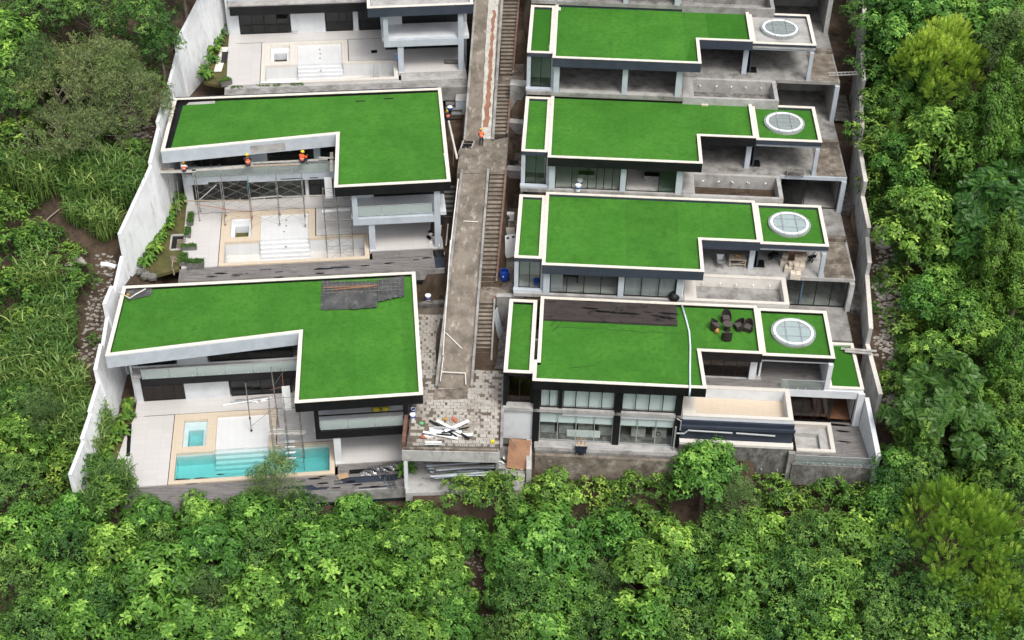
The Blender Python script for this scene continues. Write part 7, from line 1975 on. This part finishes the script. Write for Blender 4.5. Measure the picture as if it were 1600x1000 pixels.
planter('stone planter standing askew on the uppermost terrace corner', FL[3], 353, 132, 1.1, .6, .5, .5); planter('stone planter behind the middle left roof, leftmost of the row', FL[3], 371, 142, 1.1, .5, .35, 0, ZT - .5); planter('stone planter behind the middle left roof, second of the row', FL[3], 413, 139, 1.2, .5, .35, 0, ZT - .5); planter('stone planter behind the middle left roof, rightmost of the row', FL[3], 465, 138, 1.1, .5, .35, 0, ZT - .5); planter('stone planter behind the middle left roof, third of the row', FL[3], 434, 139, .7, .5, .35, 0, ZT - .5)
t = thing('pit_surround', 'pale wooden surround of a dark pit in the middle left garden', 'frame', P(266, 392, 13.76), .12)
for a, c in (((0, 0, .1), (1.35, 0, .1)), ((0, 2.2, .1), (1.35, 2.2, .1)), ((0, 0, .1), (0, 2.2, .1)), ((1.35, 0, .1), (1.35, 2.2, .1))): MB().bar(a, c, .14, .14).build('beam', M['plank_g'], t)
MB().box(.08, 1.27, .08, 2.12, 0, .012).build('pit', M['wet'], t)
for i in range(5): MB().box(.5, 1.25, .2 + i * .3, .42 + i * .3, .02, .06).build('slat', M['bark'], t)
g = random.Random(77); m = MB(); L = Leaves()
def gro(p, d, l, r, k):
    q = p + d * l; m.tube([p, p.lerp(q, .5) + rdir(g) * l * .1, q], [r, r * .8, r * .6], 5, caps=False)
    if k < 3:
        for _ in range(3): gro(q, (d + rdir(g, .1) * .9).normalized(), l * .7, r * .6, k + 1)
gro(Vector((0, 0, -.1)), Vector((-.2, .2, 1)).normalized(), .75, .07, 0)
o = m.build('bare_shrub', M['bark_pale']); o.location = P(272, 428, 13.74); tag(o, 'bare pale branched shrub in the middle left garden', 'shrub')
# rocks at the garden end
for i, (px, py) in enumerate(((222, 428), (229, 434), (238, 436))):
    o = MB().blob((0, 0, .2), .5, .4, .4, 60 + i).build('boulder', M['stone']); o.location = P(px, py, 13.6); tag(o, ('left', 'middle', 'right')[i] + ' of the grey boulders at the front end of the middle garden', 'boulder')
# uppermost terrace bits
t = thing('water_bottle', 'blue water bottle on the coping of the uppermost empty pool', 'bottle', W2(FL[3], 620, 94, ZT + .035))
MB().lathe([(.13, 0), (.14, .03), (.14, .34), (.05, .42), (.05, .48)], (0, 0, 0), 12).build('bottle_body', M['bluepaint'], t, smooth=True); MB().lathe([(.055, .48), (.055, .52)], (0, 0, 0), 8).build('cap', M['whitepaint'], t); t.scale = (1.4,) * 3
t = thing('step_ladder', 'aluminium step ladder standing in the uppermost empty pool', 'ladder', W2(FL[3], 588, 126, ZT - 1.45), FL[3].yaw)
for s in (-1, 1):
    MB().bar((s * .28, 0, 0), (s * .16, .28, 1.7), .05).build('front_rail', M['silver'], t); MB().bar((s * .28, .6, 0), (s * .16, .34, 1.65), .04).build('rear_rail', M['silver'], t)
for i in range(5): u = (i + .7) / 6; MB().bar((-.28 + .12 * u, .28 * u, 1.7 * u), (.28 - .12 * u, .28 * u, 1.7 * u), .07, .03).build('tread', M['silver'], t)
sheet_thing('hatch_cover', 'small pale square hatch surround on the left of the uppermost terrace', 'hatch', FL[3], [(334, 112), (346, 112), (357, 74), (345, 74)], ZT + .02, .03, 'offwhite'); sheet_thing('hatch', 'dark opening in the pale surround on the uppermost terrace', 'hatch', FL[3], [(345, 98), (353, 98), (357, 81), (347, 81)], ZT + .055, .01, 'wet')
film('crumpled grey scrap at the windows of the uppermost terrace', FL[3], 456, 52, ZT + .02, .5, .4, 9, ((1.2, .1),))
sheet_thing('kerb_board', 'white kerb board in the front of the uppermost empty pool', 'board', FL[3], [(408, 130), (468, 129), (468, 127), (408, 128)], ZT + .1, .05, 'whitepaint')

# ------------------------------------------------------------------ rubble on the slopes
def stones(n, pxy, seed, name, r0, r1, mat='rubble'):
    g = random.Random(seed); b = MB()
    for i in range(n):
        x, y = pxy[g.randrange(len(pxy))]; q = Pg(x + g.uniform(-16, 16), y + g.uniform(-16, 16), 0); r = g.uniform(r0, r1)
        wl, wr = interp(q.y, WALL_L), interp(q.y, WALL_R)
        if wl - .4 < q.x < wr + .4 and q.y > 80: continue
        b.blob((q.x, q.y, q.z), r * 1.3, r, r * .6, i, 6, 4, .35)
    b.build(name, M[mat], None, kind='stuff')
stones(420, [(205, 200), (215, 225), (200, 225), (165, 415), (175, 425), (160, 460), (150, 500), (145, 530), (140, 560), (150, 480), (195, 190), (225, 205)], 1, 'rubble', .05, .16)
stones(700, [(1385, 410), (1390, 450), (1375, 480), (1390, 500), (1380, 540), (1395, 560), (1385, 590), (1395, 520), (1370, 430), (1400, 470), (1395, 620), (1370, 370)], 2, 'rubble', .05, .2)
stones(200, [(735, 830), (742, 880), (748, 930), (752, 975), (735, 860), (745, 900), (900, 735), (950, 738), (1000, 730), (1240, 755), (1265, 765)], 3, 'rubble', .04, .13)
for i, (px, py, s, lab) in enumerate(((1372, 362, .75, 'upper pale rock on the slope behind the boundary wall'), (1378, 382, .8, 'lower pale rock on the slope behind the boundary wall'), (120, 415, .8, 'white rubble block beside the green bush on the left bank'), (110, 420, .55, 'smaller white rubble block beside the first on the left bank'))):
    o = MB().blob((0, 0, .1), s, s * .8, s * .55, 90 + i, 7, 4, .3).build('rock', M['rubble']); o.location = Pg(px, py, 0); tag(o, lab, 'rock')
for i, (a, c) in enumerate((((1366, 465), (1392, 442)), ((1372, 470), (1393, 450)), ((1364, 456), (1388, 436)))):
    loose('broken_slab', ('middle', 'lower', 'upper')[i] + ' broken slab on the rubble behind the boundary wall', 'slab', Pg(*a, 0) + Vector((0, 0, .1 + .04 * i)), Pg(*c, 0) + Vector((0, 0, .25)), .75, .1, 'rubble')
for a, c, lab in (((158, 416), (180, 418), 'white sack lying on the soil by the wall end'), ((64, 358), (95, 325), 'pale dead branch on the bare left bank'), ((92, 398), (93, 372), 'short pale post on the bare left bank'), ((1436, 485), (1437, 455), 'white post on the right slope below the bright round tree')):
    p, q = Pg(*a, 0), Pg(*c, .2); o = MB().tube([(0, 0, .1), (q - p) * .5 + Vector((0, 0, .2)), q - p + Vector((0, 0, .1))], .22 if 'sack' in lab else .06, 7).build('sack' if 'sack' in lab else 'dead_branch' if 'branch' in lab else 'post', M['whitepaint' if 'sack' in lab else 'bark_pale']); o.location = p; tag(o, lab, lab.split()[1] if 'sack' in lab else 'branch' if 'branch' in lab else 'post')
loose('plank', 'thin plank at the foot of the lowest white wall end', 'plank', P(106, 793, 6.2), P(150, 790, 6.2), .15, .1, 'plank'); loose('plank', 'slanted plank at the foot of the lowest white wall end', 'plank', P(104, 794, 6.2), P(118, 764, 7.2), .12, .1, 'plank')

# crumbs of mortar and grit on the ramp, the landings and the bare slabs
g = random.Random(5); b = MB()
def crumb(p, r): b.blob((p.x, p.y, p.z + r * .3), r * 1.2, r, r * .6, g.randrange(99), 5, 3, .3)
for _ in range(170):
    t = g.random(); crumb(on_ramp(690 + 38 * t + g.uniform(-8, 30), 600 - 325 * t), g.uniform(.02, .07))
for _ in range(60): crumb(P(g.uniform(722, 785), g.uniform(222, 265), 18.9), g.uniform(.02, .08))
for _ in range(90): crumb(P(g.uniform(648, 778), g.uniform(615, 690), LAND), g.uniform(.02, .06))
for _ in range(60): crumb(P(g.uniform(655, 800), g.uniform(735, 760), SLAB), g.uniform(.02, .08))
for k in (1, 2, 3):
    for _ in range(60):
        x = g.uniform(12.3, 26.4); y = g.uniform(-6.1, -1); crumb(FR[k].W(x, y, ZF[k] + .012), g.uniform(.015, .06))
b.build('mortar_crumbs', M['rubble'], None, kind='stuff')

# ------------------------------------------------------------------ workers
def skin(name, joints, mat, par):
    me = bpy.data.meshes.new(name); me.from_pydata([j[0] for j in joints], [(j[2], i) for i, j in enumerate(joints) if j[2] is not None], [])
    me.materials.append(M[mat]); o = put(name, me, par)
    o.modifiers.new('skin', 'SKIN').use_smooth_shade = True
    for i, j in enumerate(joints):
        r = j[1] if isinstance(j[1], tuple) else (j[1], j[1]); me.skin_vertices[0].data[i].radius = r
    me.skin_vertices[0].data[0].use_root = True
    s = o.modifiers.new('sub', 'SUBSURF'); s.levels = s.render_levels = 2
    return o
def worker(label, pos, yaw, pose, shirt, group='construction workers'):
    t = thing('person', label, 'person', pos, yaw, group)
    V3 = Vector
    if pose == 'sit':
        pel, spn, che, nek, hed = V3((0, 0, .14)), V3((0, .03, .34)), V3((0, .09, .54)), V3((0, .13, .67)), V3((0, .18, .79))
        knee, ank, toe = (.13, .42, .14), (.13, .46, -.28), (.13, .6, -.34)
        elb, wri = (.27, .22, .36), (.2, .44, .42)
    elif pose == 'bend':
        pel, spn, che, nek, hed = V3((0, -.05, .9)), V3((0, .05, 1.09)), V3((0, .17, 1.26)), V3((0, .26, 1.36)), V3((0, .36, 1.43))
        knee, ank, toe = (.12, .06, .48), (.12, -.02, .08), (.13, .13, .03)
        elb, wri = (.25, .3, 1.0), (.17, .46, .83)
    else:
        pel, spn, che, nek, hed = V3((0, 0, .92)), V3((0, 0, 1.13)), V3((0, .01, 1.33)), V3((0, .02, 1.46)), V3((0, .04, 1.59))
        knee, ank, toe = (.11, .04, .48), (.11, -.02, .08), (.12, .13, .03)
        elb, wri = (.3, .02, 1.18), (.24, .1, 1.45)
    mir = lambda p, s: V3((p[0] * s, p[1], p[2]))
    sh = lambda s: che + V3((.18 * s, -.01, .05)); hip = lambda s: pel + V3((.095 * s, 0, -.03))
    J = [(pel, (.13, .1), None), (spn, (.125, .095), 0), (che, (.15, .1), 1), (nek, .055, 2), (nek.lerp(hed, .55), .075, 3), (hed, (.082, .1), 4), (hed + (hed - nek).normalized() * .09, (.07, .085), 5)]
    fwd = V3((0, 1, -.15)).normalized()
    J.append((hed + fwd * .09 + V3((0, 0, -.01)), .03, 5)); J.append((hed + fwd * .125 + V3((0, 0, -.015)), .014, len(J) - 1))   # nose
    for s in (1, -1):
        J.append((hed + V3((.085 * s, -.01, .0)), .02, 5))                                                           # ear
    for s in (1, -1):
        i = len(J); e, w_ = mir(elb, s), mir(wri, s); d = (w_ - e).normalized()
        J += [(sh(s), .07, 2), (sh(s).lerp(e, .5), .052, i), (e, .042, i + 1), (e.lerp(w_, .5), .04, i + 2), (w_, .029, i + 3), (w_ + d * .07, (.038, .02), i + 4)]
        pm_ = i + 5; sd = d.cross(V3((0, 0, 1))); sd = sd.normalized() if sd.length > .1 else V3((1, 0, 0))
        for k, ln in enumerate((.06, .075, .07, .055)):                                                               # four fingers
            b_ = w_ + d * .1 + sd * (.024 - .016 * k); J.append((b_, .009, pm_)); J.append((b_ + d * ln * .5 + V3((0, 0, -.02)), .008, len(J) - 1)); J.append((b_ + d * ln + V3((0, 0, -.045)), .007, len(J) - 1))
        J.append((w_ + d * .04 + sd * .04 * s, .011, i + 4)); J.append((w_ + d * .075 + sd * .06 * s + V3((0, 0, -.02)), .009, len(J) - 1))   # thumb
    for s in (1, -1):
        i = len(J); k_, a_, t_ = mir(knee, s), mir(ank, s), mir(toe, s)
        J += [(hip(s), .09, 0), (hip(s).lerp(k_, .5), .078, i), (k_, .058, i + 1), (k_.lerp(a_, .4), .056, i + 2), (a_, .038, i + 3), (t_, (.04, .025), i + 4)]
    skin('body', J, 'skin', t)
    C = [(pel + V3((0, 0, .03)), (.15, .12), None), (spn, (.145, .115), 0), (che, (.17, .122), 1), (nek - V3((0, 0, .03)), .075, 2)]
    for s in (1, -1): i = len(C); e, w_ = mir(elb, s), mir(wri, s); C += [(sh(s), .085, 2), (sh(s).lerp(e, .5), .066, i), (e, .055, i + 1), (e.lerp(w_, .8), .046, i + 2)]
    skin('shirt', C, shirt, t)
    vt = [(pel + V3((0, -.01, .0)), (.165, .135), None), (spn, (.155, .126), 0), (che, (.185, .135), 1), (che + V3((0, .01, .1)), (.13, .1), 2)]
    for s in (1, -1): vt.append((sh(s) * .8 + che * .2 + V3((0, 0, .02)), .1, 2))
    skin('safety_vest', vt, 'vest', t)
    ax = (che - pel).normalized(); b = MB(); c0 = pel.lerp(che, .55); sx = V3((1, 0, 0)); sy = ax.cross(sx).normalized(); ring_ = []
    for q in range(18): a = 2 * math.pi * q / 18; ring_.append(c0 + sx * math.cos(a) * .172 + sy * math.sin(a) * .142)
    b.tube(ring_ + [ring_[0]], .018, 5, caps=False); b.build('reflective_band', M['reflect'], t)
    D = [(pel + V3((0, 0, .0)), (.145, .115), None)]
    for s in (1, -1): i = len(D); k_, a_ = mir(knee, s), mir(ank, s); D += [(hip(s), .105, 0), (hip(s).lerp(k_, .5), .092, i), (k_, .072, i + 1), (a_ + V3((0, 0, .05)), .058, i + 2)]
    skin('trousers', D, 'denim', t)
    for s in (1, -1): a_, t_ = mir(ank, s), mir(toe, s); skin('boot', [(a_, .055, None), (a_.lerp(t_, .5) - V3((0, 0, .015)), (.055, .045), 0), (t_, (.05, .035), 1)], 'frame', t)
    up_ = (hed - nek).normalized(); hm = MB().lathe([(.165, .0), (.165, .014), (.125, .03), (.122, .07), (.1, .115), (.055, .142), (.0, .15)], (0, 0, 0), 16).build('helmet', M['helmet'], t, smooth=True)
    hm.matrix_local = Matrix.Translation(hed + up_ * .035) @ up_.to_track_quat('Z', 'Y').to_matrix().to_4x4()
    return t
F2 = FL[2]
def on_plank(px, py, zp=ZPL + .05): v = F2.at(px, py, ZT + zp); return F2.W(v.x, v.y, ZT + zp)
worker('worker in white sleeves and orange vest sitting at the left end of the scaffold', on_plank(288, 268), F2.yaw - .1, 'sit', 'shirt_w').scale = (.98,) * 3
worker('worker with dark sleeves and orange vest sitting in the middle of the scaffold', on_plank(388, 259, ZPL + .15), F2.yaw + .2, 'sit', 'shirt_d').scale = (1.2,) * 3
worker('worker with orange vest sitting at the right end of the scaffold', on_plank(472, 254, ZPL + .15), F2.yaw - .5, 'sit', 'vest').scale = (1.2,) * 3
worker('worker in orange bending forward at the foot of the upper ramp', P(752, 228, 18.9), .1, 'bend', 'vest')
wk = worker('worker half hidden behind the middle left roof carrying a bucket', P(700, 197, 18.4), .2, 'stand', 'shirt_d')
bucket('white bucket carried on the shoulder of the half hidden worker', wk.location + Vector((.2, .05, 1.5)), 1.35, 'frame', 'whitepaint')
